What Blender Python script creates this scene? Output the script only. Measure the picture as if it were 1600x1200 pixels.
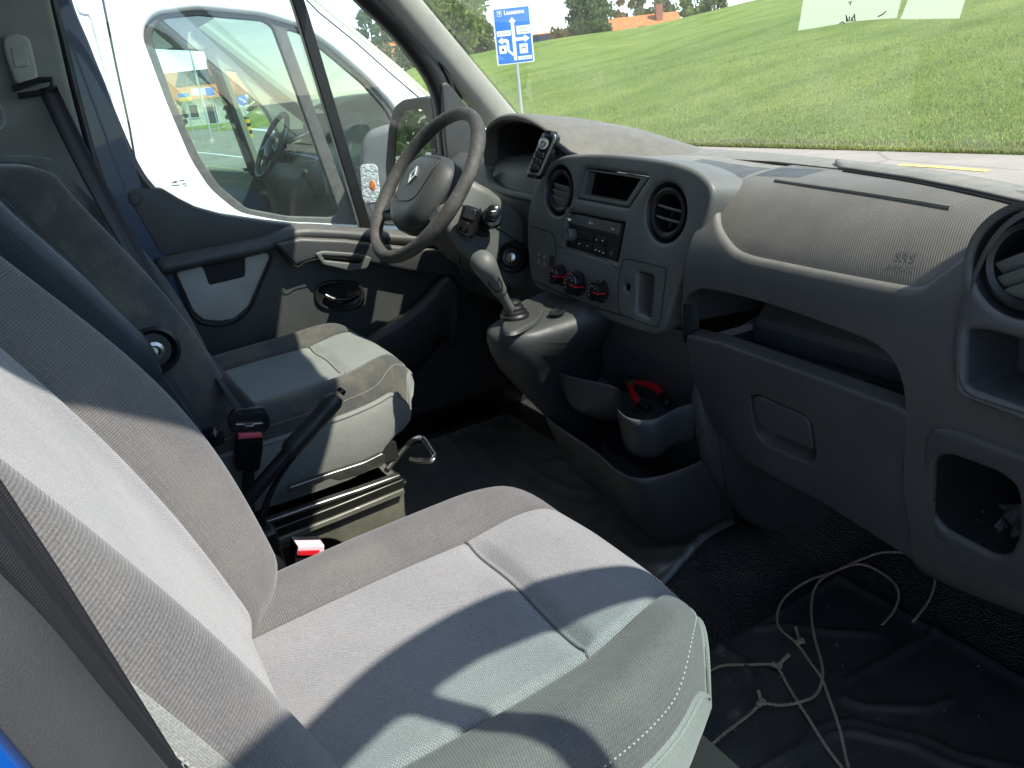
import bpy, bmesh, math, random
from mathutils import Vector, Matrix
random.seed(7)
for _o in list(bpy.data.objects):
    bpy.data.objects.remove(_o)
scene = bpy.context.scene
COL = scene.collection
R_ = math.radians

# ------------------------------------------------------------------ camera
# van axes: x to the van's right, y forward, z up; z = 0 is the cab floor
F_PX = 1180.0
ROLL, PITCH, YAW = R_(6.5), R_(22.2), R_(28.9)
CAM = Vector((1.17, 0.0, 1.02))
_h = Vector((-math.cos(YAW), math.sin(YAW), 0)); _r = Vector((math.sin(YAW), math.cos(YAW), 0)); _z = Vector((0, 0, 1))
FWD = _h * math.cos(PITCH) - _z * math.sin(PITCH)
_u = _h * math.sin(PITCH) + _z * math.cos(PITCH)
RGT = _r * math.cos(ROLL) - _u * math.sin(ROLL)
UPV = _u * math.cos(ROLL) + _r * math.sin(ROLL)
cd = bpy.data.cameras.new('camera'); cam = bpy.data.objects.new('camera', cd); COL.objects.link(cam)
cam.matrix_world = Matrix(((RGT.x, UPV.x, -FWD.x, CAM.x), (RGT.y, UPV.y, -FWD.y, CAM.y), (RGT.z, UPV.z, -FWD.z, CAM.z), (0, 0, 0, 1)))
cd.sensor_fit = 'HORIZONTAL'; cd.sensor_width = 36.0; cd.lens = 36.0 * F_PX / 1600.0
cd.clip_start = 0.02; cd.clip_end = 3000
scene.camera = cam

# ------------------------------------------------------------------ light
SUN = Vector((0.72, 0.38, 1.0)).normalized()          # towards the sun
w = bpy.data.worlds.new('World'); scene.world = w; w.use_nodes = True
nt = w.node_tree; nt.nodes.clear()
wo = nt.nodes.new('ShaderNodeOutputWorld'); bg = nt.nodes.new('ShaderNodeBackground')
sky = nt.nodes.new('ShaderNodeTexSky'); sky.sky_type = 'NISHITA'; sky.sun_disc = False
sky.sun_elevation = math.asin(SUN.z); sky.sun_rotation = math.atan2(SUN.x, SUN.y)
sky.air_density = 0.8; sky.dust_density = 0.15; sky.ozone_density = 1.3
tc = nt.nodes.new('ShaderNodeTexCoord'); mp = nt.nodes.new('ShaderNodeMapping'); mp.inputs['Scale'].default_value = (1.0, 1.0, 2.6); mp.inputs['Location'].default_value = (0.35, 0.9, 0.2)
nz = nt.nodes.new('ShaderNodeTexNoise'); nz.inputs['Scale'].default_value = 2.3; nz.inputs['Detail'].default_value = 9; nz.inputs['Roughness'].default_value = 0.62
cr = nt.nodes.new('ShaderNodeValToRGB'); cr.color_ramp.elements[0].position = 0.50; cr.color_ramp.elements[1].position = 0.74
mx = nt.nodes.new('ShaderNodeMix'); mx.data_type = 'RGBA'; mx.inputs['B'].default_value = (8.0, 8.3, 8.8, 1)
L = nt.links.new
L(tc.outputs['Generated'], mp.inputs['Vector']); L(mp.outputs[0], nz.inputs['Vector']); L(nz.outputs['Fac'], cr.inputs['Fac'])
L(cr.outputs['Color'], mx.inputs['Factor']); L(sky.outputs[0], mx.inputs['A']); L(mx.outputs['Result'], bg.inputs['Color'])
bg.inputs['Strength'].default_value = 0.15; L(bg.outputs[0], wo.inputs['Surface'])
sd = bpy.data.lights.new('sun', 'SUN'); sd.energy = 3.4; sd.angle = R_(0.53); sd.color = (1.0, 0.955, 0.88)
so = bpy.data.objects.new('sun', sd); COL.objects.link(so); so.rotation_euler = (-SUN).to_track_quat('-Z', 'Y').to_euler()
so.location = (8, 4, 12)
vs = scene.view_settings; vs.view_transform = 'Standard'; vs.look = 'None'; vs.exposure = 1.28; vs.gamma = 1.0; vs.use_curve_mapping = False
scene.render.engine = 'CYCLES'
scene.cycles.max_bounces = 10; scene.cycles.transparent_max_bounces = 24; scene.cycles.diffuse_bounces = 5; scene.cycles.caustics_reflective = False

# ------------------------------------------------------------------ survey helpers: photo point -> point of a named plane of the place
def ray(px, py):
    return FWD + RGT * ((px - 800) / F_PX) - UPV * ((py - 600) / F_PX)
def _ax(px, py, i, v):
    d = ray(px, py); return CAM + d * ((v - CAM[i]) / d[i])
def AX(px, py, v): return _ax(px, py, 0, v)
def AY(px, py, v): return _ax(px, py, 1, v)
def AZ(px, py, v): return _ax(px, py, 2, v)
def AP(px, py, o, n):
    d = ray(px, py); o = Vector(o); n = Vector(n); return CAM + d * ((o - CAM).dot(n) / d.dot(n))

# ------------------------------------------------------------------ object helpers
def props(o, label=None, cat=None, group=None, kind=None):
    if label: o['label'] = label
    if cat: o['category'] = cat
    if group: o['group'] = group
    if kind: o['kind'] = kind
    return o
def thing(name, loc, label, cat, group=None):
    e = bpy.data.objects.new(name, None); COL.objects.link(e); e.location = loc; e.empty_display_size = 0.05
    return props(e, label, cat, group)
def wloc(o):
    v = Vector((0, 0, 0))
    while o is not None:
        v += o.location; o = o.parent
    return v
def obj(name, verts, faces, mat, parent=None, smooth=True, sharp=35, uv=None, bevel=0, bseg=2, sub=0, solid=0, me=None, loc=None):
    """one mesh object; verts are in world coordinates"""
    if me is None:
        vs_ = [Vector(v) for v in verts]
        if parent is not None: o0 = wloc(parent)
        elif loc is not None: o0 = Vector(loc)
        else:
            o0 = Vector((sum(v.x for v in vs_) / len(vs_), sum(v.y for v in vs_) / len(vs_), min(v.z for v in vs_)))
        c = o0
        if parent is not None:
            c = Vector((sum(v.x for v in vs_), sum(v.y for v in vs_), sum(v.z for v in vs_))) / len(vs_)
        me = bpy.data.meshes.new(name)
        me.from_pydata([tuple(v - c) for v in vs_], [], faces)
        if uv is not None:
            ul = me.uv_layers.new(name='UVMap')
            for l in me.loops: ul.data[l.index].uv = uv[l.vertex_index]
        bm = bmesh.new(); bm.from_mesh(me); bmesh.ops.recalc_face_normals(bm, faces=bm.faces); bm.to_mesh(me); bm.free()
        me.update()
        pos = c - (wloc(parent) if parent is not None else Vector((0, 0, 0)))
    else:
        pos = Vector((0, 0, 0)) if loc is None else Vector(loc)
    if smooth:
        me.shade_smooth()
        if sharp: me.set_sharp_from_angle(angle=R_(sharp))
    me.materials.append(mat)
    o = bpy.data.objects.new(name, me); COL.objects.link(o); o.location = pos
    if parent is not None: o.parent = parent
    if solid:
        m = o.modifiers.new('solid', 'SOLIDIFY'); m.thickness = solid; m.offset = 0
    if bevel:
        m = o.modifiers.new('bevel', 'BEVEL'); m.width = bevel; m.segments = bseg; m.limit_method = 'ANGLE'; m.angle_limit = R_(30); m.harden_normals = False
        me.shade_smooth(); 
    if sub:
        m = o.modifiers.new('sub', 'SUBSURF'); m.levels = sub; m.render_levels = sub
    return o
def catmull(p, n=8, closed=False):
    p = [Vector(q) for q in p]; out = []
    N = len(p); rng = N if closed else N - 1
    for i in range(rng):
        if closed: a, b, c, d = p[(i - 1) % N], p[i], p[(i + 1) % N], p[(i + 2) % N]
        else: a, b, c, d = p[max(i - 1, 0)], p[i], p[i + 1], p[min(i + 2, N - 1)]
        for k in range(n):
            t = k / n
            out.append(0.5 * ((2 * b) + (c - a) * t + (2 * a - 5 * b + 4 * c - d) * t * t + (3 * b - a - 3 * c + d) * t ** 3))
    if not closed: out.append(p[-1])
    return out
def resample(p, n, closed=False):
    p = [Vector(q) for q in p]
    if closed: p = p + [p[0]]
    L_ = [0]
    for a, b in zip(p, p[1:]): L_.append(L_[-1] + (b - a).length)
    out = []; j = 0; m = n if closed else n - 1
    for i in range(n):
        s = L_[-1] * i / m
        while j < len(p) - 2 and L_[j + 1] < s: j += 1
        t = 0 if L_[j + 1] == L_[j] else (s - L_[j]) / (L_[j + 1] - L_[j])
        out.append(p[j].lerp(p[j + 1], min(max(t, 0), 1)))
    return out
def fillet(p, r, n=5):
    """round the corners of a closed polygon"""
    p = [Vector(q) for q in p]; N = len(p); out = []
    for i in range(N):
        a, b, c = p[i - 1], p[i], p[(i + 1) % N]
        rr = r[i] if isinstance(r, (list, tuple)) else r
        u = (a - b); v = (c - b); lu, lv = u.length, v.length
        if lu < 1e-9 or lv < 1e-9: continue
        k = min(rr, lu * 0.48, lv * 0.48)
        if k < 1e-6: out.append(b); continue
        A = b + u / lu * k; B = b + v / lv * k
        for j in range(n + 1):
            t = j / n; out.append((1 - t) ** 2 * A + 2 * t * (1 - t) * b + t * t * B)
    return out
def tube_geo(path, r, seg=8, closed=False, flat=1.0):
    path = [Vector(q) for q in path]; N = len(path); V_ = []; F_ = []
    t0 = (path[1] - path[0]).normalized()
    nrm = t0.orthogonal().normalized()
    for i in range(N):
        if closed: t = (path[(i + 1) % N] - path[i - 1]).normalized()
        else: t = (path[min(i + 1, N - 1)] - path[max(i - 1, 0)]).normalized()
        nrm = (nrm - t * nrm.dot(t)).normalized(); bn = t.cross(nrm)
        rr = r[i] if isinstance(r, (list, tuple)) else r
        for k in range(seg):
            a = 2 * math.pi * k / seg
            V_.append(path[i] + nrm * (math.cos(a) * rr) + bn * (math.sin(a) * rr * flat))
    M = N if closed else N - 1
    for i in range(M):
        for k in range(seg):
            a = i * seg + k; b = i * seg + (k + 1) % seg; j = (i + 1) % N
            F_.append((a, b, j * seg + (k + 1) % seg, j * seg + k))
    if not closed:
        F_.append(tuple(range(seg))[::-1]); F_.append(tuple((N - 1) * seg + k for k in range(seg)))
    return V_, F_
def tube(name, path, r, mat, parent=None, seg=8, closed=False, **kw):
    V_, F_ = tube_geo(path, r, seg, closed); return obj(name, V_, F_, mat, parent, **kw)
def loft_geo(rings, ring_closed=True, cap0=True, cap1=True):
    n = len(rings[0]); V_ = [q for rg in rings for q in rg]; F_ = []
    for i in range(len(rings) - 1):
        for k in range(n if ring_closed else n - 1):
            a = i * n + k; b = i * n + (k + 1) % n
            F_.append((a, b, b + n, a + n))
    if ring_closed and cap0: F_.append(tuple(range(n))[::-1])
    if ring_closed and cap1: F_.append(tuple((len(rings) - 1) * n + k for k in range(n)))
    return V_, F_
def loft(name, rings, mat, parent=None, ring_closed=True, cap0=True, cap1=True, **kw):
    V_, F_ = loft_geo(rings, ring_closed, cap0, cap1); return obj(name, V_, F_, mat, parent, **kw)
def grid(name, P, mat, parent=None, uv=None, **kw):
    """P[i][j] -> sheet"""
    n, m = len(P), len(P[0]); V_ = [q for row in P for q in row]
    F_ = [(i * m + j, i * m + j + 1, (i + 1) * m + j + 1, (i + 1) * m + j) for i in range(n - 1) for j in range(m - 1)]
    return obj(name, V_, F_, mat, parent, uv=[q for row in uv for q in row] if uv else None, **kw)
def box_geo(c, half, ax=None):
    c = Vector(c); A = ax or (Vector((1, 0, 0)), Vector((0, 1, 0)), Vector((0, 0, 1)))
    V_ = [c + A[0] * (half[0] * sx) + A[1] * (half[1] * sy) + A[2] * (half[2] * sz) for sx in (-1, 1) for sy in (-1, 1) for sz in (-1, 1)]
    F_ = [(0, 1, 3, 2), (4, 6, 7, 5), (0, 4, 5, 1), (2, 3, 7, 6), (0, 2, 6, 4), (1, 5, 7, 3)]
    return V_, F_
def box(name, c, half, mat, parent=None, ax=None, **kw):
    V_, F_ = box_geo(c, half, ax); return obj(name, V_, F_, mat, parent, **kw)
def join_geo(*gs):
    V_ = []; F_ = []
    for v, f in gs:
        k = len(V_); V_ += list(v); F_ += [tuple(i + k for i in q) for q in f]
    return V_, F_
def frame(n, up=(0, 0, 1)):
    n = Vector(n).normalized(); up = Vector(up); u = up.cross(n)
    u = -u if False else u.normalized(); v = n.cross(u).normalized(); return u, v, n      # u right, v up, n towards viewer
def lathe(name, prof, o, n, mat, parent=None, seg=24, up=(0, 0, 1), sx=1.0, **kw):
    u, v, n = frame(n, up); o = Vector(o); rings = []
    for r, h in prof:
        rings.append([o + n * h + u * (r * sx * math.cos(2 * math.pi * k / seg)) + v * (r * math.sin(2 * math.pi * k / seg)) for k in range(seg)])
    return loft(name, rings, mat, parent, **kw)
from mathutils.geometry import delaunay_2d_cdt
def _clean(r):
    out = []
    for p in r:
        p = Vector((p[0], p[1]))
        if not out or (p - out[-1]).length > 2e-5: out.append(p)
    if (out[0] - out[-1]).length < 2e-5: out.pop()
    return out
def _area(r): return 0.5 * sum(r[i - 1].x * r[i].y - r[i].x * r[i - 1].y for i in range(len(r)))
def _inset(r, d):
    out = []; n = len(r)
    for i in range(n):
        e0 = (r[i] - r[i - 1]).normalized(); e1 = (r[(i + 1) % n] - r[i]).normalized()
        n0 = Vector((-e0.y, e0.x)); n1 = Vector((-e1.y, e1.x)); m = n0 + n1
        if m.length < 1e-6: m = n0
        m.normalize(); k = max(m.dot(n0), 0.45); out.append(r[i] + m * (d / k))
    return out
def _inside(p, r):
    c = False
    for i in range(len(r)):
        a, b = r[i], r[i - 1]
        if (a.y > p.y) != (b.y > p.y) and p.x < (b.x - a.x) * (p.y - a.y) / (b.y - a.y) + a.x: c = not c
    return c
def plate_mesh(outer, holes, thick, bev, res=2):
    rings = [_clean(outer)] + [_clean(h) for h in holes]
    for i, r in enumerate(rings):
        if (_area(r) > 0) != (i == 0): rings[i] = r[::-1]
    bm = bmesh.new(); caps = []
    n = res + 2
    steps = [(bev * (1 - math.sin(math.pi / 2 * k / n)), thick / 2 - bev * (1 - math.cos(math.pi / 2 * k / n))) for k in range(n + 1)] + [(0.0, -thick / 2)]
    for r in rings:
        prev = None
        for j, (ins, z) in enumerate(steps):
            q = _inset(r, ins) if ins > 0 else r
            cur = [bm.verts.new((p.x, p.y, z)) for p in q]
            if j == 0: caps.append(q)
            if prev:
                for k in range(len(cur)):
                    k2 = (k + 1) % len(cur); bm.faces.new((prev[k], prev[k2], cur[k2], cur[k]))
            prev = cur
    for cr_s, z in ((caps, thick / 2), (rings, -thick / 2)):
        vs2 = []; ed = []
        for r in cr_s:
            k0 = len(vs2); vs2 += r; ed += [(k0 + i, k0 + (i + 1) % len(r)) for i in range(len(r))]
        vo, eo, fo, *_r = delaunay_2d_cdt(vs2, ed, [], 0, 1e-6)
        bv = [bm.verts.new((p.x, p.y, z)) for p in vo]
        for f in fo:
            c = (vo[f[0]] + vo[f[1]] + vo[f[2]]) / 3
            if _inside(c, cr_s[0]) and not any(_inside(c, h) for h in cr_s[1:]): bm.faces.new([bv[i] for i in f])
    bmesh.ops.remove_doubles(bm, verts=bm.verts, dist=1e-5)
    bmesh.ops.recalc_face_normals(bm, faces=bm.faces)
    bmesh.ops.delete(bm, geom=[v for v in bm.verts if not v.link_faces], context='VERTS')
    me = bpy.data.meshes.new('plate'); bm.to_mesh(me); bm.free(); return me
def plate(name, pts, holes, n, thick, mat, parent=None, bev=0.004, up=(0, 0, 1), rad=0.0, hrad=0.0, res=2, sink=0.0):
    """flat panel with holes from 3D outline points (coplanar, facing n); front face on the outline plane"""
    u, v, n = frame(n, up); pts = [Vector(p) for p in pts]; o = sum(pts, Vector()) / len(pts)
    to2 = lambda P: [Vector(((p - o).dot(u), (p - o).dot(v), 0)) for p in P]
    A = to2(pts); A = fillet(A, rad) if rad else A
    H = []
    for hh in holes:
        q = to2([Vector(p) for p in hh]); H.append(fillet(q, hrad) if hrad else q)
    me = plate_mesh(A, H, thick, bev, res)
    M = Matrix(((u.x, v.x, n.x, 0), (u.y, v.y, n.y, 0), (u.z, v.z, n.z, 0), (0, 0, 0, 1)))
    me.transform(M)
    loc = o - n * (thick / 2 + sink) - (wloc(parent) if parent is not None else Vector())
    return obj(name, None, None, mat, parent, me=me, loc=loc, sharp=40)
def cup(name, pts, n, depth, mat, parent=None, scale=0.85, rad=0.0, up=(0, 0, 1), front=0.0, shift=(0, 0, 0)):
    """open pocket running back from an outline"""
    u, v, n = frame(n, up); pts = [Vector(p) for p in pts]
    if rad: pts = fillet(pts, rad)
    c = sum(pts, Vector()) / len(pts); rings = []
    for t in (0, 0.12, 1.0):
        s = 1 + (scale - 1) * t
        rings.append([c + (p - c) * s - n * (depth * t - front) + Vector(shift) * t for p in pts])
    return loft(name, rings, mat, parent, cap0=False, cap1=True)
def ring_pts(o, n, r, seg=28, up=(0, 0, 1), sx=1.0):
    u, v, n = frame(n, up); o = Vector(o)
    return [o + u * (r * sx * math.cos(2 * math.pi * k / seg)) + v * (r * math.sin(2 * math.pi * k / seg)) for k in range(seg)]
def text_obj(name, s, size, o, u, v, mat, parent, depth=0.0004, align='CENTER', bold=0.0):
    cu = bpy.data.curves.new('tmp', 'FONT'); cu.body = s; cu.size = size; cu.align_x = align; cu.align_y = 'CENTER'; cu.extrude = depth; cu.offset = bold; cu.resolution_u = 3
    t = bpy.data.objects.new('tmp', cu); me = bpy.data.meshes.new_from_object(t); bpy.data.objects.remove(t); bpy.data.curves.remove(cu)
    u = Vector(u).normalized(); v = Vector(v).normalized(); n = u.cross(v)
    me.transform(Matrix(((u.x, v.x, n.x, 0), (u.y, v.y, n.y, 0), (u.z, v.z, n.z, 0), (0, 0, 0, 1))))
    return obj(name, None, None, mat, parent, me=me, loc=Vector(o) - (wloc(parent) if parent else Vector()), smooth=False)
def strip(path, wv, t, up=None):
    """ribbon geometry: path, list of half-width vectors, thickness along given normals"""
    rings = []
    for i, p in enumerate(path):
        p = Vector(p); hw = Vector(wv[i]); tg = (Vector(path[min(i + 1, len(path) - 1)]) - Vector(path[max(i - 1, 0)])).normalized()
        nn = tg.cross(hw).normalized() * t
        rings.append([p - hw - nn, p + hw - nn, p + hw + nn, p - hw + nn])
    return loft_geo(rings)

# ------------------------------------------------------------------ materials
MATS = {}
class NT:
    def __init__(s, name):
        s.m = bpy.data.materials.new(name); s.m.use_nodes = True; s.t = s.m.node_tree; s.t.nodes.clear()
        s.out = s.n('OutputMaterial')
    def n(s, typ, **kw):
        q = s.t.nodes.new('ShaderNode' + typ)
        for k, v in kw.items(): setattr(q, k, v)
        return q
    def l(s, a, b): s.t.links.new(a, b)
    def coord(s, scale=1.0, kind='Object'):
        c = s.n('TexCoord'); m = s.n('Mapping'); m.inputs['Scale'].default_value = (scale,) * 3 if not isinstance(scale, tuple) else scale
        s.l(c.outputs[kind], m.inputs['Vector']); return m.outputs[0]
    def noise(s, vec, scale, detail=4, rough=0.55):
        q = s.n('TexNoise'); q.inputs['Scale'].default_value = scale; q.inputs['Detail'].default_value = detail; q.inputs['Roughness'].default_value = rough
        s.l(vec, q.inputs['Vector']); return q.outputs['Fac']
    def ramp(s, fac, stops):
        q = s.n('ValToRGB'); e = q.color_ramp.elements
        while len(e) < len(stops): e.new(0.5)
        for a, (p, c) in zip(e, stops): a.position = p; a.color = c if len(c) == 4 else tuple(c) + (1,)
        s.l(fac, q.inputs['Fac']); return q.outputs['Color']
    def mix(s, fac, a, b, bt='MIX'):
        q = s.n('Mix', data_type='RGBA', blend_type=bt)
        for i, x in (('Factor', fac), ('A', a), ('B', b)):
            if isinstance(x, (int, float)): q.inputs[i].default_value = x
            elif isinstance(x, tuple): q.inputs[i].default_value = x if len(x) == 4 else x + (1,)
            else: s.l(x, q.inputs[i])
        return q.outputs['Result']
    def math(s, op, a, b=0.0):
        q = s.n('Math', operation=op)
        for i, x in enumerate((a, b)):
            if isinstance(x, (int, float)): q.inputs[i].default_value = x
            else: s.l(x, q.inputs[i])
        return q.outputs[0]
    def bump(s, h, strength=0.3, dist=0.001, nrm=None):
        q = s.n('Bump'); q.inputs['Strength'].default_value = strength; q.inputs['Distance'].default_value = dist
        s.l(h, q.inputs['Height'])
        if nrm is not None: s.l(nrm, q.inputs['Normal'])
        return q.outputs[0]
    def bsdf(s, color, rough=0.5, nrm=None, metal=0.0, spec=0.5, coat=0.0):
        b = s.n('BsdfPrincipled')
        for i, x in (('Base Color', color), ('Roughness', rough), ('Metallic', metal), ('Specular IOR Level', spec), ('Coat Weight', coat)):
            if isinstance(x, (int, float)): b.inputs[i].default_value = x
            elif isinstance(x, tuple): b.inputs[i].default_value = x if len(x) == 4 else x + (1,)
            else: s.l(x, b.inputs[i])
        if nrm is not None: s.l(nrm, b.inputs['Normal'])
        s.l(b.outputs[0], s.out.inputs['Surface']); return b
def plain(name, color, rough=0.5, metal=0.0, coat=0.0, spec=0.5, grain=0, gs=0.15, var=0.0, vscale=12):
    t = NT(name); vec = t.coord(); c = tuple(color)
    col = c
    if var:
        f = t.noise(vec, vscale, 6, 0.6)
        col = t.ramp(f, [(0.3, tuple(x * (1 - var) for x in c)), (0.7, tuple(min(1, x * (1 + var)) for x in c))])
    nr = None
    if grain: nr = t.bump(t.noise(vec, grain, 2, 0.5), gs, 0.001)
    t.bsdf(col, rough, nr, metal, spec, coat); MATS[name] = t.m; return t.m
def plastic(name, color, rough=0.55, grain=900, gs=0.35, dust=0.0, dustc=(0.30, 0.27, 0.23), specks=0.0):
    """moulded cab plastic: fine grain, handling marks, settled dust on upward faces, pale specks"""
    t = NT(name); vec = t.coord(); c = tuple(color)
    big = t.noise(vec, 9, 5, 0.6)
    col = t.ramp(big, [(0.3, tuple(x * 0.85 for x in c)), (0.72, tuple(x * 1.16 for x in c))])
    if dust:
        g = t.n('NewGeometry'); sx = t.n('SeparateXYZ'); t.l(g.outputs['Normal'], sx.inputs[0])
        upw = t.ramp(sx.outputs['Z'], [(0.15, (0, 0, 0)), (0.95, (1, 1, 1))])
        pat = t.ramp(t.noise(vec, 40, 8, 0.75), [(0.25, (0.45,) * 3), (0.75, (1.0,) * 3)])
        f = t.mix(1.0, upw, pat, 'MULTIPLY'); f = t.mix(1.0, f, (dust, dust, dust), 'MULTIPLY')
        col = t.mix(f, col, dustc)
    if specks:
        v = t.n('TexVoronoi'); v.inputs['Scale'].default_value = 160; t.l(vec, v.inputs['Vector'])
        sp = t.ramp(v.outputs['Distance'], [(0.06, (1, 1, 1)), (0.13, (0, 0, 0))])
        k = t.ramp(t.noise(vec, 14, 4, 0.7), [(0.5, (0, 0, 0)), (0.7, (1, 1, 1))])
        col = t.mix(t.mix(1.0, t.mix(1.0, sp, k, 'MULTIPLY'), (specks,) * 3, 'MULTIPLY'), col, (0.42, 0.39, 0.34))
    sc = t.ramp(t.noise(t.coord((9, 70, 40)), 3.0, 7, 0.75), [(0.60, (0, 0, 0)), (0.78, (0.32,) * 3)])      # scuffs and wipe marks
    col = t.mix(sc, col, tuple(min(1, x * 1.9 + 0.02) for x in c))
    rg = t.ramp(t.noise(vec, 22, 5, 0.6), [(0.3, (rough * 0.85,) * 3), (0.7, (min(1, rough * 1.15),) * 3)])
    nr = t.bump(t.noise(vec, grain, 2, 0.5), gs, 0.0008)
    t.bsdf(col, rg, nr, 0, 0.45); MATS[name] = t.m; return t.m
def glass(name, tint, refl=1.0, film=0.0, filmc=(0.75, 0.8, 0.7)):
    """thin pane: tinted transmission, Fresnel mirror, a light dusty film"""
    t = NT(name); tr = t.n('BsdfTransparent'); tr.inputs['Color'].default_value = tuple(tint) + (1,)
    gl = t.n('BsdfGlossy'); gl.inputs['Roughness'].default_value = 0.0; gl.inputs['Color'].default_value = (1, 1, 1, 1)
    g = t.n('NewGeometry'); dt = t.n('VectorMath', operation='DOT_PRODUCT'); t.l(g.outputs['Incoming'], dt.inputs[0]); t.l(g.outputs['Normal'], dt.inputs[1])
    c1 = t.math('SUBTRACT', 1.0, t.math('ABSOLUTE', dt.outputs['Value']))        # Schlick, the same from either face
    fac = t.math('MULTIPLY', t.math('ADD', t.math('MULTIPLY', t.math('POWER', c1, 5.0), 0.92), 0.08), refl)
    m = t.n('MixShader'); t.l(fac, m.inputs[0]); t.l(tr.outputs[0], m.inputs[1]); t.l(gl.outputs[0], m.inputs[2])
    last = m.outputs[0]
    if film:
        df = t.n('BsdfDiffuse'); df.inputs['Color'].default_value = tuple(filmc) + (1,)
        tl = t.n('BsdfTranslucent'); tl.inputs['Color'].default_value = tuple(filmc) + (1,)
        a = t.n('AddShader'); t.l(df.outputs[0], a.inputs[0]); t.l(tl.outputs[0], a.inputs[1])
        vec = t.coord()
        f = t.ramp(t.noise(vec, 5, 8, 0.7), [(0.3, (film * 0.3,) * 3), (0.75, (film * 1.9,) * 3)])
        m2 = t.n('MixShader'); t.l(f, m2.inputs[0]); t.l(last, m2.inputs[1]); t.l(a.outputs[0], m2.inputs[2]); last = m2.outputs[0]
    t.l(last, t.out.inputs['Surface']); MATS[name] = t.m; return t.m
def fabric(name, color, scale=420, contrast=0.35, rough=0.92, bump=0.6, ribs=False, dirt=(0.30, 0.25, 0.17), dirtamt=0.0, fleck=0.25):
    """woven seat cloth in UV metres: crossing threads with relief, flecks and worn dusty patches"""
    t = NT(name); c = t.n('TexCoord'); sx = t.n('SeparateXYZ'); t.l(c.outputs['UV'], sx.inputs[0])
    k = scale * math.pi
    su = t.math('SINE', t.math('MULTIPLY', sx.outputs['X'], k)); sv = t.math('SINE', t.math('MULTIPLY', sx.outputs['Y'], k))
    if ribs: hgt = t.math('MULTIPLY', t.math('ADD', t.math('MULTIPLY', su, 0.25), sv), 0.5)
    else: hgt = t.math('MULTIPLY', su, sv)
    h01 = t.math('ADD', t.math('MULTIPLY', hgt, 0.5), 0.5)
    vec = t.coord(); col = tuple(color)
    fl = t.noise(vec, 700, 2, 0.6)
    base = t.ramp(fl, [(0.3, tuple(x * (1 - fleck) for x in col)), (0.7, tuple(min(1, x * (1 + fleck)) for x in col))])
    base = t.mix(1.0, base, t.ramp(h01, [(0.0, (1 - contrast,) * 3), (1.0, (1.0,) * 3)]), 'MULTIPLY')
    blot = t.noise(vec, 7, 6, 0.65)
    base = t.mix(1.0, base, t.ramp(blot, [(0.3, (0.88,) * 3), (0.7, (1.08,) * 3)]), 'MULTIPLY')
    if dirtamt:
        d = t.ramp(t.noise(vec, 11, 7, 0.7), [(0.46, (0, 0, 0)), (0.72, (dirtamt,) * 3)]); base = t.mix(d, base, dirt)
    hh = t.math('ADD', h01, t.math('MULTIPLY', fl, 0.6))
    sag = t.bump(t.noise(vec, 16, 3, 0.5), 0.55, 0.006)                       # slack and pressed-in creases
    b = t.bsdf(base, rough, t.bump(hh, bump, 0.0006, sag), 0, 0.2)
    b.inputs['Sheen Weight'].default_value = 0.25; b.inputs['Sheen Roughness'].default_value = 0.5
    MATS[name] = t.m; return t.m

M_DASH = plastic('dash_plastic', (0.060, 0.063, 0.063), 0.5, dust=0.55, specks=0.25)
M_DASHLOW = plastic('lower_dash_plastic', (0.053, 0.058, 0.062), 0.48, dust=0.25)
M_STACK = plastic('centre_stack_plastic', (0.098, 0.103, 0.098), 0.45, dust=0.3, specks=0.15)
M_BLACK = plastic('black_plastic', (0.012, 0.012, 0.013), 0.4, gs=0.2)
M_GLOSSBLK = plain('gloss_black', (0.010, 0.010, 0.011), 0.18)
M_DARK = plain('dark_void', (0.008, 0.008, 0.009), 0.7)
M_GREYTRIM = plastic('grey_door_plate', (0.36, 0.35, 0.315), 0.45, gs=0.25)
M_PILLAR = plastic('pillar_trim', (0.34, 0.335, 0.30), 0.6, gs=0.25)
M_RUBBER = plastic('rubber_seal', (0.016, 0.016, 0.017), 0.45, gs=0.15)
M_SEALGREY = plastic('dusty_seal', (0.040, 0.040, 0.041), 0.5, gs=0.3)
M_CHROME = plain('brushed_steel', (0.55, 0.54, 0.50), 0.32, 1.0, grain=300, gs=0.1)
M_REDP = plain('red_plastic', (0.55, 0.012, 0.02), 0.3)
M_WHITEP = plain('white_print', (0.75, 0.75, 0.73), 0.5)
M_BLUE = plain('blue_body_paint', (0.004, 0.075, 0.33), 0.25, coat=0.7)
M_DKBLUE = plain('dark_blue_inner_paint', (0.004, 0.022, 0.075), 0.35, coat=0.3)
M_WHITE = plain('white_body_paint', (0.74, 0.74, 0.71), 0.25, coat=0.6, var=0.05, vscale=5)

# ================================================================== the van's own cab shell
t_ = NT('floor_rubber'); _v = t_.coord()
_vo = t_.n('TexVoronoi'); _vo.inputs['Scale'].default_value = 230; t_.l(_v, _vo.inputs['Vector'])
_d = t_.ramp(t_.noise(_v, 6, 8, 0.75), [(0.42, (0.022, 0.024, 0.027)), (0.62, (0.042, 0.040, 0.035)), (0.85, (0.14, 0.12, 0.09))])
t_.bsdf(_d, 0.5, t_.bump(_vo.outputs['Distance'], 1.0, 0.003), 0, 0.5); M_FLOOR = t_.m
t_ = NT('mat_rubber'); _v = t_.coord()
_d = t_.ramp(t_.noise(_v, 5, 10, 0.78), [(0.40, (0.036, 0.039, 0.044)), (0.62, (0.070, 0.067, 0.062)), (0.90, (0.24, 0.21, 0.16))])
_sc = t_.ramp(t_.noise(t_.coord((3, 60, 3)), 2.2, 6, 0.7), [(0.60, (0, 0, 0)), (0.78, (0.35,) * 3)])
_d = t_.mix(_sc, _d, (0.13, 0.12, 0.10))
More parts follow.
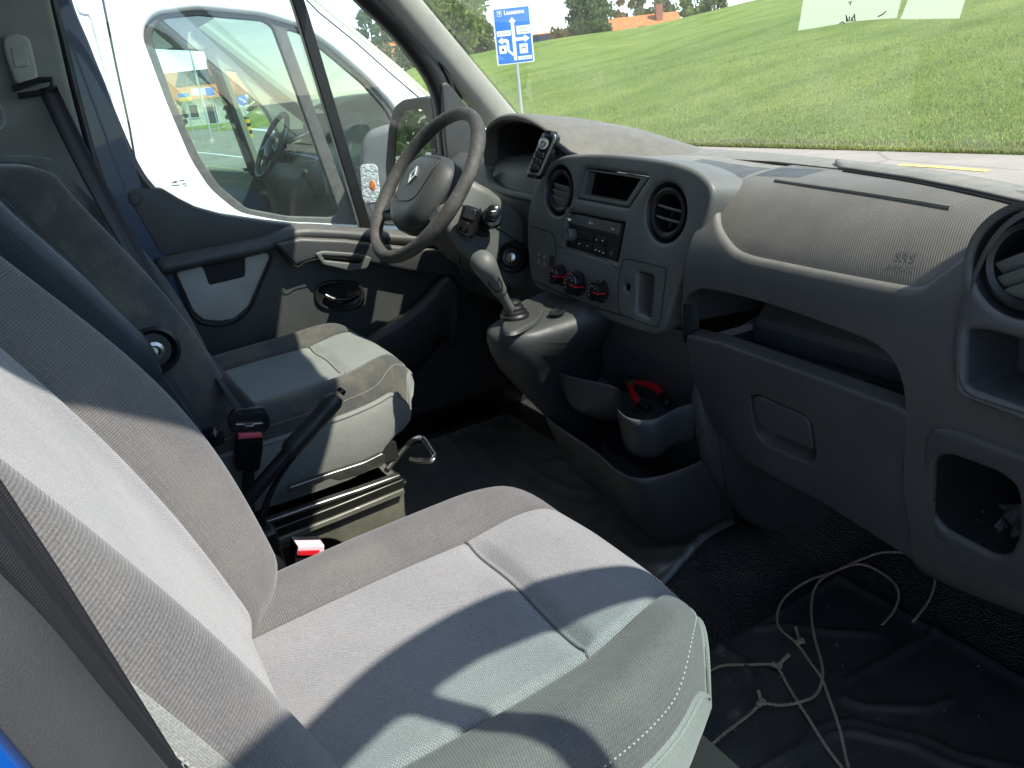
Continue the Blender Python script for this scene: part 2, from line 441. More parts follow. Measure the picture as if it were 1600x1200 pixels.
t_.bsdf(_d, 0.42, t_.bump(t_.noise(_v, 120, 6, 0.6), 0.35, 0.0015), 0, 0.5); M_MAT = t_.m
t_ = NT('driver_mat_rubber'); _v = t_.coord()
_d = t_.ramp(t_.noise(_v, 7, 9, 0.75), [(0.30, (0.095, 0.095, 0.09)), (0.58, (0.17, 0.165, 0.145)), (0.85, (0.34, 0.31, 0.25))])
t_.bsdf(_d, 0.28, t_.bump(t_.noise(_v, 90, 6, 0.6), 0.4, 0.0015), 0, 0.6); M_DMAT = t_.m

M_WSCREEN = glass('windscreen_glass', (0.94, 0.97, 0.90), 0.8, 0.022, (0.85, 0.85, 0.75))
M_SIDEGLASS = glass('side_window_glass', (0.86, 0.95, 0.88), 0.7, 0.010)

cab = thing('van_cab', (0, 0.4, -0.02), 'cab of a blue van seen through its open passenger door', 'van')

def smooth01(a, b, x):
    t = min(max((x - a) / (b - a), 0), 1); return t * t * (3 - 2 * t)
# floor with the raised tunnel hump and the toe board
def floor_z(x, y):
    z = 0.0
    z += 0.42 * max(0, (y - 1.12)) ** 1.35 * 1.6
    # hump between the mats: a ridge running forward
    cx = 0.215 + (y - 0.86) * 0.12
    d = x - cx
    z += 0.075 * smooth01(0.80, 1.0, y) * (1 - smooth01(0.0, 0.16, abs(d + 0.05))) 
    return z
nx_, ny_ = 70, 90
P = [[Vector((-0.86 + 1.74 * i / nx_, -0.55 + 2.05 * j / ny_, 0)) for j in range(ny_ + 1)] for i in range(nx_ + 1)]
for row in P:
    for q in row: q.z = floor_z(q.x, q.y)
grid('floor', P, M_FLOOR, cab, solid=0.0)
# front bulkhead behind the dash, rear panel, roof, sills
box('firewall', (0, 1.50, 0.36), (0.88, 0.02, 0.33), M_DARK, cab)
box('rear_panel', (0, -0.58, 0.75), (0.90, 0.02, 0.80), M_DASHLOW, cab)
grid('bonnet', [[Vector((x, y, z + 0.03 * (1 - (x / 0.95) ** 2))) for y, z in ((1.42, 0.655), (1.54, 0.64), (1.80, 0.57), (2.10, 0.42), (2.25, 0.15), (2.28, -0.35))] for x in [-0.95 + 1.9 * k / 12 for k in range(13)]], M_BLUE, cab, solid=0.01, sharp=0)
box('sun_block_sheet', (0.52, 1.24, 0.706), (0.42, 0.23, 0.004), M_DARK, cab)  # unseen sheet added to stop sun leaking past the dash pad
box('sun_block_box', (0.60, 1.33, 0.60), (0.33, 0.13, 0.10), M_DARK, cab)  # unseen box added to keep stray sun out of the passenger footwell
box('left_sill', (-0.90, 0.45, 0.02), (0.05, 1.0, 0.06), M_BLACK, cab)
box('left_side_panel', (-0.93, 1.30, 0.32), (0.03, 0.26, 0.36), M_BLACK, cab)
box('right_side_panel', (0.93, 1.27, 0.41), (0.03, 0.27, 0.62), M_BLACK, cab)
loft('cant_rail', [[Vector((x, y, z + dz)) for x, dz in ((0.80, 0.0), (0.90, -0.05), (0.92, 0.06), (0.80, 0.14))] for y, z in ((0.70, 1.50), (0.4, 1.545), (0.0, 1.57), (-0.56, 1.58))], M_PILLAR, cab, bevel=0.01)
loft('cant_rail', [[Vector((-x, y, z + dz)) for x, dz in ((0.80, 0.0), (0.90, -0.05), (0.92, 0.06), (0.80, 0.14))] for y, z in ((0.70, 1.50), (0.4, 1.545), (0.0, 1.57), (-0.56, 1.58))], M_PILLAR, cab, bevel=0.01)
box('side_wall', (0.95, -0.34, 0.75), (0.02, 0.24, 0.80), M_BLUE, cab)
box('side_wall', (-0.95, -0.28, 0.75), (0.02, 0.30, 0.80), M_BLUE, cab)
# windscreen: curved pane
def ws(x, t):          # t 0 at the cowl, 1 at the roof
    y = 1.30 - 0.61 * t; z = 0.815 + 0.70 * t
    c = 1 - (x / 0.90) ** 2
    return Vector((x * (1 - 0.07 * t), y + 0.10 * c - 0.0, z + 0.02 * c * t))
P = [[ws(-0.86 + 1.79 * i / 24, j / 10) for j in range(11)] for i in range(25)]
grid('windscreen', P, M_WSCREEN, cab)
# black seal round the pane and roof header
edge = [ws(-0.86, j / 10) + Vector((0.012, -0.006, 0)) for j in range(11)]
tube('windscreen_seal', edge, 0.008, M_RUBBER, cab)
edge = [ws(0.93, j / 10) for j in range(11)]
tube('windscreen_seal', edge, 0.012, M_RUBBER, cab)
# roof lining with header
rows = []
for i in range(17):
    x = -0.80 + 1.60 * i / 16; c = 1 - (x / 0.86) ** 2; top = ws(x / 0.93 * (1.08 if x > 0 else 1), 1.0)
    rows.append([top + Vector((0, 0.03, 0.0)), top + Vector((0, -0.02, -0.015)), top + Vector((0, -0.09, 0.015)), Vector((x, 0.30, 1.64 + 0.03 * c)), Vector((x, -0.56, 1.68 + 0.03 * c))])
grid('roof', rows, M_PILLAR, cab, solid=0.03)
# pillars: left in view, right one beside the opening
def a_pillar(sg, wide):
    rings = []
    for j in range(9):
        t = j / 8; p = ws(-0.86 if sg < 0 else 0.95, t)
        s = wide * (1.0 - 0.25 * t)
        tri = [Vector((0.010 * -sg, 0.0, -0.004)), Vector((-0.030 * sg, -0.035 * s / 0.1, 0.01)), Vector((-0.022 * sg, -0.085 * s / 0.1, -0.012)), Vector((0.02 * sg, -0.105 * s / 0.1, -0.03)), Vector((0.055 * sg, -0.05 * s / 0.1, -0.02))]
        rings.append(catmull([p + q for q in tri], 4, True))
    return rings
loft('pillar_trim', a_pillar(-1, 0.085), M_PILLAR, cab, sharp=60)
loft('pillar_trim', a_pillar(1, 0.06), M_PILLAR, cab, sharp=60)
# left body: A pillar lower, B pillar trim, inner blue sheet
bp = [(-260, -160), (60, -160), (78, 0), (92, 60), (110, 140), (135, 235), (168, 330), (215, 430), (262, 520), (310, 640), (200, 760), (-260, 760)]
pts = [AX(a, b, -0.79) for a, b in bp]
plate('b_pillar_trim', pts, [], (1, 0, 0), 0.05, plastic('pillar_trim_shaded', (0.20, 0.20, 0.18), 0.6, gs=0.25), cab, bev=0.012, rad=0.02)  # A-pillar trim plastic with shade put into a darker colour
pts = [AX(a, b, -0.835) for a, b in [(20, -160), (75, -160), (110, 0), (165, 130), (215, 270), (262, 400), (300, 520), (350, 660), (350, 800), (150, 800), (100, 300)]]
plate('inner_body_side', pts, [], (1, 0, 0), 0.03, M_DKBLUE, cab, bev=0.004)
tube('door_seal', [AX(a, b, -0.815) for a, b in [(62, -160), (82, 0), (98, 60), (117, 140), (142, 235), (176, 335), (222, 430), (268, 520), (316, 640)]], 0.008, M_RUBBER, cab)
# seat-belt height adjuster on the pillar
ring = fillet([AX(a, b, -0.765) for a, b in [(10, 50), (30, 50), (52, 65), (62, 125), (40, 137), (20, 130), (4, 75)]], 0.012)
V2 = [AX(a, b, -0.76) for a, b in [(4, 55), (24, 50), (46, 58), (60, 118), (58, 134), (36, 137), (22, 128), (5, 78)]]
plate('belt_adjuster', V2, [], (1, 0, 0), 0.03, M_PILLAR, cab, bev=0.007, rad=0.015)
V2 = [AX(a, b, -0.757) for a, b in [(16, 74), (40, 71), (47, 104), (22, 106)]]
plate('adjuster_button', V2, [], (1, 0, 0), 0.008, M_PILLAR, cab, bev=0.003, rad=0.006)
tube('belt_guide', [AX(a, b, -0.762) for a, b in [(20, 140), (40, 131), (62, 125), (80, 124), (83, 135), (72, 144), (50, 147), (28, 150)]], 0.006, M_BLACK, cab)
# right B pillar next to the camera: painted sheet, seal, with the belt running on it
def xyz(px, py, x): return AX(px, py, x)
def px_line(pl, x, n=40): return resample(catmull([AX(a, b, x) for a, b in pl], 6), n)
e1 = px_line([(-330, 560), (-150, 762), (0, 924), (120, 1062), (247, 1202), (400, 1390), (560, 1600)], 0.862)
e2 = px_line([(-440, 690), (-260, 885), (-70, 1030), (0, 1112), (70, 1196), (200, 1362), (330, 1560)], 0.900)
rows = []
for p, q in zip(e1, e2):
    m = Vector((-0.25, 0.9, 0.3)) * 0.012
    rows.append([p + Vector((-0.012, -0.02, -0.004)), p + Vector((-0.004, -0.004, 0)), p, p.lerp(q, 0.10) + m * 0.5, p.lerp(q, 0.16) - m * 0.3, p.lerp(q, 0.30) + m * 0.9, p.lerp(q, 0.55) + m * 1.4, p.lerp(q, 0.85) + m * 0.8, q, q + Vector((0.004, -0.006, -0.004))])
grid('opening_seal', rows, M_SEALGREY, cab, sharp=0)
tube('seal_shade_line', [p + Vector((-0.006, 0.0, 0.0)) for p in e1], 0.0035, M_BLACK, cab, seg=8)  # black line added as painted shading along the seal's inner edge
rows = [[q + Vector((0.003, -0.003, -0.002)), q + Vector((0.012, -0.002, -0.012)), q + Vector((0.03, -0.012, -0.03)), q + Vector((0.05, -0.10, -0.04)), q + Vector((0.05, -0.45, -0.04))] for q in e2]
grid('body_pillar', rows, M_BLUE, cab, solid=0.003, sharp=0)
rows = [[p + Vector((-0.004, -0.006, -0.002)), p + Vector((-0.09, -0.07, 0.0)), p + Vector((-0.11, -0.45, 0))] for p in e1]
grid('pillar_lining', rows, M_DASHLOW, cab, solid=0.004)
box('right_sill', (0.92, 0.5, -0.03), (0.06, 0.62, 0.05), M_BLUE, cab)

# the open passenger door standing to the right of the lens: only its shadow is in the picture
HINGE = Vector((0.93, 1.05, 0)); DPH = R_(28); DD = Vector((math.sin(DPH), -math.cos(DPH), 0)); DN = Vector((-math.cos(DPH), -math.sin(DPH), 0))
def door_pt(w_, z_): return HINGE + DD * w_ + Vector((0, 0, z_))
def shadow_to_door(px, py, z=0.475):
    q = AZ(px, py, z); t = (HINGE - q).dot(DN) / SUN.dot(DN); h = q + SUN * t
    return ((h - HINGE).dot(DD), h.z)
outer = [door_pt(a, b) for a, b in [(0.0, 0.05), (0.0, 0.78), (0.18, 0.95), (0.33, 1.14), (0.39, 1.27), (0.44, 1.34), (0.51, 1.39), (0.60, 1.425), (0.71, 1.43), (0.97, 1.44), (1.06, 1.41), (1.10, 1.28), (1.13, 0.75), (1.10, 0.05)]]
h1 = [door_pt(a, b) for a, b in [(0.61, 1.345), (0.55, 1.32), (0.49, 1.27), (0.435, 1.21), (0.39, 1.14), (0.22, 0.85), (0.20, 0.76), (0.58, 0.72)]]
h2 = [door_pt(a, b) for a, b in [(0.64, 1.355), (0.71, 1.365), (0.99, 1.37), (1.03, 1.28), (1.07, 0.76), (0.615, 0.72)]]
plate('open_door', outer, [h1, h2], DN, 0.022, M_DASHLOW, cab, bev=0.003, rad=0.05, hrad=0.02)
gl = [door_pt(a, b) + DN * -0.012 for a, b in [(0.62, 1.37), (0.54, 1.33), (0.43, 1.22), (0.20, 0.84), (0.19, 0.72), (1.08, 0.72), (1.04, 1.30), (0.99, 1.38)]]
obj('open_door_glass', gl, [tuple(range(len(gl)))], glass('open_door_glass', (0.72, 0.88, 0.84), 0.6), cab, smooth=False)

# ================================================================== dashboard
dash = thing('dashboard', (0.1, 1.0, 0.55), 'dark grey dashboard with round vents, glovebox and dusty top', 'dashboard')
PROF = [Vector((0, y, z)) for y, z in [(0.950, 0.26), (0.925, 0.33), (0.905, 0.42), (0.895, 0.52), (0.890, 0.62), (0.893, 0.68), (0.905, 0.722), (0.930, 0.757), (0.965, 0.789), (1.0, 0.808), (1.04, 0.8165), (1.08, 0.8180), (1.15, 0.8175), (1.22, 0.810), (1.36, 0.780)]]
PROF = resample(catmull(PROF, 10), 200)
_PL = [0.0]
for _a, _b in zip(PROF, PROF[1:]): _PL.append(_PL[-1] + (_b - _a).length)
def prof_at(s):
    s = min(max(s, 0), _PL[-1]); lo = min(int(s / _PL[-1] * 199), 198)
    while lo < 198 and _PL[lo + 1] < s: lo += 1
    while lo > 0 and _PL[lo] > s: lo -= 1
    t = (s - _PL[lo]) / (_PL[lo + 1] - _PL[lo]); p = PROF[lo].lerp(PROF[lo + 1], t); d = (PROF[lo + 1] - PROF[lo]).normalized()
    return p, Vector((0, -d.z, d.y))
def prof_hit(px, py):
    """(x, s) where the sight line meets the dash surface (a profile extruded across the van)"""
    d = ray(px, py); best = None
    for i in range(199):
        a, b = PROF[i], PROF[i + 1]
        # CAM.yz + d.yz*t = a + (b-a)*k
        A = d.y * -(b.z - a.z) + d.z * (b.y - a.y)
        if abs(A) < 1e-9: continue
        ry, rz = a.y - CAM.y, a.z - CAM.z
        t = (ry * -(b.z - a.z) + rz * (b.y - a.y)) / A
        k = (d.y * rz - d.z * ry) / A
        if -0.001 <= k <= 1.001 and t > 0 and (best is None or t < best[0]): best = (t, CAM.x + d.x * t, _PL[i] + k * (_PL[i + 1] - _PL[i]))
    if best is None:
        q = AZ(px, py, 0.82); return q.x, _PL[-1] * 0.9
    return best[1], best[2]
def dpt(x, s, off=0.0):
    p, n = prof_at(s); return Vector((x, p.y, p.z)) + n * off
def DP(px, py, off=0.0):
    x, s = prof_hit(px, py); return dpt(x, s, off)
pairs = [((1085, 285), (1030, 520)), ((1106, 305), (1064, 505)), ((1125, 350), (1069, 474)), ((1145, 386), (1085, 456)), ((1172, 402), (1112, 451)), ((1230, 415), (1200, 472)),
         ((1330, 435), (1325, 515)), ((1400, 448), (1372, 536)), ((1425, 452), (1400, 562)), ((1445, 450), (1415, 595)), ((1460, 441), (1421, 640)), ((1475, 430), (1419, 700)),
         ((1500, 412), (1418, 780)), ((1530, 390), (1428, 840)), ((1560, 368), (1445, 890)), ((1600, 340), (1600, 955)), ((1690, 285), (1800, 1030))]
U2 = [Vector((*prof_hit(*a), 0)) for a, b in pairs]; L2 = [Vector((*prof_hit(*b), 0)) for a, b in pairs]
for q in U2: q.x = max(q.x, 0.232)
for q in L2: q.x = max(q.x, 0.215)
U2 = catmull(U2, 20); L2 = catmull(L2, 20)
PAD_S1 = _PL[-1] * 0.985
# padded airbag cover
t_ = NT('airbag_cover'); c_ = t_.n('TexCoord'); sx_ = t_.n('SeparateXYZ'); t_.l(c_.outputs['UV'], sx_.inputs[0])
_v = t_.coord()
_w1 = t_.math('SINE', t_.math('MULTIPLY', t_.math('ADD', sx_.outputs['X'], t_.math('MULTIPLY', sx_.outputs['Y'], 0.25)), 1900.0))
_w2 = t_.math('SINE', t_.math('MULTIPLY', sx_.outputs['Y'], 900.0))
_hh = t_.math('ADD', t_.math('MULTIPLY', _w1, 0.7), t_.math('MULTIPLY', t_.math('MULTIPLY', _w1, _w2), 0.12))
_c = t_.ramp(t_.noise(_v, 10, 7, 0.7), [(0.3, (0.115, 0.107, 0.094)), (0.7, (0.175, 0.162, 0.14))])
_c = t_.mix(t_.ramp(_hh, [(0.1, (0.0,) * 3), (0.85, (0.28,) * 3)]), _c, (0.25, 0.232, 0.20))
_vv = t_.n('TexVoronoi'); _vv.inputs['Scale'].default_value = 120; t_.l(_v, _vv.inputs['Vector'])
_sp = t_.ramp(_vv.outputs['Distance'], [(0.05, (0.7,) * 3), (0.11, (0, 0, 0))])
_k = t_.ramp(t_.noise(_v, 8, 4, 0.7), [(0.48, (0, 0, 0)), (0.66, (1, 1, 1))])
_c = t_.mix(t_.mix(1.0, _sp, _k, 'MULTIPLY'), _c, (0.5, 0.46, 0.4))
t_.bsdf(_c, 0.55, t_.bump(_hh, 0.32, 0.0008), 0, 0.4); M_PAD = t_.m
def s_y(Y):
    for i in range(199):
        if PROF[i].z > 0.79 and PROF[i].y >= Y: return _PL[i]
    return _PL[-1]
rows, uvs = [], []
for a in U2:
    PAD_S1 = max(s_y(1.175 - 0.135 * smooth01(0.35, 0.60, a.x)), a.y + 0.02)
    r_, u_ = [], []
    for j in range(25):
        s = a.y + (PAD_S1 - a.y) * j / 24 if j else a.y - 0.012
        r_.append(dpt(a.x, s)); u_.append((a.x, s))
    rows.append(r_); uvs.append(u_)
# drop the lens-near fold where the boundary turns back: sheet is still one continuous skin
grid('airbag_cover', rows, M_PAD, dash, uv=uvs, sharp=0)
# band that frames it: stands 9 mm proud with a rounded lip
rows = []
for a, b in zip(U2, L2):
    r_ = []
    for k, off in ((-0.006, -0.004), (-0.002, 0.004), (0.003, 0.008), (0.010, 0.009)):
        s = a.y - k; r_.append(dpt(a.x, s, off))
    for j in range(1, 51):
        t = j / 50; x = a.x + (b.x - a.x) * t; s = (a.y - 0.010) + (b.y - a.y + 0.010) * t
        r_.append(dpt(x, s, 0.009 if t < 0.97 else 0.006))
    r_.append(dpt(b.x, b.y, -0.03))
    rows.append(r_)
def inpoly(p, poly):
    c = False; n = len(poly)
    for i in range(n):
        (x1, y1), (x2, y2) = poly[i], poly[i - 1]
        if (y1 > p[1]) != (y2 > p[1]) and p[0] < (x2 - x1) * (p[1] - y1) / (y2 - y1) + x1: c = not c
    return c
def to_px(q):
    v = Vector(q) - CAM; z = v.dot(FWD); return 800 + F_PX * v.dot(RGT) / z, 600 - F_PX * v.dot(UPV) / z
_cut = [[(1520, 420), (1500, 520), (1500, 590), (1600, 630), (1900, 720), (1900, 330), (1580, 370)], [(1452, 700), (1470, 690), (1600, 735), (1900, 840), (1900, 990), (1600, 915), (1520, 880), (1460, 835)]]
_m = len(rows[0]); _V = [q for r_ in rows for q in r_]; _F = []
for i in range(len(rows) - 1):
    for j in range(_m - 1):
        f_ = (i * _m + j, i * _m + j + 1, (i + 1) * _m + j + 1, (i + 1) * _m + j)
        if not any(inpoly(to_px(_V[f_[0]]), c_) for c_ in _cut): _F.append(f_)
obj('dash_face', _V, _F, M_DASH, dash, sharp=0)
# pressed line in the cover and the embossed letters
def on_pad(pl, off): return [DP(a, b, off) for a, b in pl]
tube('cover_ridge', resample(on_pad([(1212, 283), (1280, 293), (1350, 303), (1420, 314), (1486, 325)], 0.0), 20), 0.0042, M_PAD, dash)
pz = DP(1411, 411); _s = prof_hit(1411, 411)[1]; _p, _n = prof_at(_s)
_tv = Vector((1, 0, 0)).cross(_n) * -1
text_obj('airbag_lettering', 'SRS', 0.019, pz + _n * 0.0004 + _n.cross(Vector((1, 0, 0))) * 0.007, (1, 0, 0), _n.cross(Vector((1, 0, 0))), M_DASH, dash, 0.0)
text_obj('airbag_lettering', 'AIRBAG', 0.0105, pz + _n * 0.0004 - _n.cross(Vector((1, 0, 0))) * 0.007, (1, 0, 0), _n.cross(Vector((1, 0, 0))), M_DASH, dash, 0.0)
# dash top further left, from the stack to the hood and the cowl strip along the windscreen
M_TOP = plastic('dash_top', (0.062, 0.059, 0.053), 0.6, dust=0.9, dustc=(0.30, 0.28, 0.24), specks=0.2)
rows = []
for i in range(20):
    x = -0.86 + 1.095 * i / 19
    rows.append([Vector((x, y, z + 0.004 - 0.009 * smooth01(0.0, 0.2, x))) for y, z in ((1.005, 0.812), (1.03, 0.820), (1.06, 0.823), (1.10, 0.822), (1.17, 0.818), (1.24, 0.800), (1.42, 0.745))])
grid('dash_top', rows, M_TOP, dash, sharp=0)
# raised defrost covers
def lid(fr, bk):
    rows = []
    F2 = resample([Vector((*q, 0)) for q in fr], 30); B2 = resample([Vector((*q, 0)) for q in bk], 30)
    for f_, b_ in zip(F2, B2):
        f3 = DP(f_.x, f_.y); b3 = AZ(b_.x, b_.y, f3.z + 0.010)
        if b3.y < f3.y + 0.03: b3 = AZ(b_.x, b_.y, f3.z + 0.004)
        rows.append([f3 + Vector((0, 0.004, -0.002)), f3 + Vector((0, 0.002, 0.0035)), f3 + Vector((0, 0.006, 0.0055)), f3.lerp(b3, 0.5) + Vector((0, 0, 0.0025)), b3, b3 + Vector((0, 0.01, -0.03))])
    rows.insert(0, [p + Vector((-0.002, 0, -0.007)) for p in rows[0]])
    grid('defrost_cover', rows, M_TOP, dash, sharp=0)
lid([(1308, 265), (1420, 282), (1510, 300), (1600, 321), (1635, 330)], [(1306, 248), (1440, 262), (1520, 275), (1600, 290), (1635, 299)])
tube('cover_gap', resample([DP(a, b, 0.001) for a, b in [(1318, 268), (1420, 284), (1510, 302), (1600, 323)]], 20), 0.0022, M_DARK, dash, seg=6)
q = [AZ(a, b, 0.8205) for a, b in [(1066, 243), (1120, 247), (1210, 252), (1320, 264), (1318, 249), (1200, 238), (1120, 233), (1068, 231)]]
plate('defrost_cover', q, [], (0, 0, 1), 0.004, M_TOP, dash, bev=0.0015, up=(0, 1, 0), rad=0.006)
rows = [[Vector((x, y, z)) for y, z in ((0.905, 0.70), (0.93, 0.745), (0.985, 0.785), (1.06, 0.80), (1.2, 0.785), (1.42, 0.75))] for x in (0.70, 0.80, 0.91)]
grid('dash_end_filler', rows, M_TOP, dash, sharp=0)  # filler added at the right end to close a sun leak
# ---- shelf over the glovebox
GN = Vector((0, -0.985, 0.17)).normalized()
GO = Vector((0.4, 0.884, 0.552)); GNL = Vector((0, -0.982, -0.19)).normalized()
sh = [(1066, 505), (1069, 474), (1085, 456), (1112, 451), (1200, 472), (1325, 515), (1372, 536), (1400, 562), (1415, 595), (1421, 645)]
top = [DP(a, b) for a, b in sh]
top = resample(top, 40)
back = [Vector((0.02 + q.x * 0.97, 1.13, min(q.z * 0.93 + 0.02, q.z))) for q in top]
grid('shelf_lining', [top, [a.lerp(b, 0.12) for a, b in zip(top, back)], back], M_DASHLOW, dash, sharp=0)
x0, x1 = top[0].x, top[-1].x
grid('shelf_floor', [[Vector((x, y, z)) for x in (x0 - 0.01, (x0 + x1) / 2, x1 + 0.01)] for y, z in ((0.892, 0.545), (0.93, 0.536), (1.05, 0.53), (1.13, 0.55), (1.135, 0.70))], M_DASHLOW, dash, sharp=0)
# sloping inner ledge
loft('shelf_ledge', [[Vector((x, y, z)) for y, z in ((1.12, 0.52), (0.985, 0.535), (0.99, 0.575), (1.03, 0.61), (1.12, 0.63))] for x in (x0 + 0.07, x0 + 0.085, x1 - 0.01)], M_DASHLOW, dash, bevel=0.008)
tube('shelf_cable', [AP(a, b, (0, 0.91, 0.55), (0, 0, 1)) + Vector((0, 0, 0.006)) for a, b in ((1350, 604), (1365, 606), (1390, 616), (1416, 628))], 0.004, M_GLOSSBLK, dash)
for a, b in (((1120, 529), (1146, 532)), ((1128, 527), (1150, 527))):
    tube('straw', [AZ(*a, 0.547), AZ(*b, 0.549)], 0.0012, M_PILLAR, dash, seg=5)
# ---- glovebox door
def GP(a, b): return AP(a, b, GO, GNL)
go = [(1070, 524), (1120, 535), (1418, 643), (1417, 700), (1416, 770), (1426, 835), (1440, 886), (1370, 842), (1290, 790), (1210, 748), (1160, 718), (1118, 675), (1090, 625), (1074, 570)]
gh = [(1171, 622), (1182, 617), (1257, 650), (1267, 662), (1274, 716), (1262, 724), (1194, 694), (1180, 676)]
plate('glovebox_door', [GP(*q) for q in go], [[GP(*q) for q in gh]], GNL, 0.03, M_DASHLOW, dash, bev=0.006, rad=0.012, hrad=0.008, res=3)
gdoor = bpy.data.objects['glovebox_door']
cup('handle_recess', [GP(*q) for q in gh], GNL, 0.03, M_DASHLOW, gdoor, 0.92, rad=0.008, front=-0.003)
plate('handle', [GP(*q) for q in [(1174, 623), (1184, 620), (1255, 652), (1264, 662), (1269, 704), (1190, 672), (1180, 655)]], [], GNL, 0.010, M_DASHLOW, gdoor, bev=0.003, rad=0.006, sink=0.001)
# ---- right-hand end with vent and pockets
EN = Vector((0, -1, 0.10)).normalized(); EO = Vector((0.75, 0.868, 0.68))
def EP(a, b): return AP(a, b, EO, EN)
vc = EP(1608, 415); vr = 0.048
po = [(1566, 342), (1535, 380), (1508, 440), (1490, 500), (1483, 560), (1487, 600), (1508, 628), (1600, 658), (1760, 712), (1800, 400), (1700, 290), (1620, 312)]
pk = [(1510, 516), (1540, 517), (1680, 555), (1690, 690), (1600, 640), (1508, 606)]
plate('end_panel', [EP(*q) for q in po], [ring_pts(vc, EN, vr + 0.012, 40), [EP(*q) for q in pk]], EN, 0.06, M_DASH, dash, bev=0.010, rad=0.02, hrad=0.006, res=3)
endp = bpy.data.objects['end_panel']
cup('pocket', [EP(*q) for q in pk], EN, 0.10, M_DASHLOW, endp, 0.9, rad=0.006, front=-0.008)
# ---- centre stack
SN = Vector((0, -0.983, 0.182)).normalized(); SO = Vector((0, 0.9, 0.70)); SU = Vector((1, 0, 0)); SV = Vector((0, 0.182, 0.983)).normalized()
def SP(a, b, off=0.0): return AP(a, b, SO + SN * off, SN)
so_ = [(851, 264), (862, 252), (880, 243), (915, 240), (960, 241), (1030, 249), (1075, 261), (1101, 277), (1113, 298), (1108, 330), (1090, 375), (1068, 425), (1050, 470), (1040, 505), (1030, 520), (1012, 522), (960, 505), (900, 480), (850, 457), (832, 443), (826, 415), (823, 380), (824, 335), (832, 298), (842, 276)]
vL = SP(871, 298); vR = SP(1038, 333)
disp = [(914, 262), (1013, 276), (980, 325), (898, 310)]
rad = [(887, 330), (975, 348), (963, 411), (878, 385)]
slot = [(996, 425), (1020, 431), (1015, 497), (993, 487)]
hole = SP(979, 449)
o_ = resample(catmull([SP(*q) for q in so_], 5, True), 120, True)
plate('centre_stack', o_, [ring_pts(vL, SN, 0.052, 40), ring_pts(vR, SN, 0.052, 40), fillet([SP(*q) for q in disp], 0.006), fillet([SP(*q) for q in rad], 0.004), fillet([SP(*q) for q in slot], 0.008), ring_pts(hole, SN, 0.006, 14)],
      SN, 0.085, M_STACK, dash, bev=0.009, res=3)
stack = bpy.data.objects['centre_stack']
def vent(c, n, r, parent, tilt, nsl, twist=0.0):
    v = lathe('air_vent', [(r + 0.010, -0.004), (r + 0.004, -0.016), (r + 0.001, -0.018), (r + 0.0015, -0.006), (r - 0.003, -0.004), (r - 0.009, -0.008), (r - 0.010, -0.03), (r - 0.02, -0.06), (0.004, -0.062)], c, n, M_BLACK, parent, 40, cap0=False)
    u, w_, n = frame(n)
    u, w_ = u * math.cos(twist) + w_ * math.sin(twist), w_ * math.cos(twist) - u * math.sin(twist)
    rr = r - 0.009
    for i in range(nsl):
        h = (i - (nsl - 1) / 2) * (1.15 * rr / nsl * 1.0) 
        hw = math.sqrt(max(rr * rr - h * h, 1e-6)) * 0.97
        rows = []
        for k in range(13):
            x = -hw + 2 * hw * k / 12; bow = 0.006 * (1 - (x / hw) ** 2)
            a = n * math.cos(tilt) + w_ * math.sin(tilt)
            p0 = c + u * x + w_ * h + n * (-0.010 + bow)
            rows.append([p0, p0 - a * 0.024])
        grid('vent_slat', rows, M_STACK, v, solid=0.004, sharp=0, bevel=0.0012)
    tube('vent_rib', [c - n * 0.02 + w_ * -rr * 0.8, c - n * 0.02 + w_ * rr * 0.2], 0.003, M_BLACK, v)
    return v
vent(vL, SN, 0.043, dash, 1.15, 3, -0.1)
vent(vR, SN, 0.043, dash, 0.25, 2, -0.1)
vent(vc, EN, 0.050, dash, 1.0, 3, 0.5)
# display pocket: raised bezel with a deep dark slot
dz = [(918, 267), (999, 280), (976, 315), (910, 303)]
plate('display_bezel', [SP(*q, -0.002) for q in [(915, 263.5), (1011, 277), (979, 323.5), (900, 309)]], [[SP(*q, -0.002) for q in dz]], SN, 0.02, M_STACK, dash, bev=0.003, rad=0.005, hrad=0.004, sink=0.002)
cup('display_pocket', [SP(*q, -0.004) for q in dz], SN, 0.10, M_GLOSSBLK, dash, 0.95, rad=0.004)
# radio
RN = SN
rc = [SP(*q, -0.012) for q in [(888, 331), (974.5, 349), (962.5, 410), (879, 384.5)]]
plate('radio', rc, [], SN, 0.03, M_BLACK, dash, bev=0.001, rad=0.003)
radio = bpy.data.objects['radio']
def RP(u, v, off=0.0):       # radio face coords: u 0..1 left-right, v 0..1 bottom-top
    tl, tr, br, bl = rc
    return (bl.lerp(br, u)).lerp(tl.lerp(tr, u), v) + SN * off
ru = (rc[1] - rc[0]).normalized(); rv = (rc[0] - rc[3]).normalized()
def rbox(nm, u0, u1, v0, v1, th, mat, bev=0.001):
    return plate(nm, [RP(u0, v0, th), RP(u1, v0, th), RP(u1, v1, th), RP(u0, v1, th)], [], SN, th, mat, radio, bev=bev, rad=0.0015)
rbox('fascia_strip', 0.10, 0.97, 0.70, 0.97, 0.002, M_STACK)
rbox('disc_slot', 0.12, 0.78, 0.60, 0.635, 0.0015, M_DARK, 0.0004)
for (a, b, c, d) in [(0.28, 0.42, 0.36, 0.54), (0.43, 0.56, 0.36, 0.54), (0.28, 0.42, 0.10, 0.30), (0.43, 0.56, 0.10, 0.30), (0.59, 0.68, 0.36, 0.55), (0.69, 0.79, 0.36, 0.55), (0.59, 0.65, 0.06, 0.30), (0.66, 0.72, 0.06, 0.30), (0.73, 0.79, 0.06, 0.30)]:
    rbox('button', a, b, c, d, 0.003, M_BLACK)
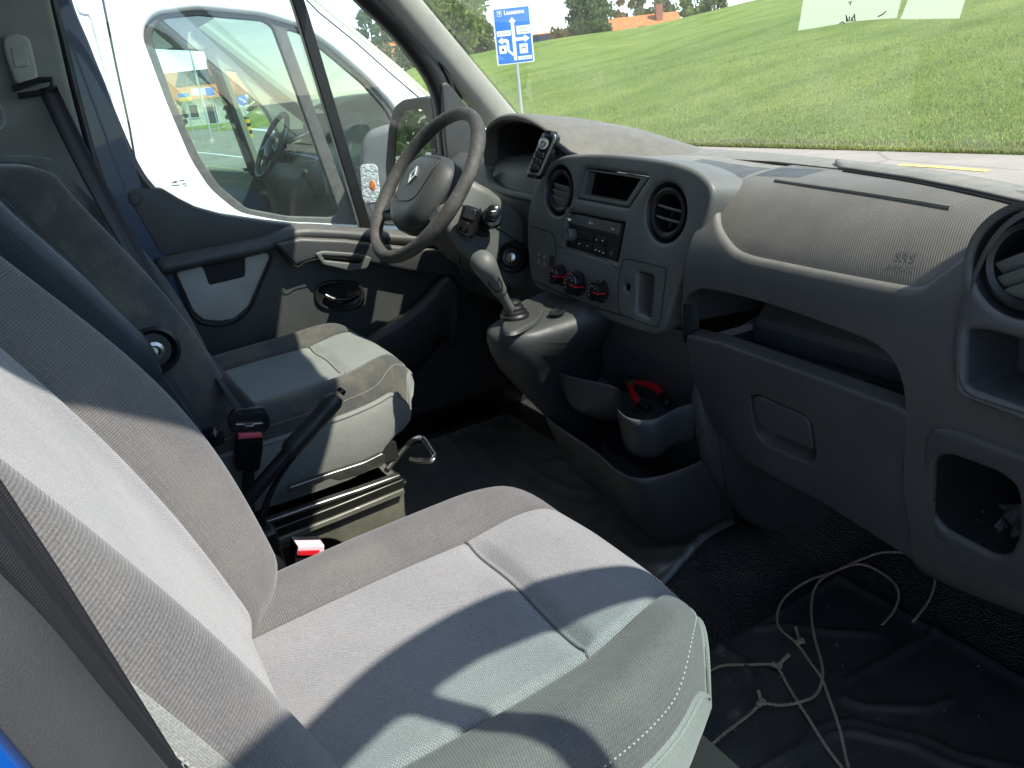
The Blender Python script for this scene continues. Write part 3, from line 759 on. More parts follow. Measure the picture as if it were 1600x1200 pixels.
for a, b in [(0.61, 0.42), (0.72, 0.44), (0.63, 0.16), (0.70, 0.15), (0.77, 0.14), (0.32, 0.2), (0.47, 0.2)]:
    rbox('button_mark', a, a + 0.02, b, b + 0.03, 0.0036, M_WHITEP, 0.0002)
lathe('volume_knob', [(0.013, 0), (0.0135, 0.003), (0.012, 0.014), (0.0105, 0.0165), (0.008, 0.0165), (0.007, 0.015), (0.0, 0.0148)], RP(0.17, 0.40), SN, M_STACK, radio, 28)
lathe('eject_button', [(0.0, 0.010), (0.005, 0.009), (0.0075, 0.006), (0.008, 0.0)][::-1], RP(0.065, 0.80), SN, M_CHROME, radio, 18)
lathe('aux_socket', [(0.004, 0.0), (0.004, 0.002), (0.002, 0.002), (0.0018, 0.0)], RP(0.90, 0.20), SN, M_STACK, radio, 14)
rbox('usb_slot', 0.87, 0.90, 0.40, 0.62, 0.001, M_DARK, 0.0003)
text_obj('radio_lettering', 'Bass', 0.0085, RP(0.47, 0.84, 0.0026), ru, rv, M_WHITEP, radio, 0.0002)
text_obj('radio_lettering', 'MP3', 0.006, RP(0.86, 0.80, 0.0026), ru, rv, M_WHITEP, radio, 0.0002)
# heater knobs
def knob(px, py, r, red, arc):
    c = SP(px, py); k = lathe('heater_knob', [(r + 0.004, 0.0), (r + 0.003, 0.004), (r, 0.005), (r * 0.97, 0.020), (r * 0.9, 0.024), (0.0, 0.0245)], c, SN, M_GLOSSBLK, dash, 32)
    for q in range(18):
        a = 2 * math.pi * q / 18; d = SU * math.cos(a) + SV * math.sin(a)
    a = red; d = SU * math.cos(a) + SV * math.sin(a); e = SU * -math.sin(a) + SV * math.cos(a)
    V_, F_ = box_geo(c + d * (r * 0.55) + SN * 0.0245, (r * 0.44, 0.0013, 0.0012), (d, e, SN))
    V2_, F2_ = box_geo(c + d * (r + 0.0002) + SN * 0.014, (0.0012, 0.0013, 0.0105), (d, e, SN))
    obj('pointer', *join_geo((V_, F_), (V2_, F2_)), M_REDP, k, smooth=False)
    if arc: tube('red_arc', [c + (SU * math.cos(q) + SV * math.sin(q)) * (r * 0.9) + SN * 0.0238 for q in [arc[0] + (arc[1] - arc[0]) * i / 14 for i in range(15)]], 0.0009, M_REDP, k, seg=5)
    for i in range(6):
        q = 0.7 + i * 0.62
        rr = r * 0.6; p = c + (SU * math.cos(q) + SV * math.sin(q)) * rr + SN * 0.0247
        V_, F_ = box_geo(p, (0.0011, 0.0018, 0.0003), (SU, SV, SN)); obj('symbol', V_, F_, MATS['grey_print'], k, smooth=False)
plain('grey_print', (0.30, 0.30, 0.29), 0.5)
knob(877, 430, 0.0195, 0.0, (1.6, 2.9)); knob(904, 443, 0.0235, -0.12, (1.2, 3.1)); knob(940, 455, 0.0195, -0.05, None)
# slot pocket and small socket
cup('slot_pocket', [SP(*q, -0.004) for q in slot], SN, 0.035, M_STACK, dash, 0.8, rad=0.008)
cup('small_socket', ring_pts(hole, SN, 0.006, 14), SN, 0.02, M_DARK, dash, 0.9, front=-0.004)
def groove(pl, fn, closed=False, r=0.0011, nm='panel_gap', par=None):
    p = [fn(*q) for q in pl]
    tube(nm, resample(catmull(p, 6, closed), 60, closed), r, M_DARK, par or dash, seg=6, closed=closed)
groove([(981, 405), (1036, 418), (1041, 424), (1037, 460), (1030, 505), (1022, 510), (985, 497), (968, 486), (967, 440), (972, 412)], SP, True)
groove([(832, 354), (860, 363), (868, 378), (869, 405), (868, 432)], SP)
groove([(832, 437), (870, 455), (920, 476), (985, 497)], SP, r=0.0015)
groove([(866, 383), (900, 393), (940, 404), (967, 420)], SP, r=0.0007)
for px, py in [(842, 397), (851, 402), (842, 408), (851, 413)]:
    p = SP(px, py); V_, F_ = box_geo(p, (0.003, 0.0035, 0.0006), (SU, SV, SN)); obj('switch_mark', V_, F_, MATS['grey_print'], dash, smooth=False)
plate('switch', [SP(*q, 0.001) for q in [(858, 398), (866, 400), (866, 424), (858, 421)]], [], SN, 0.004, M_BLACK, dash, bev=0.001)
for px, py in [(843, 403), (852, 408)]:
    plate('switch', [SP(px - 4, py - 11, 0.0004), SP(px + 4, py - 9, 0.0004), SP(px + 4, py + 12, 0.0004), SP(px - 4, py + 10, 0.0004)], [], SN, 0.003, M_STACK, dash, bev=0.0008)

# lower pocket panel at the right
LN = Vector((0, -0.985, -0.17)).normalized(); LO = Vector((0.72, 0.893, 0.45))
def LP(a, b): return AP(a, b, LO, LN)
lo = [(1440, 705), (1446, 680), (1462, 671), (1490, 675), (1620, 722), (1800, 780), (1800, 1010), (1600, 930), (1510, 893), (1460, 856), (1444, 815)]
lh = [(1459, 722), (1470, 712), (1488, 713), (1560, 740), (1586, 760), (1592, 790), (1590, 840), (1578, 868), (1555, 872), (1475, 830), (1456, 805)]
plate('pocket_panel', [LP(*q) for q in lo], [[LP(*q) for q in lh]], LN, 0.035, M_DASHLOW, dash, bev=0.008, rad=0.015, hrad=0.01, res=3)
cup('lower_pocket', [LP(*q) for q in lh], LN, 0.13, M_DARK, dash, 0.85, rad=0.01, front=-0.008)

# ---- instrument hood
HY = 0.965
hood_px = [(764, 292), (758, 262), (755, 230), (758, 205), (769, 189), (788, 181), (812, 182), (838, 193), (862, 211), (882, 238), (893, 262)]
rim = catmull([AY(a, b, HY) for a, b in hood_px], 6)
def hood_ring(y, kx, dz, cx=-0.42, grow=0.0):
    return [Vector((cx + (p.x - cx) * kx + grow, y, p.z + dz * smooth01(0.70, 0.93, p.z))) for p in rim]
rings = [[p + Vector((0, 0.03, 0)) + (Vector((-0.42, HY, 0.84)) - p).normalized() * 0.02 for p in rim],
         [p + Vector((0, 0.006, 0)) + (Vector((-0.42, HY, 0.84)) - p).normalized() * 0.012 for p in rim],
         [p + Vector((0, -0.002, 0)) + (Vector((-0.42, HY, 0.84)) - p).normalized() * 0.004 for p in rim],
         rim, [p + Vector((0, 0.006, 0)) + (Vector((-0.42, HY, 0.84)) - p).normalized() * -0.004 for p in rim],
         hood_ring(HY + 0.05, 1.06, -0.002), hood_ring(HY + 0.14, 1.22, -0.02, grow=0.03), hood_ring(HY + 0.24, 1.4, -0.05, grow=0.07), hood_ring(HY + 0.34, 1.5, -0.09, grow=0.08)]
M_HOOD = plastic('hood_plastic', (0.055, 0.053, 0.048), 0.55, dust=0.75, dustc=(0.26, 0.24, 0.205))
loft('instrument_hood', rings, M_HOOD, dash, ring_closed=False, sharp=0)
inner = [p + Vector((0, 0.025, 0)) + (Vector((-0.42, HY, 0.84)) - p).normalized() * 0.018 for p in rim]
low = [AY(a, b, HY + 0.02) for a, b in [(893, 262), (880, 300), (862, 316), (835, 309), (805, 302), (780, 296)]]
closed = resample(inner + [low[1], low[2], low[3], low[4]], 60, True)
cup('instrument_recess', closed, (0, -1, 0), 0.13, M_BLACK, dash, 0.82, shift=(0, 0, -0.02))
tube('hood_lower_lip', resample(catmull([AY(a, b, HY - 0.01) for a, b in [(764, 262), (766, 280), (778, 294), (800, 303), (830, 309), (852, 318), (866, 335)]], 6), 40), 0.010, M_STACK, dash, seg=10)
box('cluster_lens', (-0.46, 1.085, 0.80), (0.12, 0.004, 0.06), M_GLOSSBLK, dash)
# lower dash on the driver's side
pts = [Vector(p) for p in ((-0.86, 0.97, 0.80), (-0.62, 0.955, 0.79), (-0.56, 0.95, 0.755), (-0.25, 0.93, 0.745), (-0.25, 0.90, 0.46), (-0.86, 0.93, 0.46))]
rows = []
for i in range(13):
    x = -0.87 + 0.66 * i / 12
    rows.append([Vector((x, y, z)) for y, z in ((1.02, 0.83), (0.985, 0.815), (0.965, 0.78), (0.955, 0.70), (0.94, 0.58), (0.945, 0.46), (1.0, 0.42), (1.3, 0.42))])
grid('driver_lower_dash', rows, M_DASHLOW, dash, sharp=0)
# side demister vent at the far corner
lathe('air_vent', [(0.045, 0.0), (0.044, 0.008), (0.036, 0.010), (0.034, 0.0), (0.03, -0.03), (0.0, -0.03)], (-0.70, 0.962, 0.745), (0.15, -1, 0.15), M_BLACK, dash, 28)

# ---- gear lever console under the stack
def console_ring(z, ny, nx, hw0, hw1, yb=0.95, bx=-0.12):
    """rounded-nose outline, nose at (nx, ny), back at y = yb"""
    L_ = []; n = 14
    cl = Vector((nx, ny + hw0, z)); 
    for k in range(n + 1):
        a = math.pi + math.pi * k / n          # left side round the nose to the right side
        L_.append(Vector((nx + math.cos(a) * hw0, ny + hw0 + math.sin(a) * hw0, z)))
    return [Vector((bx - hw1, yb, z))] + [Vector((bx - hw1 * 0.98, (yb + ny) / 2 + 0.03, z))] + L_ + [Vector((bx + hw1 * 0.98, (yb + ny) / 2 + 0.03, z)), Vector((bx + hw1, yb, z))]
M_CONS = plastic('console_plastic', (0.034, 0.037, 0.037), 0.48, dust=0.10)
cr_ = [console_ring(0.552, 0.700, -0.10, 0.040, 0.07), console_ring(0.551, 0.678, -0.10, 0.058, 0.09), console_ring(0.543, 0.666, -0.10, 0.066, 0.105), console_ring(0.525, 0.664, -0.10, 0.069, 0.12), console_ring(0.495, 0.672, -0.106, 0.067, 0.11, 0.95, -0.14),
       console_ring(0.46, 0.690, -0.118, 0.060, 0.095, 0.95, -0.165), console_ring(0.42, 0.718, -0.132, 0.050, 0.090, 0.95, -0.185), console_ring(0.36, 0.765, -0.150, 0.040, 0.085, 0.95, -0.21), console_ring(0.28, 0.825, -0.168, 0.032, 0.08, 0.95, -0.22), console_ring(0.16, 0.90, -0.18, 0.025, 0.08, 0.95, -0.23)]
for rg in cr_[:4]:
    for q in rg: q.z += 0.02 * smooth01(0.70, 0.92, q.y)
loft('gear_console', cr_, M_CONS, dash, sharp=0)
top_ring = [AZ(a, b, 0.556) for a, b in [(784, 514), (792, 496), (808, 480), (826, 470), (842, 472), (852, 482), (846, 500), (826, 514), (804, 524), (790, 524)]]
loft('gear_plinth', [resample(catmull(top_ring, 5, True), 40, True), [q + Vector((0, 0, 0.008)) for q in resample(catmull([(p - sum(top_ring, Vector()) / 10) * 0.93 + sum(top_ring, Vector()) / 10 for p in top_ring], 5, True), 40, True)]], M_CONS, dash, cap0=False, bevel=0.003)
sk = AZ(871, 489, 0.566)
lathe('socket_cap', [(0.017, 0.0), (0.017, 0.004), (0.014, 0.005), (0.013, 0.002), (0.0, 0.002)], sk, (0, -0.2, 1), M_BLACK, dash, 24, up=(0, 1, 0))
# ---- trays below
def bin_(nm, rim2, z, depth, wall, fwd, mat, inm):
    rim2 = catmull([Vector((a, b, 0)) for a, b in rim2], 8, True); rim2 = resample(rim2, 90, True)
    c = sum(rim2, Vector()) / len(rim2); rg = []
    def sec(zz, inset, dy):
        out = []
        for q in rim2:
            d = (c - q).normalized(); p = q + d * inset; out.append(Vector((p.x, p.y + dy, zz)))
        return out
    outer = [sec(z - depth, 0.050, fwd), sec(z - depth * 0.9, 0.026, fwd * 0.85), sec(z - depth * 0.7, 0.014, fwd * 0.55), sec(z - depth * 0.35, 0.006, fwd * 0.2), sec(z - 0.012, 0.0, 0), sec(z - 0.003, 0.001, 0), sec(z, 0.004, 0)]
    inn = [sec(z, wall - 0.003, 0), sec(z - 0.004, wall, 0), sec(z - depth * 0.6, wall + 0.012, fwd * 0.4), sec(z - depth * 0.85, wall + 0.03, fwd * 0.8)]
    return loft(nm, outer + inn, mat, dash, cap0=True, cap1=True, sharp=0)
bin_('upper_tray', [(-0.185, 0.91), (-0.145, 0.855), (-0.098, 0.812), (-0.04, 0.818), (0.02, 0.834), (0.066, 0.842), (0.105, 0.818), (0.145, 0.782), (0.195, 0.772), (0.228, 0.80), (0.222, 0.86), (0.215, 0.93), (0.1, 0.97), (-0.1, 0.96)], 0.425, 0.10, 0.008, 0.01, M_DASHLOW, 'tray')
bin_('lower_bin', [(-0.20, 0.93), (-0.185, 0.85), (-0.15, 0.808), (-0.05, 0.795), (0.06, 0.786), (0.15, 0.772), (0.20, 0.785), (0.222, 0.84), (0.225, 0.92), (0.20, 1.02), (0.0, 1.05), (-0.15, 1.03)], 0.298, 0.20, 0.008, 0.07, M_DASHLOW, 'bin')
rows = []
for i in range(15):
    x = -0.20 + 0.445 * i / 14; c = 0.05 * ((x - 0.02) / 0.22) ** 2
    rows.append([Vector((x, y + c * -0.2, z)) for y, z in ((0.905, 0.56), (0.905, 0.52), (0.915, 0.47), (0.945, 0.40), (0.96, 0.30), (0.99, 0.15), (1.08, 0.06), (1.25, 0.05))])
grid('console_back', rows, M_DASHLOW, dash, sharp=0)
# right cheek of the console, sweeping forward under the glovebox
rows = []
for k, (z, y0) in enumerate(((0.545, 0.90), (0.50, 0.905), (0.43, 0.895), (0.36, 0.905), (0.30, 0.915), (0.22, 0.96), (0.12, 1.03), (0.06, 1.10))):
    rows.append([Vector((x, y, z)) for x, y in ((0.205, y0 + 0.03), (0.213, y0 + 0.006), (0.224, y0), (0.236, y0 + 0.012), (0.25, y0 + 0.07), (0.27, 1.15), (0.30, 1.30))])
grid('console_cheek', rows, M_DASHLOW, dash, sharp=0)
lathe('screw', [(0.004, 0.0), (0.004, 0.002), (0.0, 0.0025)], AY(1097, 676, 0.905), (0.3, -1, 0), M_CHROME, dash, 12)

# ---- gear lever
gb = AZ(804, 494, 0.566)
gear = thing('gear_lever', gb, 'grey gear lever with dusty knob standing on the console under the dash', 'gear lever')
kn = AY(765, 428, gb.y - 0.07)
ax = (kn - gb).normalized()
tube('shaft', [gb, gb + ax * 0.05, gb + ax * 0.09, kn - ax * 0.005], [0.010, 0.0095, 0.012, 0.014], M_STACK, gear, seg=16)
lathe('boot', [(0.030, -0.004), (0.030, 0.004), (0.026, 0.008), (0.026, 0.012), (0.021, 0.015), (0.021, 0.020), (0.016, 0.024), (0.016, 0.030), (0.011, 0.034)], gb, (0, 0, 1), M_BLACK, gear, 28, up=(0, 1, 0))
M_KNOB = plastic('worn_knob', (0.11, 0.108, 0.10), 0.5, gs=0.3)
u_, v_, n_ = frame(ax, (0, 1, 0))
rings = []
for r, h, s in [(0.012, -0.060, 1), (0.0145, -0.052, 1.0), (0.0155, -0.035, 1.05), (0.0175, -0.015, 1.15), (0.0205, 0.005, 1.22), (0.0228, 0.022, 1.22), (0.0228, 0.036, 1.18), (0.019, 0.047, 1.1), (0.011, 0.053, 1), (0.003, 0.055, 1)]:
    rings.append([kn + n_ * h + u_ * (r * s * math.cos(2 * math.pi * k / 24)) + v_ * (r * math.sin(2 * math.pi * k / 24)) for k in range(24)])
loft('knob', rings, M_KNOB, gear, sharp=0)
vd = (CAM - kn); vd = (vd - n_ * vd.dot(n_)).normalized(); ud = n_.cross(vd)
tube('knob_seam', [kn + vd * (0.0212 - 0.004 * abs(math.sin(a)) ) + ud * (0.011 * math.cos(a)) + n_ * (-0.008 + 0.030 * math.sin(a)) for a in [2 * math.pi * k / 30 for k in range(30)]], 0.0014, M_BLACK, gear, closed=True, seg=6)

# ================================================================== steering wheel and column
WC = Vector((-0.50, 0.749, 0.802)); WE1 = Vector((1, 0, 0)); WE2 = Vector((0, 0.643, 0.766)); WN = Vector((0, -0.766, 0.643))
t_ = NT('worn_wheel_foam'); _v = t_.coord()
_w = t_.ramp(t_.noise(_v, 16, 9, 0.75), [(0.36, (0.040, 0.038, 0.036)), (0.55, (0.080, 0.075, 0.068)), (0.72, (0.14, 0.13, 0.115))])
_p = t_.ramp(t_.noise(_v, 110, 6, 0.8), [(0.30, (0.25,) * 3), (0.45, (1.0,) * 3)])
t_.bsdf(t_.mix(1.0, _w, _p, 'MULTIPLY'), 0.62, t_.bump(t_.noise(_v, 160, 6, 0.75), 0.8, 0.002), 0, 0.35); M_WHEEL = t_.m
M_HUB = plastic('airbag_hub', (0.048, 0.049, 0.047), 0.5, gs=0.3)
wheel = thing('steering_wheel', WC - Vector((0, 0, 0.1)), 'worn grey steering wheel with airbag hub and diamond badge', 'steering wheel')
def wpt(a, b, h=0.0): return WC + WE1 * a + WE2 * b + WN * h
path = []; rr = []
for k in range(96):
    a = 2 * math.pi * k / 96; path.append(wpt(0.189 * math.cos(a), 0.189 * math.sin(a)))
    g = max(math.exp(-((((a - x + math.pi) % (2 * math.pi)) - math.pi) / 0.35) ** 2) for x in (R_(-25), R_(205), R_(40), R_(140)))
    rr.append(0.0150 + 0.0022 * g)
tube('rim', path, rr, M_WHEEL, wheel, seg=20, closed=True, sharp=0)
ho = [(-0.060, 0.070), (0.0, 0.078), (0.060, 0.070), (0.095, 0.045), (0.106, 0.005), (0.102, -0.045), (0.085, -0.088), (0.05, -0.112), (0.0, -0.118), (-0.05, -0.112), (-0.085, -0.088), (-0.102, -0.045), (-0.106, 0.005), (-0.095, 0.045)]
ho = resample(catmull([Vector((a, b, 0)) for a, b in ho], 6, True), 64, True)
def hub_ring(s, h, db=0.0): return [wpt(q.x * s, q.y * s + db, h) for q in ho]
loft('hub', [hub_ring(0.86, -0.045), hub_ring(1.0, -0.030), hub_ring(1.0, -0.006), hub_ring(0.985, 0.000), hub_ring(0.95, 0.008), hub_ring(0.86, 0.020), hub_ring(0.74, 0.027), hub_ring(0.66, 0.0295), hub_ring(0.35, 0.0325), hub_ring(0.02, 0.0335)], M_HUB, wheel, sharp=0)
# seam round the cover and the raised centre shield
hub = bpy.data.objects['hub']
sh_ = [(-0.058, 0.062), (0, 0.068), (0.058, 0.062), (0.070, 0.02), (0.055, -0.045), (0.0, -0.06), (-0.055, -0.045), (-0.070, 0.02)]
def dome(a, b):
    r = max(min((Vector((a, b)).length) / 0.105, 1.0), 0); return 0.0340 - 0.006 * r ** 2 - 0.026 * max(0, (r - 0.62) / 0.38) ** 1.6
tube('cover_seam', resample(catmull([wpt(a, b, dome(a, b) + 0.0005) for a, b in sh_], 8, True), 70, True), 0.0013, M_BLACK, hub, closed=True, seg=6)
tube('cover_seam', [wpt(q.x * 1.002, q.y * 1.002, -0.012) for q in ho], 0.002, M_BLACK, hub, closed=True, seg=6)
# silver diamond badge
d_o = [(0, 0.024), (0.016, 0), (0, -0.024), (-0.016, 0)]; d_i = [(0, 0.014), (0.0085, 0), (0, -0.014), (-0.0085, 0)]
plate('badge', [wpt(a, b + 0.004, 0.0380) for a, b in d_o], [[wpt(a, b + 0.004, 0.0380) for a, b in d_i]], WN, 0.005, plain('badge_silver', (0.7, 0.7, 0.68), 0.25, 1.0), wheel, bev=0.0012, up=WE2)
lathe('badge_ring', [(0.027, 0.0), (0.027, 0.001), (0.0255, 0.0012), (0.0, 0.001)], wpt(0, 0.004, 0.0320), WN, M_HUB, wheel, 30, up=WE2)
text_obj('airbag_mark', 'AIRBAG', 0.010, wpt(0, -0.070, 0.0272), WE1, WE2 * 0.95 + WN * 0.3, M_BLACK, wheel, 0.0006)
for sg in (-1, 1):
    rings = []
    for a, b, h, hw, th in ((0.085, -0.060, -0.018, 0.036, 0.012), (0.115, -0.070, -0.016, 0.028, 0.010), (0.145, -0.082, -0.010, 0.024, 0.009), (0.172, -0.092, -0.003, 0.026, 0.009)):
        c = wpt(sg * a, b, h); t = (WE1 * sg * 0.35 + WE2 * 0.93).normalized()
        rings.append([c + t * (hw * math.cos(2 * math.pi * k / 14)) + WN * (th * math.sin(2 * math.pi * k / 14)) for k in range(14)])
    sp = loft('spoke', rings, M_STACK, wheel, sharp=0)
    plate('switch_pad', [wpt(sg * a, b, 0.001 + a * 0.02) for a, b in ((0.110, -0.050), (0.142, -0.062), (0.146, -0.088), (0.114, -0.080))], [], WN, 0.008, M_BLACK, sp, bev=0.002, up=WE2, rad=0.005)

col = thing('steering_column', WC + Vector((0, 0.15, -0.22)), 'grey steering column shroud with black stalks and ignition lock behind the wheel', 'steering column')
rings = []
for d, hw, hu, hd in ((0.035, 0.045, 0.04, 0.045), (0.05, 0.065, 0.05, 0.06), (0.075, 0.080, 0.062, 0.080), (0.12, 0.088, 0.066, 0.098), (0.18, 0.092, 0.062, 0.110), (0.25, 0.095, 0.06, 0.11), (0.32, 0.095, 0.06, 0.10)):
    c = WC - WN * d; o_ = fillet([Vector((-hw, -hd, 0)), Vector((hw, -hd, 0)), Vector((hw * 0.92, hu, 0)), Vector((-hw * 0.92, hu, 0))], 0.022, 5)
    rings.append([c + WE1 * q.x + WE2 * q.y for q in o_])
loft('shroud', rings, M_STACK, col, sharp=45)
tube('shroud_seam', [WC - WN * d + WE1 * (hw + 0.0005) + WE2 * -0.004 for d, hw in ((0.05, 0.062), (0.075, 0.077), (0.12, 0.085), (0.18, 0.089), (0.25, 0.092))], 0.0014, M_BLACK, col, seg=6)
lathe('boss', [(0.05, -0.06), (0.055, -0.03), (0.052, -0.02), (0.03, -0.01)], WC - WN * 0.015, WN, M_BLACK, col, 30, up=WE2)
# audio control pod
pc = AX(733, 347, -0.372); pa = Vector((0.72, -0.55, 0.35)).normalized(); pu = Vector((0, 0.5, 0.86)); pu = (pu - pa * pu.dot(pa)).normalized(); pv = pa.cross(pu)
rings = []
for d, s in ((-0.05, 0.5), (-0.03, 0.85), (0.0, 1.0), (0.010, 0.97), (0.014, 0.85)):
    o_ = fillet([Vector((-0.022, -0.036, 0)), Vector((0.022, -0.03, 0)), Vector((0.024, 0.034, 0)), Vector((-0.018, 0.036, 0))], 0.010, 5)
    rings.append([pc + pa * d + pv * (q.x * s) + pu * (q.y * s) for q in o_])
pod = loft('control_pod', rings, M_GLOSSBLK, col, sharp=40)
V_, F_ = box_geo(pc + pa * 0.015 + pu * 0.016 + pv * 0.002, (0.014, 0.013, 0.003), (pv, pu, pa)); obj('pod_key', V_, F_, M_BLACK, pod, bevel=0.002)
lathe('pod_wheel', [(0.0105, 0.0), (0.011, 0.012), (0.008, 0.016), (0.0, 0.0165)], pc + pa * 0.008 - pu * 0.014, pa, M_GLOSSBLK, pod, 20, up=pu)
tube('pod_arm', [pc - pa * 0.03, pc - pa * 0.055 + WN * -0.03, WC - WN * 0.11 + WE1 * 0.07], [0.018, 0.016, 0.02], M_BLACK, col, seg=14)
# wiper stalk seen end-on
sc_ = AX(771, 332, -0.315); sa = (sc_ - (WC - WN * 0.155 + WE1 * 0.085 + WE2 * 0.0)).normalized()
stk = lathe('stalk', [(0.024, -0.085), (0.025, -0.06), (0.022, -0.05), (0.014, -0.048), (0.012, -0.03), (0.0135, -0.01), (0.0155, -0.004), (0.0165, 0.006), (0.0155, 0.012), (0.011, 0.015), (0.0, 0.0155)], sc_, sa, M_GLOSSBLK, col, 24)
lathe('stalk_band', [(0.0162, 0.0), (0.0170, 0.0005), (0.0170, 0.0030), (0.0162, 0.0035)], sc_ - sa * 0.006, sa, M_CHROME, stk, 24, cap0=False, cap1=False)
u_, v_, n_ = frame(sa); V_, F_ = box_geo(sc_ + sa * 0.0157, (0.005, 0.0012, 0.0003), (u_, v_, n_)); obj('stalk_mark', V_, F_, M_WHITEP, stk, smooth=False)
# ignition lock
ic = AX(798, 402, -0.385); ia = Vector((0.75, -0.62, 0.22)).normalized()
ig = lathe('ignition_lock', [(0.040, -0.03), (0.036, -0.004), (0.033, 0.0), (0.030, -0.003), (0.022, -0.012), (0.012, -0.014), (0.012, -0.002), (0.009, -0.002)], ic, ia, M_BLACK, col, 30, cap0=False, cap1=False)
lathe('lock_face', [(0.0115, -0.006), (0.0115, -0.001), (0.0095, 0.0), (0.0, 0.0)], ic, ia, M_CHROME, ig, 22)
u_, v_, n_ = frame(ia); V_, F_ = box_geo(ic + ia * 0.0006, (0.0013, 0.006, 0.0006), (u_, v_, n_)); obj('key_slot', V_, F_, M_DARK, ig, smooth=False)
tube('trim_wire', resample(catmull([AX(a, b, -0.47) for a, b in [(722, 385), (718, 410), (726, 432), (742, 440), (752, 430)]], 6), 24), 0.003, M_BLACK, col, seg=6)

# ================================================================== handset on the dash
hs = AY(845, 240, 0.905)
hand = thing('handset', hs - Vector((0, 0, 0.05)), 'black handset with round emblem clipped to a bracket left of the centre stack', 'handset')
hq = [(848, 207), (867, 209), (868, 216), (843, 275), (824, 274), (823, 268)]
HN = Vector((0.35, -0.9, 0.25)).normalized()
def HP(a, b, o=0.0): return AP(a, b, hs + HN * o, HN)
plate('case', [HP(*q) for q in hq], [], HN, 0.018, M_GLOSSBLK, hand, bev=0.004, rad=0.008, res=3)
plate('edge', [HP(*q, 0.0004) for q in hq], [[HP(*q, 0.0004) for q in [(850, 211), (864, 212), (864, 218), (841, 271), (828, 270), (827, 266)]]], HN, 0.003, M_CHROME, hand, bev=0.0007, rad=0.007, hrad=0.005)
u_, v_, n_ = frame(HN); ec = HP(849, 224, 0.0012)
lathe('emblem', [(0.0125, 0.0), (0.0125, 0.001), (0.0, 0.0012)], ec, HN, plain('emblem_grey', (0.42, 0.43, 0.40), 0.4), hand, 26)
tube('emblem_curve', [ec + HN * 0.0015 + (u_ * math.cos(a) * (0.004 + 0.0006 * a) + v_ * math.sin(a) * (0.004 + 0.0006 * a)) for a in [i * 0.35 for i in range(20)]], 0.0008, M_BLACK, hand, seg=5)
for (a, b) in ((840, 240), (846, 243), (836, 250), (842, 253), (833, 260), (838, 262)):
    p = HP(a, b, 0.0012); V_, F_ = box_geo(p, (0.006, 0.0055, 0.0012), (u_, v_, n_)); obj('key', V_, F_, M_BLACK, hand, bevel=0.0012)
tube('bracket', [HP(862, 225) - HN * 0.018, HP(880, 240) - HN * 0.02, HP(893, 246) - HN * 0.03], 0.009, M_GLOSSBLK, hand, seg=10)
plate('clip', [HP(*q, 0.004) for q in [(850, 203), (861, 204), (861, 210), (850, 209)]], [], HN, 0.024, M_BLACK, hand, bev=0.001)
plate('clip', [HP(*q, 0.004) for q in [(824, 270), (838, 272), (836, 279), (823, 277)]], [], HN, 0.024, M_GLOSSBLK, hand, bev=0.002)

# ================================================================== driver's door
DX = -0.85
door = bpy.data.objects.new('door', None); COL.objects.link(door); door.parent = cab; door.location = Vector((DX, 0.55, 0.02)) - wloc(cab); door['label'] = 'driver door with dark trim, light grey pocket plate and side window'
M_DOOR = plastic('door_trim', (0.040, 0.042, 0.042), 0.45, dust=0.3)
def dp(a, b, o=0.0): return AX(a, b, DX + o)
# main trim below the waist
main = [(250, 400), (330, 385), (430, 366), (600, 366), (760, 372), (790, 430), (800, 560), (770, 760), (560, 900), (420, 820), (345, 640), (300, 520)]
plate('door_trim', [dp(*q) for q in main], [], (1, 0, 0), 0.05, M_DOOR, door, bev=0.008, rad=0.01)
# upper belt trim rising to the rear
up_ = [(196, 304), (202, 297), (214, 293), (255, 295), (280, 310), (310, 325), (350, 336), (420, 346), (500, 355), (600, 362), (760, 362), (760, 374), (600, 371), (520, 366), (465, 362), (425, 371), (330, 388), (258, 402), (246, 392)]
plate('window_trim', [dp(*q, 0.016) for q in up_], [], (1, 0, 0), 0.06, M_DOOR, door, bev=0.006, res=3)
lathe('trim_plug', [(0.0125, 0.0), (0.0125, 0.0012), (0.011, 0.0016), (0.0, 0.0016)], dp(211, 312, 0.016), (1, 0, 0), M_DOOR, door, 24)
tube('plug_gap', ring_pts(dp(211, 312, 0.0165), (1, 0, 0), 0.0132, 28), 0.0009, M_DARK, door, closed=True, seg=6)
# shoulder ridge sweeping down to the armrest
rg = resample(catmull([dp(a, b, 0.022) for a, b in [(246, 418), (300, 405), (360, 393), (410, 382), (438, 371), (468, 363), (520, 364), (600, 370), (760, 380)]], 6), 60)
loft('shoulder', [[p + Vector((0.020, 0, -0.016)), p + Vector((0.026, 0, -0.004)), p + Vector((0.020, 0, 0.010)), p + Vector((0.0, 0, 0.020)), p + Vector((-0.03, 0, 0.02)), p + Vector((-0.03, 0, -0.03))] for p in rg], M_DOOR, door, sharp=0)
# armrest section with pull cup
ar = [(429, 381), (470, 371), (540, 374), (620, 384), (760, 398), (760, 440), (640, 425), (560, 408), (500, 404), (462, 416)]
plate('armrest', [dp(*q, 0.055) for q in ar], [], (1, 0, 0), 0.07, M_DOOR, door, bev=0.012, res=3)
groove([(428, 377), (440, 392), (462, 416), (478, 409), (500, 404)], lambda a, b: dp(a, b, 0.0575), r=0.0014, par=door)
pc_ = [(492, 396), (506, 392), (560, 396), (582, 403), (574, 420), (548, 424), (505, 414)]
plate('pull_cup', [dp(*q, 0.060) for q in pc_], [[dp(*q, 0.060) for q in [(503, 399), (555, 402), (568, 406), (562, 413), (508, 407)]]], (1, 0, 0), 0.016, M_STACK, door, bev=0.004, rad=0.008, hrad=0.004)
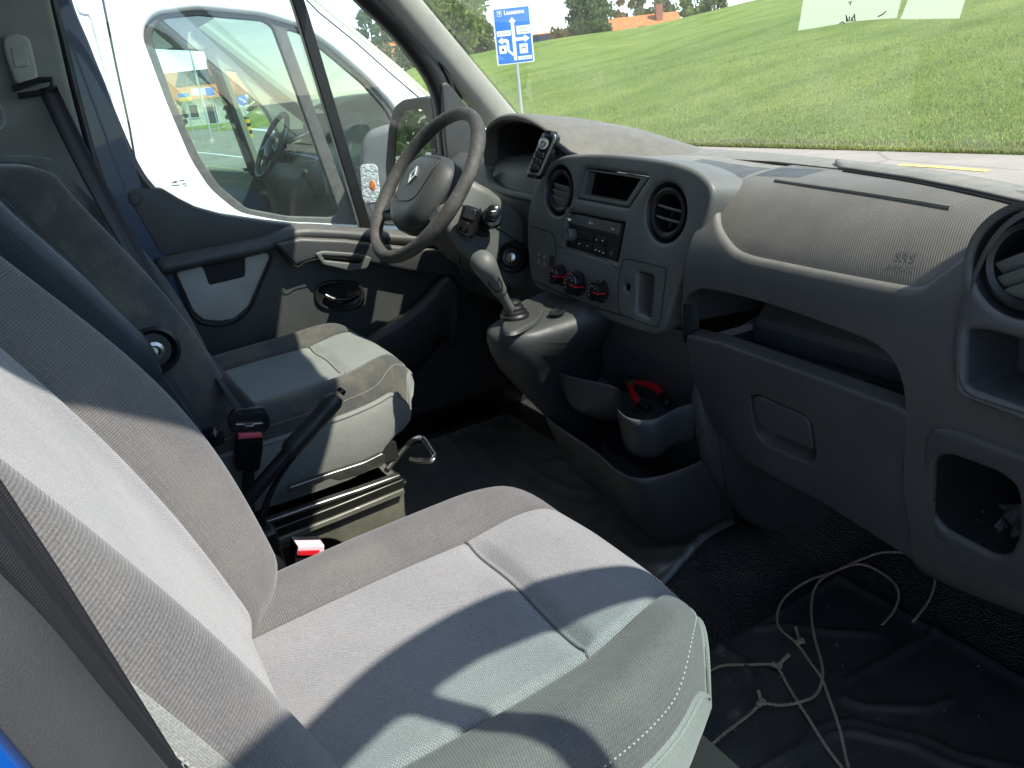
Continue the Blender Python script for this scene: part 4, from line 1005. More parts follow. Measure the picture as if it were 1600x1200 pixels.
# light grey pocket plate
pp = [(278, 420), (313, 414), (318, 420), (327, 446), (381, 433), (383, 428), (383, 400), (412, 394), (420, 398), (420, 404), (388, 478), (366, 498), (345, 502), (318, 500), (302, 486), (276, 428)]
plate('pocket_plate', [dp(*q, 0.008) for q in pp], [], (1, 0, 0), 0.02, M_GREYTRIM, door, bev=0.003, rad=0.006, res=3)
rimp = [(270, 417), (420, 391), (426, 400), (391, 484), (368, 504), (345, 509), (314, 506), (297, 490)]
tube('pocket_rim', resample([dp(*q, 0.004) for q in fillet([Vector((*q, 0)) for q in rimp], 12, 5) for q in [(q.x, q.y)]], 80, True), 0.0035, M_BLACK, door, closed=True, seg=8)
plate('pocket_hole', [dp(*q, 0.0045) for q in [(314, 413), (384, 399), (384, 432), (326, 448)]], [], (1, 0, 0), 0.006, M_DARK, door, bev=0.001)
# inner handle in its oval bowl
hc = dp(531, 462, 0.002)
def oval(cx, cy, rx, ry, o, n=40, e=2.6):
    out = []
    for k in range(n):
        a = 2 * math.pi * k / n; c, s = math.cos(a), math.sin(a)
        out.append(dp(cx + rx * (abs(c) ** (2 / e)) * (1 if c > 0 else -1) + 0.1 * ry * s, cy + ry * (abs(s) ** (2 / e)) * (1 if s > 0 else -1) - 0.03 * rx * c, o))
    return out
loft('handle_bowl', [oval(531, 462, 39, 25, 0.0), oval(531, 462, 39, 24, 0.007), oval(531, 462, 35, 20, 0.008), oval(531, 462, 33, 18, 0.003), oval(531, 462, 24, 12, 0.002)], M_BLACK, door, cap0=False, sharp=0)
tube('inner_handle', [dp(508, 462, 0.008), dp(520, 468, 0.016), dp(540, 470, 0.020), dp(560, 462, 0.014)], [0.009, 0.010, 0.009, 0.006], M_GLOSSBLK, door, seg=12)
# swept door pocket with its rounded lip
lip = resample(catmull([dp(a, b, 0.045) for a, b in [(560, 540), (590, 522), (630, 498), (665, 468), (690, 438), (702, 432), (712, 445)]], 6), 50)
loft('door_pocket', [[p + Vector((-0.045, 0, -0.002)), p + Vector((-0.012, 0, 0.002)), p + Vector((0.004, 0, -0.002)), p + Vector((0.008, 0.002, -0.018)), p + Vector((0.004, -0.006, -0.09)), p + Vector((-0.03, -0.02, -0.20)), p + Vector((-0.045, -0.02, -0.20))] for p in lip], M_DOOR, door, sharp=0)
# window frame, divider bar and panes
fr_ = [(112, 0), (140, 70), (165, 135), (202, 225), (225, 270), (246, 296)]
wf = [dp(a, b, -0.004) for a, b in [(78, -130)] + fr_]
rows = [[p + Vector((0.0, -0.040, 0.002)), p + Vector((0.014, -0.034, 0.0)), p + Vector((0.016, -0.012, 0)), p + Vector((0.004, 0, 0)), p + Vector((-0.02, 0.0, 0))] for p in resample(catmull(wf, 6), 40)]
grid('window_frame', rows, M_BLACK, door, sharp=40)
rows = [[p + Vector((-0.005, -0.075, -0.01)), p + Vector((-0.004, -0.038, 0))] for p in resample(catmull(wf, 6), 40)]
grid('inner_paint', rows, M_DKBLUE, door, solid=0.004)
ff = resample(catmull([dp(a, b, -0.004) for a, b in [(500, -60), (556, 0), (610, 52), (650, 100), (674, 140), (683, 180), (688, 230), (694, 300), (700, 370)]], 6), 50)
rows = [[p + Vector((-0.02, 0, 0)), p + Vector((0.004, 0, 0)), p + Vector((0.018, 0.012, 0.008)), p + Vector((0.022, 0.035, 0.012)), p + Vector((0.012, 0.062, 0.02)), p + Vector((0.0, 0.085, 0.03))] for p in ff]
grid('window_frame', rows, M_BLACK, door, sharp=50)
tube('frame_seal', [p + Vector((0.02, 0.05, 0.018)) for p in ff], 0.006, M_RUBBER, door, seg=8)
rows = [[p + Vector((-0.01, -0.016, 0)), p + Vector((0.012, -0.015, 0)), p + Vector((0.014, 0.015, 0)), p + Vector((-0.01, 0.016, 0))] for p in resample([dp(a, b, -0.004) for a, b in [(440, -66), (464, 0), (518, 180), (572, 362)]], 12)]
loft('divider_bar', rows, M_BLACK, door, bevel=0.003)
tri = [(690, 130), (700, 128), (742, 180), (748, 260), (738, 300), (704, 300), (696, 220)]
plate('mirror_triangle', [dp(*q, 0.024) for q in tri], [], (1, 0, 0), 0.02, M_DOOR, door, bev=0.006, rad=0.01)
gx = DX - 0.014
gp = [(60, -200), (480, -200), (560, 0), (650, 98), (684, 165), (696, 370), (600, 366), (480, 352), (340, 338), (240, 296), (108, 0)]
q_ = [AX(a, b, gx) for a, b in gp]
obj('side_window', q_, [tuple(range(len(q_)))], M_SIDEGLASS, door, smooth=False)
# etched glazing mark low in the rear corner of the pane
for i, (a, b, wd) in enumerate([(268, 285, 8), (280, 282, 8), (268, 289, 13), (284, 287, 7), (272, 283, 5), (288, 290, 4)]):
    p = [AX(a, b, gx + 0.002), AX(a + wd, b - 0.6, gx + 0.002), AX(a + wd, b + 0.9, gx + 0.002), AX(a, b + 1.5, gx + 0.002)]
    obj('glazing_mark', p, [(0, 1, 2, 3)], M_DARK, door, smooth=False)
# outer skin and sill of the door, seen past the glass
rows = [[AX(a, b, DX - 0.07) for a, b in r] for r in ([(240, 297), (340, 341), (480, 356), (600, 371), (720, 380)], [(250, 420), (340, 560), (480, 700), (600, 760), (720, 780)])]
grid('outer_skin', rows, M_BLUE, door, solid=0.004)

# ================================================================== own left mirror
mir = thing('door_mirror', (-1.1, 1.0, 0.70), 'black door mirror reflecting trees and the white van, beyond the steering wheel', 'mirror')
MN = Vector((math.sin(R_(30)), -math.cos(R_(30)), 0.02)).normalized(); MO = Vector((-1.12, 0.99, 0.85))
def MP(a, b, o=0.0): return AP(a, b, MO + MN * o, MN)
mo = [(604, 300), (601, 260), (606, 200), (614, 168), (628, 156), (660, 151), (684, 155), (694, 175), (694, 320), (640, 335)]
mi = [(614, 294), (613, 255), (616, 207), (622, 182), (631, 174), (658, 170), (666, 178), (674, 240), (676, 308), (640, 317)]
plate('housing', [MP(*q) for q in mo], [[MP(*q) for q in mi]], MN, 0.03, M_RUBBER, mir, bev=0.006, rad=0.015, hrad=0.012)
q_ = fillet([MP(*q, -0.010) for q in mi], 0.012)
t_ = NT('mirror_silver'); b_ = t_.n('BsdfGlossy'); b_.inputs['Roughness'].default_value = 0.0; b_.inputs['Color'].default_value = (0.50, 0.56, 0.54, 1); t_.l(b_.outputs[0], t_.out.inputs['Surface']); M_MIRROR = t_.m
obj('mirror_glass', q_, [tuple(range(len(q_)))], M_MIRROR, mir, smooth=False)
_mc = sum((MP(*q) for q in mo), Vector()) / len(mo)
rings = []
for d, s in ((0.0, 1.0), (0.03, 1.0), (0.07, 0.9), (0.10, 0.7), (0.115, 0.4)):
    rings.append([_mc + (MP(*q) - _mc) * s - MN * (0.02 + d) for q in mo])
loft('shell', rings, M_RUBBER, mir, cap0=False, sharp=0)
tube('arm', [MP(690, 260, -0.05), Vector((-0.90, 1.04, 0.80))], 0.03, M_RUBBER, mir, seg=12)

# ================================================================== seats
M_INS = fabric('seat_insert_cloth', (0.295, 0.292, 0.295), 640, 0.5, bump=1.0, dirtamt=0.12, dirt=(0.36, 0.31, 0.23))
M_BOL = fabric('seat_bolster_cloth', (0.155, 0.147, 0.143), 700, 0.55, bump=1.0, ribs=True, dirtamt=0.22, dirt=(0.22, 0.19, 0.15))
M_SKIRT = fabric('seat_skirt_cloth', (0.235, 0.24, 0.225), 1100, 0.25, bump=0.5, ribs=True, dirtamt=0.06)
M_DINS = fabric('driver_insert_cloth', (0.25, 0.27, 0.25), 760, 0.35, bump=0.7, dirtamt=0.1)
M_DBOL = fabric('driver_bolster_cloth', (0.085, 0.085, 0.082), 900, 0.4, bump=0.8, ribs=True, dirtamt=0.5, dirt=(0.22, 0.185, 0.12))
M_DSIDE = fabric('driver_side_cloth', (0.055, 0.057, 0.060), 1100, 0.3, bump=0.4)
M_STITCH = plain('pale_thread', (0.38, 0.37, 0.34), 0.8)
def gs(x, c, w_): return math.exp(-((x - c) / w_) ** 2)
def seat(name, label, cx, yb, yf, z0, rec, H, mats, zb, seam_v=0.66, HWID=0.25, bb=0.08, bc=0.02, bn=0.035, edge_n=0.055, wn=1.0):
    ins, bol, skirt, side = mats
    root = thing(name, (cx, (yb + yf) / 2, 0.0), label, 'seat')
    hw = HWID; y0 = yb - 0.06; SU_ = 0.555
    def ctop(u, v, off=0.0):
        au = abs(u); w_ = hw * (0.955 + 0.045 * math.sin(math.pi * min(v * 1.1, 1))) * (1 - 0.26 * max(0, (v - 0.55) / 0.45) ** 3)
        ln = (yf - y0) - 0.060 * au ** 2.6
        x = cx + u * w_; y = y0 + v * ln
        z = z0 - 0.010 + 0.012 * v + bc * gs(au, 0.80, 0.17) - 0.006 * (1 - min(au / SU_, 1) ** 2) * 1.0
        z += 0.014 * gs(v, 0.83, 0.13) * (1 - au ** 4)
        z -= 0.010 * gs(au, SU_, 0.018)
        if au < SU_: z -= 0.013 * gs(v, seam_v, 0.020) * (1 - (au / SU_) ** 8)
        if au < SU_: z += 0.003 * math.sin(u * 9 + v * 4) * gs(v, seam_v, 0.15)
        e = max(0, (au - 0.86) / 0.14); z -= 0.045 * e ** 2
        f = max(0, (v - 0.86) / 0.14); z -= 0.060 * f ** 2
        return Vector((x, y, z + off))
    nv = 64
    def sheet(nm, u0, u1, nu, mat):
        P_, UV_ = [], []
        for i in range(nu + 1):
            u = u0 + (u1 - u0) * i / nu
            P_.append([ctop(u, j / nv) for j in range(nv + 1)]); UV_.append([(u * hw, j / nv * 0.5) for j in range(nv + 1)])
        return grid(nm, P_, mat, root, uv=UV_, sharp=0)
    sheet('cushion_insert', -SU_, SU_, 56, ins); sheet('cushion_bolster', -1, -SU_, 26, bol); sheet('cushion_bolster', SU_, 1, 26, bol)
    tube('cross_seam', [ctop(-SU_ + 2 * SU_ * i / 40, seam_v, 0.0012) for i in range(41)], 0.0016, bol, root, seg=6)
    for sg in (-1, 1): tube('side_seam', [ctop(sg * SU_, 0.03 + 0.96 * i / 60, 0.0008) for i in range(61)], 0.0014, bol, root, seg=6)
    # skirt round the border
    bd = [ctop(-1, j / 40) for j in range(40)] + [ctop(-1 + 2 * j / 40, 1) for j in range(41)] + [ctop(1, 1 - j / 40) for j in range(1, 41)]
    c0 = Vector((cx, (y0 + yf) / 2, 0)); rows = []; uvr = []; acc = 0
    sm = []
    for i, p in enumerate(bd):       # outward direction from the path tangent
        t = (bd[min(i + 1, len(bd) - 1)] - bd[max(i - 1, 0)]); t.z = 0; nrm = Vector((-t.y, t.x, 0)).normalized()
        if nrm.dot(Vector((p.x, p.y, 0)) - c0) < 0: nrm = -nrm
        sm.append(nrm)
    sm = [sum((sm[max(0, min(len(sm) - 1, i + d))] for d in range(-3, 4)), Vector()).normalized() for i in range(len(sm))]
    for i, p in enumerate(bd):
        if i: acc += (p - bd[i - 1]).length
        n = sm[i]; fr = smooth01(0.5, 1.0, (p.y - y0) / (yf - y0))
        h = p.z - zb - 0.02 * fr
        rows.append([p, p + n * 0.004 - Vector((0, 0, 0.006)), p + n * 0.007 - Vector((0, 0, h * 0.2)), p + n * (0.006 - 0.006 * fr) - Vector((0, 0, h * 0.45)), p + n * (-0.004 - 0.02 * fr) - Vector((0, 0, h * 0.75)), p + n * (-0.018 - 0.05 * fr) - Vector((0, 0, h))])
        uvr.append([(acc, k) for k in (0, 0.006, h * 0.2, h * 0.45, h * 0.75, h)])
    grid('cushion_skirt', rows, skirt, root, uv=uvr, sharp=0)
    tube('piping', [r[1] for r in rows], 0.0028, skirt, root, seg=7)
    # twin stitch lines as short thread pieces
    for d in (0.010,):
        vv, ff = [], []
        arc_ = [(0.965 - 0.225 * (1 - math.cos(a_)), 0.78 + 0.20 * math.sin(a_)) for a_ in [R_(6 * k_) for k_ in range(16)]]
        uvp = [(0.965, 0.78 * j / 40) for j in range(40)] + arc_ + [(0.74 - 1.48 * j / 40, 0.98) for j in range(1, 40)] + [(-a_, b_) for a_, b_ in arc_[::-1]] + [(-0.965, 0.78 - 0.78 * j / 40) for j in range(1, 41)]
        path = resample([ctop(a_, b_, 0.0012) for a_, b_ in uvp], 460)
        for i in range(0, len(path) - 1, 2):
            g = tube_geo([path[i], path[i].lerp(path[i + 1], 0.85)], 0.0008, 5); k = len(vv); vv += g[0]; ff += [tuple(q + k for q in f) for f in g[1]]
        o = obj('stitching', vv, ff, M_STITCH if skirt is M_SKIRT else side, root); o['kind'] = 'stuff'
    # backrest
    a = Vector((0, -math.sin(rec), math.cos(rec))); n = Vector((0, math.cos(rec), math.sin(rec))); B = Vector((cx, yb, z0 - 0.03))
    def bk(u, v, off=0.0):
        au = abs(u)
        w_ = 0.225 + 0.045 * smooth01(0, 0.35, v) - 0.022 * smooth01(0.45, 0.85, v) - 0.05 * max(0, (v - 0.86) / 0.14) ** 2
        if u > 0: w_ *= wn
        f = 0.012 * math.sin(math.pi * min(1, v * 1.2)) + (bb if u < 0 else bn) * gs(au, 0.82, 0.20) * (0.45 + 0.55 * gs(v, 0.40, 0.45)) - 0.010 * gs(au, SU_ + 0.02, 0.02)
        f -= (0.055 if u < 0 else edge_n) * max(0, (au - 0.86) / 0.14) ** 2 + 0.07 * max(0, (v - 0.90) / 0.10) ** 2 + 0.05 * max(0, (0.10 - v) / 0.10) ** 2
        return B + Vector((u * w_, 0, 0)) + a * (v * H) + n * (f + off)
    def bsheet(nm, u0, u1, nu, mat):
        P_, UV_ = [], []
        for i in range(nu + 1):
            u = u0 + (u1 - u0) * i / nu
            P_.append([bk(u, j / nv) for j in range(nv + 1)]); UV_.append([(u * hw, j / nv * H) for j in range(nv + 1)])
        return grid(nm, P_, mat, root, uv=UV_, sharp=0)
    su = SU_ + 0.02
    bsheet('backrest_insert', -su, su, 40, ins); bsheet('backrest_bolster', -1, -su, 24, bol); bsheet('backrest_bolster', su, 1, 24, bol)
    for sg in (-1, 1): tube('back_seam', [bk(sg * su, 0.05 + 0.92 * i / 60, 0.0006) for i in range(61)], 0.0014, bol, root, seg=6)
    bd = [bk(-1, j / 40) for j in range(40)] + [bk(-1 + 2 * j / 40, 1) for j in range(41)] + [bk(1, 1 - j / 40) for j in range(1, 41)]
    rows, uvr = [], []; acc = 0
    for i, p in enumerate(bd):
        if i: acc += (p - bd[i - 1]).length
        o = Vector((math.copysign(1, p.x - cx) * min(1, abs(p.x - cx) / 0.15), 0, 0))
        rows.append([p, p - n * 0.004 + o * 0.003, p - n * 0.04 + o * 0.012, p - n * 0.09 + o * 0.010, p - n * 0.12 - o * 0.01])
        uvr.append([(acc, k) for k in (0, 0.006, 0.05, 0.11, 0.15)])
    grid('backrest_side', rows, side, root, uv=uvr, sharp=0)
    m_ = len(bd)
    ctr = [Vector((cx, q.y, q.z)) - n * 0.01 for q in (r[-1] for r in rows)]
    grid('back_shell', [[r[-1] for r in rows], ctr], M_DASHLOW, root, sharp=0)
    vv, ff = [], []
    for sg in (-1, 1):
        path = resample([bk(sg * 1.0, 0.05 + 0.88 * j / 60) - n * 0.012 + Vector((sg * 0.0075, 0, 0)) for j in range(61)], 200)
        for i in range(0, 199, 2):
            g = tube_geo([path[i], path[i].lerp(path[i + 1], 0.85)], 0.0009, 5); k = len(vv); vv += g[0]; ff += [tuple(q + k for q in f) for f in g[1]]
    o = obj('stitching', vv, ff, M_STITCH if skirt is M_SKIRT and cx > 0 else plain('grey_thread', (0.2, 0.2, 0.2), 0.8), root); o['kind'] = 'stuff'
    return root, ctop, bk
ps, p_top, p_bk = seat('bucket_seat', 'near grey cloth passenger seat with brownish bolsters and striped shadow', 0.520, 0.066, 0.520, 0.462, R_(21), 0.62, (M_INS, M_BOL, M_SKIRT, M_SKIRT), 0.26, edge_n=0.014, wn=0.94)
ds, d_top, d_bk = seat('bucket_seat', 'far grey driver seat with dark backrest behind the handbrake', -0.500, 0.182, 0.610, 0.455, R_(20), 0.60, (M_DINS, M_DBOL, M_SKIRT, M_DSIDE), 0.255, bb=0.060)
# --- driver's seat: folded armrest, recliner knob, headrest
arm_m = plastic('armrest_leather', (0.030, 0.037, 0.045), 0.42, grain=420, gs=0.5)
cl = [AX(a, b, -0.195) for a, b in [(-60, 318), (0, 372), (80, 440), (160, 515), (218, 572), (240, 588)]]
cl = resample(catmull(cl, 8), 30); rings = []
for i, p in enumerate(cl):
    t = (cl[min(i + 1, 29)] - cl[max(i - 1, 0)]).normalized(); nn = Vector((1, 0, 0)).cross(t).normalized()
    e = 1 - 0.55 * max(0, (i - 24) / 5) ** 2
    o_ = fillet([Vector((-0.036, -0.040, 0)), Vector((0.036, -0.040, 0)), Vector((0.036, 0.040, 0)), Vector((-0.036, 0.040, 0))], 0.020, 5)
    rings.append([p + Vector((1, 0, 0)) * (q.x * (0.7 + 0.3 * e)) + nn * (q.y * e) for q in o_])
loft('armrest', rings, arm_m, ds, sharp=0)
kc = AX(241, 548, -0.222)
kb = lathe('recliner_bezel', [(0.040, 0.0), (0.042, 0.010), (0.036, 0.014), (0.030, 0.006), (0.028, -0.004), (0.0, -0.004)], kc - Vector((0.006, 0, 0)), (1, 0.1, 0.1), M_BLACK, ds, 30)
lathe('recliner_socket', [(0.016, 0.0), (0.016, 0.006), (0.010, 0.008), (0.006, 0.002), (0.0, 0.002)], kc + Vector((0.0, 0, 0)), (1, 0.1, 0.1), M_CHROME, ds, 12)
n_ = Vector((0, math.cos(R_(14)), math.sin(R_(14)))); a_ = Vector((0, -math.sin(R_(14)), math.cos(R_(14)))); hc_ = Vector((-0.50, -0.090, 1.115))
rings = []
for x_, s in ((-0.145, 0.55), (-0.138, 0.8), (-0.12, 0.95), (-0.06, 1), (0.06, 1), (0.12, 0.95), (0.138, 0.8), (0.145, 0.55)):
    o_ = fillet([Vector((-0.05, -0.10, 0)), Vector((0.045, -0.10, 0)), Vector((0.045, 0.09, 0)), Vector((-0.04, 0.10, 0))], 0.035, 5)
    rings.append([hc_ + Vector((x_, 0, 0)) + n_ * (q.x * s) + a_ * (q.y * s) for q in o_])
loft('headrest', rings, M_DSIDE, ds, sharp=0)
for x_ in (-0.56, -0.44): tube('headrest_post', [Vector((x_, -0.085, 0.97)), Vector((x_, -0.095, 1.06))], 0.006, M_CHROME, ds)
lathe('tilt_knob', [(0.018, -0.06), (0.019, 0.0), (0.017, 0.008), (0.010, 0.013), (0.0, 0.014)], AX(336, 682, -0.20), (0.45, 0.85, 0.25), M_GLOSSBLK, ds, 18)
# --- driver's seat base: slide rails, painted box with opening, front bar
M_OLIVE = plain('painted_seat_box', (0.11, 0.108, 0.085), 0.38, coat=0.2, var=0.25, vscale=20)
BX = -0.215
def bp_(a, b, o=0.0): return AX(a, b, BX + o)
sb = [(330, 890), (400, 842), (520, 800), (628, 752), (633, 770), (634, 900), (560, 1050), (330, 1050)]
op = [(395, 905), (415, 868), (480, 845), (518, 842), (540, 852), (552, 880), (545, 1000), (400, 1000)]
plate('seat_box', [bp_(*q) for q in sb], [[bp_(*q) for q in op]], (1, 0, 0), 0.02, M_OLIVE, ds, bev=0.006, rad=0.015, hrad=0.02, res=3)
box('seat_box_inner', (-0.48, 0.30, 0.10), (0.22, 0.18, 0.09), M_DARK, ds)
fp = [Vector((BX - 0.01, bp_(630, 775).y - 0.004, 0.19)), Vector((-0.74, bp_(630, 775).y - 0.004, 0.19)), Vector((-0.74, bp_(630, 775).y - 0.004, 0.0)), Vector((BX - 0.01, bp_(630, 775).y - 0.004, 0.0))]
obj('seat_box_front', fp, [(0, 1, 2, 3)], M_OLIVE, ds, solid=0.008, smooth=False)
def rail(pl, o, hh, ww, mat, nm):
    p = [bp_(a, b, o) for a, b in pl]
    rings = [[q + Vector((-ww, 0, -hh)), q + Vector((ww, 0, -hh)), q + Vector((ww, 0, hh)), q + Vector((-ww, 0, hh))] for q in p]
    loft(nm, rings, mat, ds, bevel=0.003, smooth=True)
rail([(340, 890), (400, 856), (520, 810), (630, 765)], 0.010, 0.007, 0.010, M_OLIVE, 'box_lip')
rail([(350, 862), (400, 838), (520, 793), (628, 750)], 0.0, 0.010, 0.016, plain('dark_steel', (0.05, 0.05, 0.045), 0.35, 0.8), 'lower_rail')
M_STEEL = plain('worn_steel', (0.22, 0.215, 0.20), 0.33, 0.9, var=0.3, vscale=30)
rail([(360, 842), (400, 820), (500, 785), (560, 765), (624, 742)], 0.004, 0.005, 0.009, M_STEEL, 'upper_rail')
br = [(452, 772), (500, 756), (515, 748), (530, 752), (565, 742), (580, 735), (600, 728), (604, 712), (598, 708), (570, 722), (520, 738), (450, 762)]
plate('bracket', [bp_(*q, 0.006) for q in br], [], (1, 0, 0), 0.012, M_STEEL, ds, bev=0.003, rad=0.008)
tube('adjust_bar', resample(catmull([AZ(a, b, z) for a, b, z in [(604, 735, 0.235), (620, 715, 0.24), (640, 692, 0.245), (655, 684, 0.245), (664, 688, 0.24), (676, 706, 0.235), (680, 713, 0.233), (674, 719, 0.23), (655, 720, 0.228), (642, 718, 0.226)]], 6), 60), 0.0065, M_CHROME, ds, seg=10)
box('seat_pan', (-0.50, 0.33, 0.268), (0.20, 0.17, 0.02), M_DARK, ds)
# passenger seat base
box('seat_base', (0.53, 0.24, 0.13), (0.20, 0.20, 0.13), M_BLACK, ps)
box('seat_pan', (0.53, 0.25, 0.27), (0.225, 0.22, 0.015), M_DARK, ps)
lathe('recliner_cover', [(0.034, 0.0), (0.034, 0.008), (0.028, 0.012), (0.0, 0.012)], AX(408, 903, 0.26), (0.9, 0.4, 0.3), M_GLOSSBLK, ps, 26)
# loose webbing tab low on the near side of the backrest
tabp = [AX(a, b, 0.80) for a, b in [(310, 1178), (350, 1150), (380, 1145), (395, 1172), (350, 1195), (315, 1205)]]
# ================================================================== belts
t_ = NT('belt_webbing'); c_ = t_.n('TexCoord'); sx_ = t_.n('SeparateXYZ'); t_.l(c_.outputs['UV'], sx_.inputs[0])
_w = t_.math('SINE', t_.math('MULTIPLY', sx_.outputs['Y'], 4200.0)); _w2 = t_.math('SINE', t_.math('MULTIPLY', sx_.outputs['X'], 520.0))
_hh = t_.math('ADD', t_.math('MULTIPLY', _w, 0.15), t_.math('MULTIPLY', _w2, 0.5))
t_.bsdf(t_.ramp(_hh, [(0.0, (0.007, 0.007, 0.009)), (1.0, (0.014, 0.0135, 0.016))]), 0.6, t_.bump(_hh, 0.5, 0.0005), 0, 0.45); M_BELT = t_.m
def webbing(nm, path, wv, parent, fold=0.0):
    P_, UV_ = [], []; acc = 0
    for i, p in enumerate(path):
        if i: acc += (Vector(p) - Vector(path[i - 1])).length
        hw_ = Vector(wv[i]); t = (Vector(path[min(i + 1, len(path) - 1)]) - Vector(path[max(i - 1, 0)])).normalized(); nn = t.cross(hw_).normalized()
        P_.append([Vector(p) + hw_ * (k / 6 - 1) + nn * (fold * math.sin(k / 12 * math.pi * 2 + acc * 3)) for k in range(13)]); UV_.append([(k / 12 * 0.047, acc) for k in range(13)])
    return grid(nm, P_, M_BELT, parent, uv=UV_, solid=0.0014, sharp=0)
db = thing('seat_belt', (-0.6, 0.12, 0.45), 'black belt running from the far pillar across the driver seat to its buckle', 'seat belt', 'seat belts')
l_ = [(60, 140, -0.762), (95, 215, -0.72), (150, 320, -0.655), (215, 430, -0.575), (280, 525, -0.45), (330, 585, -0.28), (372, 650, -0.205)]
r_ = [(88, 133, -0.762), (128, 215, -0.735), (190, 335, -0.67), (252, 445, -0.59), (312, 535, -0.45), (362, 595, -0.28), (414, 648, -0.205)]
A_ = resample(catmull([AX(*q) for q in l_], 8), 50); B_ = resample(catmull([AX(*q) for q in r_], 8), 50)
webbing('webbing', [(a + b) / 2 for a, b in zip(A_, B_)], [(b - a) / 2 for a, b in zip(A_, B_)], db, 0.003)
tg = [(356, 655), (366, 640), (412, 636), (423, 655), (420, 672), (410, 678), (362, 676)]
plate('tongue', [AX(*q, -0.208) for q in tg], [[AX(*q, -0.208) for q in [(369, 659), (412, 657), (411, 662), (370, 664)]]], (1, 0, 0), 0.010, M_BLACK, db, bev=0.002, rad=0.006)
plate('tongue_steel', [AX(*q, -0.210) for q in [(378, 674), (408, 672), (402, 690), (384, 690)]], [], (1, 0, 0), 0.004, M_CHROME, db, bev=0.001)
tube('tongue_edge', [AX(a, b, -0.2045) for a, b in [(369, 663), (382, 663), (384, 666), (395, 665), (397, 662), (411, 661)]], 0.0018, M_CHROME, db, seg=6)
bk_ = thing('belt_buckle', AX(388, 790, -0.21), 'black driver belt buckle with a pink-red button beside the handbrake', 'buckle', 'belt buckles')
plate('buckle_body', [AX(*q, -0.200) for q in [(371, 684), (411, 681), (412, 700), (407, 734), (400, 738), (372, 737), (368, 730)]], [], (1, 0, 0), 0.024, M_GLOSSBLK, bk_, bev=0.004, rad=0.006, res=3)
plate('button', [AX(*q, -0.1985) for q in [(373, 679), (409, 677), (411, 684), (372, 687)]], [], (1, 0, 0), 0.018, plain('faded_red', (0.62, 0.10, 0.13), 0.3), bk_, bev=0.002, rad=0.002)
V_, F_ = strip([AX(388, 734, -0.212), AX(388, 770, -0.212), AX(390, 840, -0.21)], [Vector((0, 0.012, 0.003))] * 3, 0.003); obj('stalk', V_, F_, M_BLACK, bk_)
# second buckle beside the near seat
b2 = thing('belt_buckle', AX(480, 900, 0.20), 'small buckle with red and white button between the two seats, half hidden', 'buckle', 'belt buckles')
plate('buckle_body', [AX(*q, 0.20) for q in [(464, 853), (508, 852), (512, 900), (458, 900)]], [], (1, 0, 0), 0.03, M_GLOSSBLK, b2, bev=0.004)
plate('button', [AX(*q, 0.203) for q in [(466, 854), (507, 853), (507, 868), (465, 868)]], [], (1, 0, 0), 0.02, plain('pale_pink', (0.75, 0.45, 0.48), 0.35), b2, bev=0.002)
plate('button_mark', [AX(*q, 0.2045) for q in [(467, 861), (500, 860), (498, 868), (466, 868)]], [], (1, 0, 0), 0.003, M_REDP, b2, bev=0.0005)
# near belt hanging on the right pillar
pb = thing('seat_belt', AX(150, 1200, 0.80), 'dark belt hanging in the foreground at lower left beside the door seal', 'seat belt', 'seat belts')
A_ = resample([AX(a, b, 0.80) for a, b in [(-260, 380), (-100, 600), (11, 761), (100, 895), (187, 1031), (296, 1202), (420, 1390)]], 50)
B_ = resample([AX(a, b, 0.815) for a, b in [(-330, 540), (-150, 745), (-6, 905), (90, 1018), (165, 1102), (262, 1212), (400, 1390)]], 50)
webbing('webbing', [(a + b) / 2 for a, b in zip(A_, B_)], [(b - a) / 2 for a, b in zip(A_, B_)], pb, 0.0035)
# ================================================================== handbrake
hbx = -0.075
hb = thing('handbrake', AX(372, 860, hbx), 'black handbrake lever raised between the two seats', 'handbrake')
def hp_(a, b): return AX(a, b, hbx)
ctr = [hp_(528, 619), hp_(522, 626), hp_(500, 652), hp_(478, 676), hp_(458, 698), hp_(452, 706)]
tube('grip', resample(ctr, 14), [0.011, 0.0165, 0.017, 0.017, 0.0165, 0.0165, 0.0165, 0.017, 0.017, 0.0175, 0.0175, 0.018, 0.0185, 0.017], plastic('grip_leather', (0.020, 0.020, 0.021), 0.42, grain=500, gs=0.6), hb, seg=18)
lathe('release_button', [(0.008, 0.0), (0.0085, 0.004), (0.007, 0.009), (0.0, 0.010)], hp_(531, 614), (hp_(531, 614) - hp_(458, 698)).normalized(), M_GLOSSBLK, hb, 16)
tube('lever', resample([hp_(462, 694), hp_(430, 731), hp_(398, 768), hp_(368, 806)], 16), 0.0125, M_BLACK, hb, seg=12)
V_, F_ = strip(resample(catmull([hp_(458, 712) + Vector((0.006, 0, 0)), hp_(428, 755) + Vector((0.006, 0, 0)), hp_(410, 800) + Vector((0.006, 0, 0)), hp_(402, 850) + Vector((0.006, 0, 0))], 6), 16), [Vector((0, 0.008, 0.004))] * 16, 0.004); obj('lever_web', V_, F_, M_BLACK, hb)
box('mounting', AX(388, 850, hbx) + Vector((0, 0, -0.10)), (0.025, 0.05, 0.12), M_BLACK, hb, bevel=0.008)

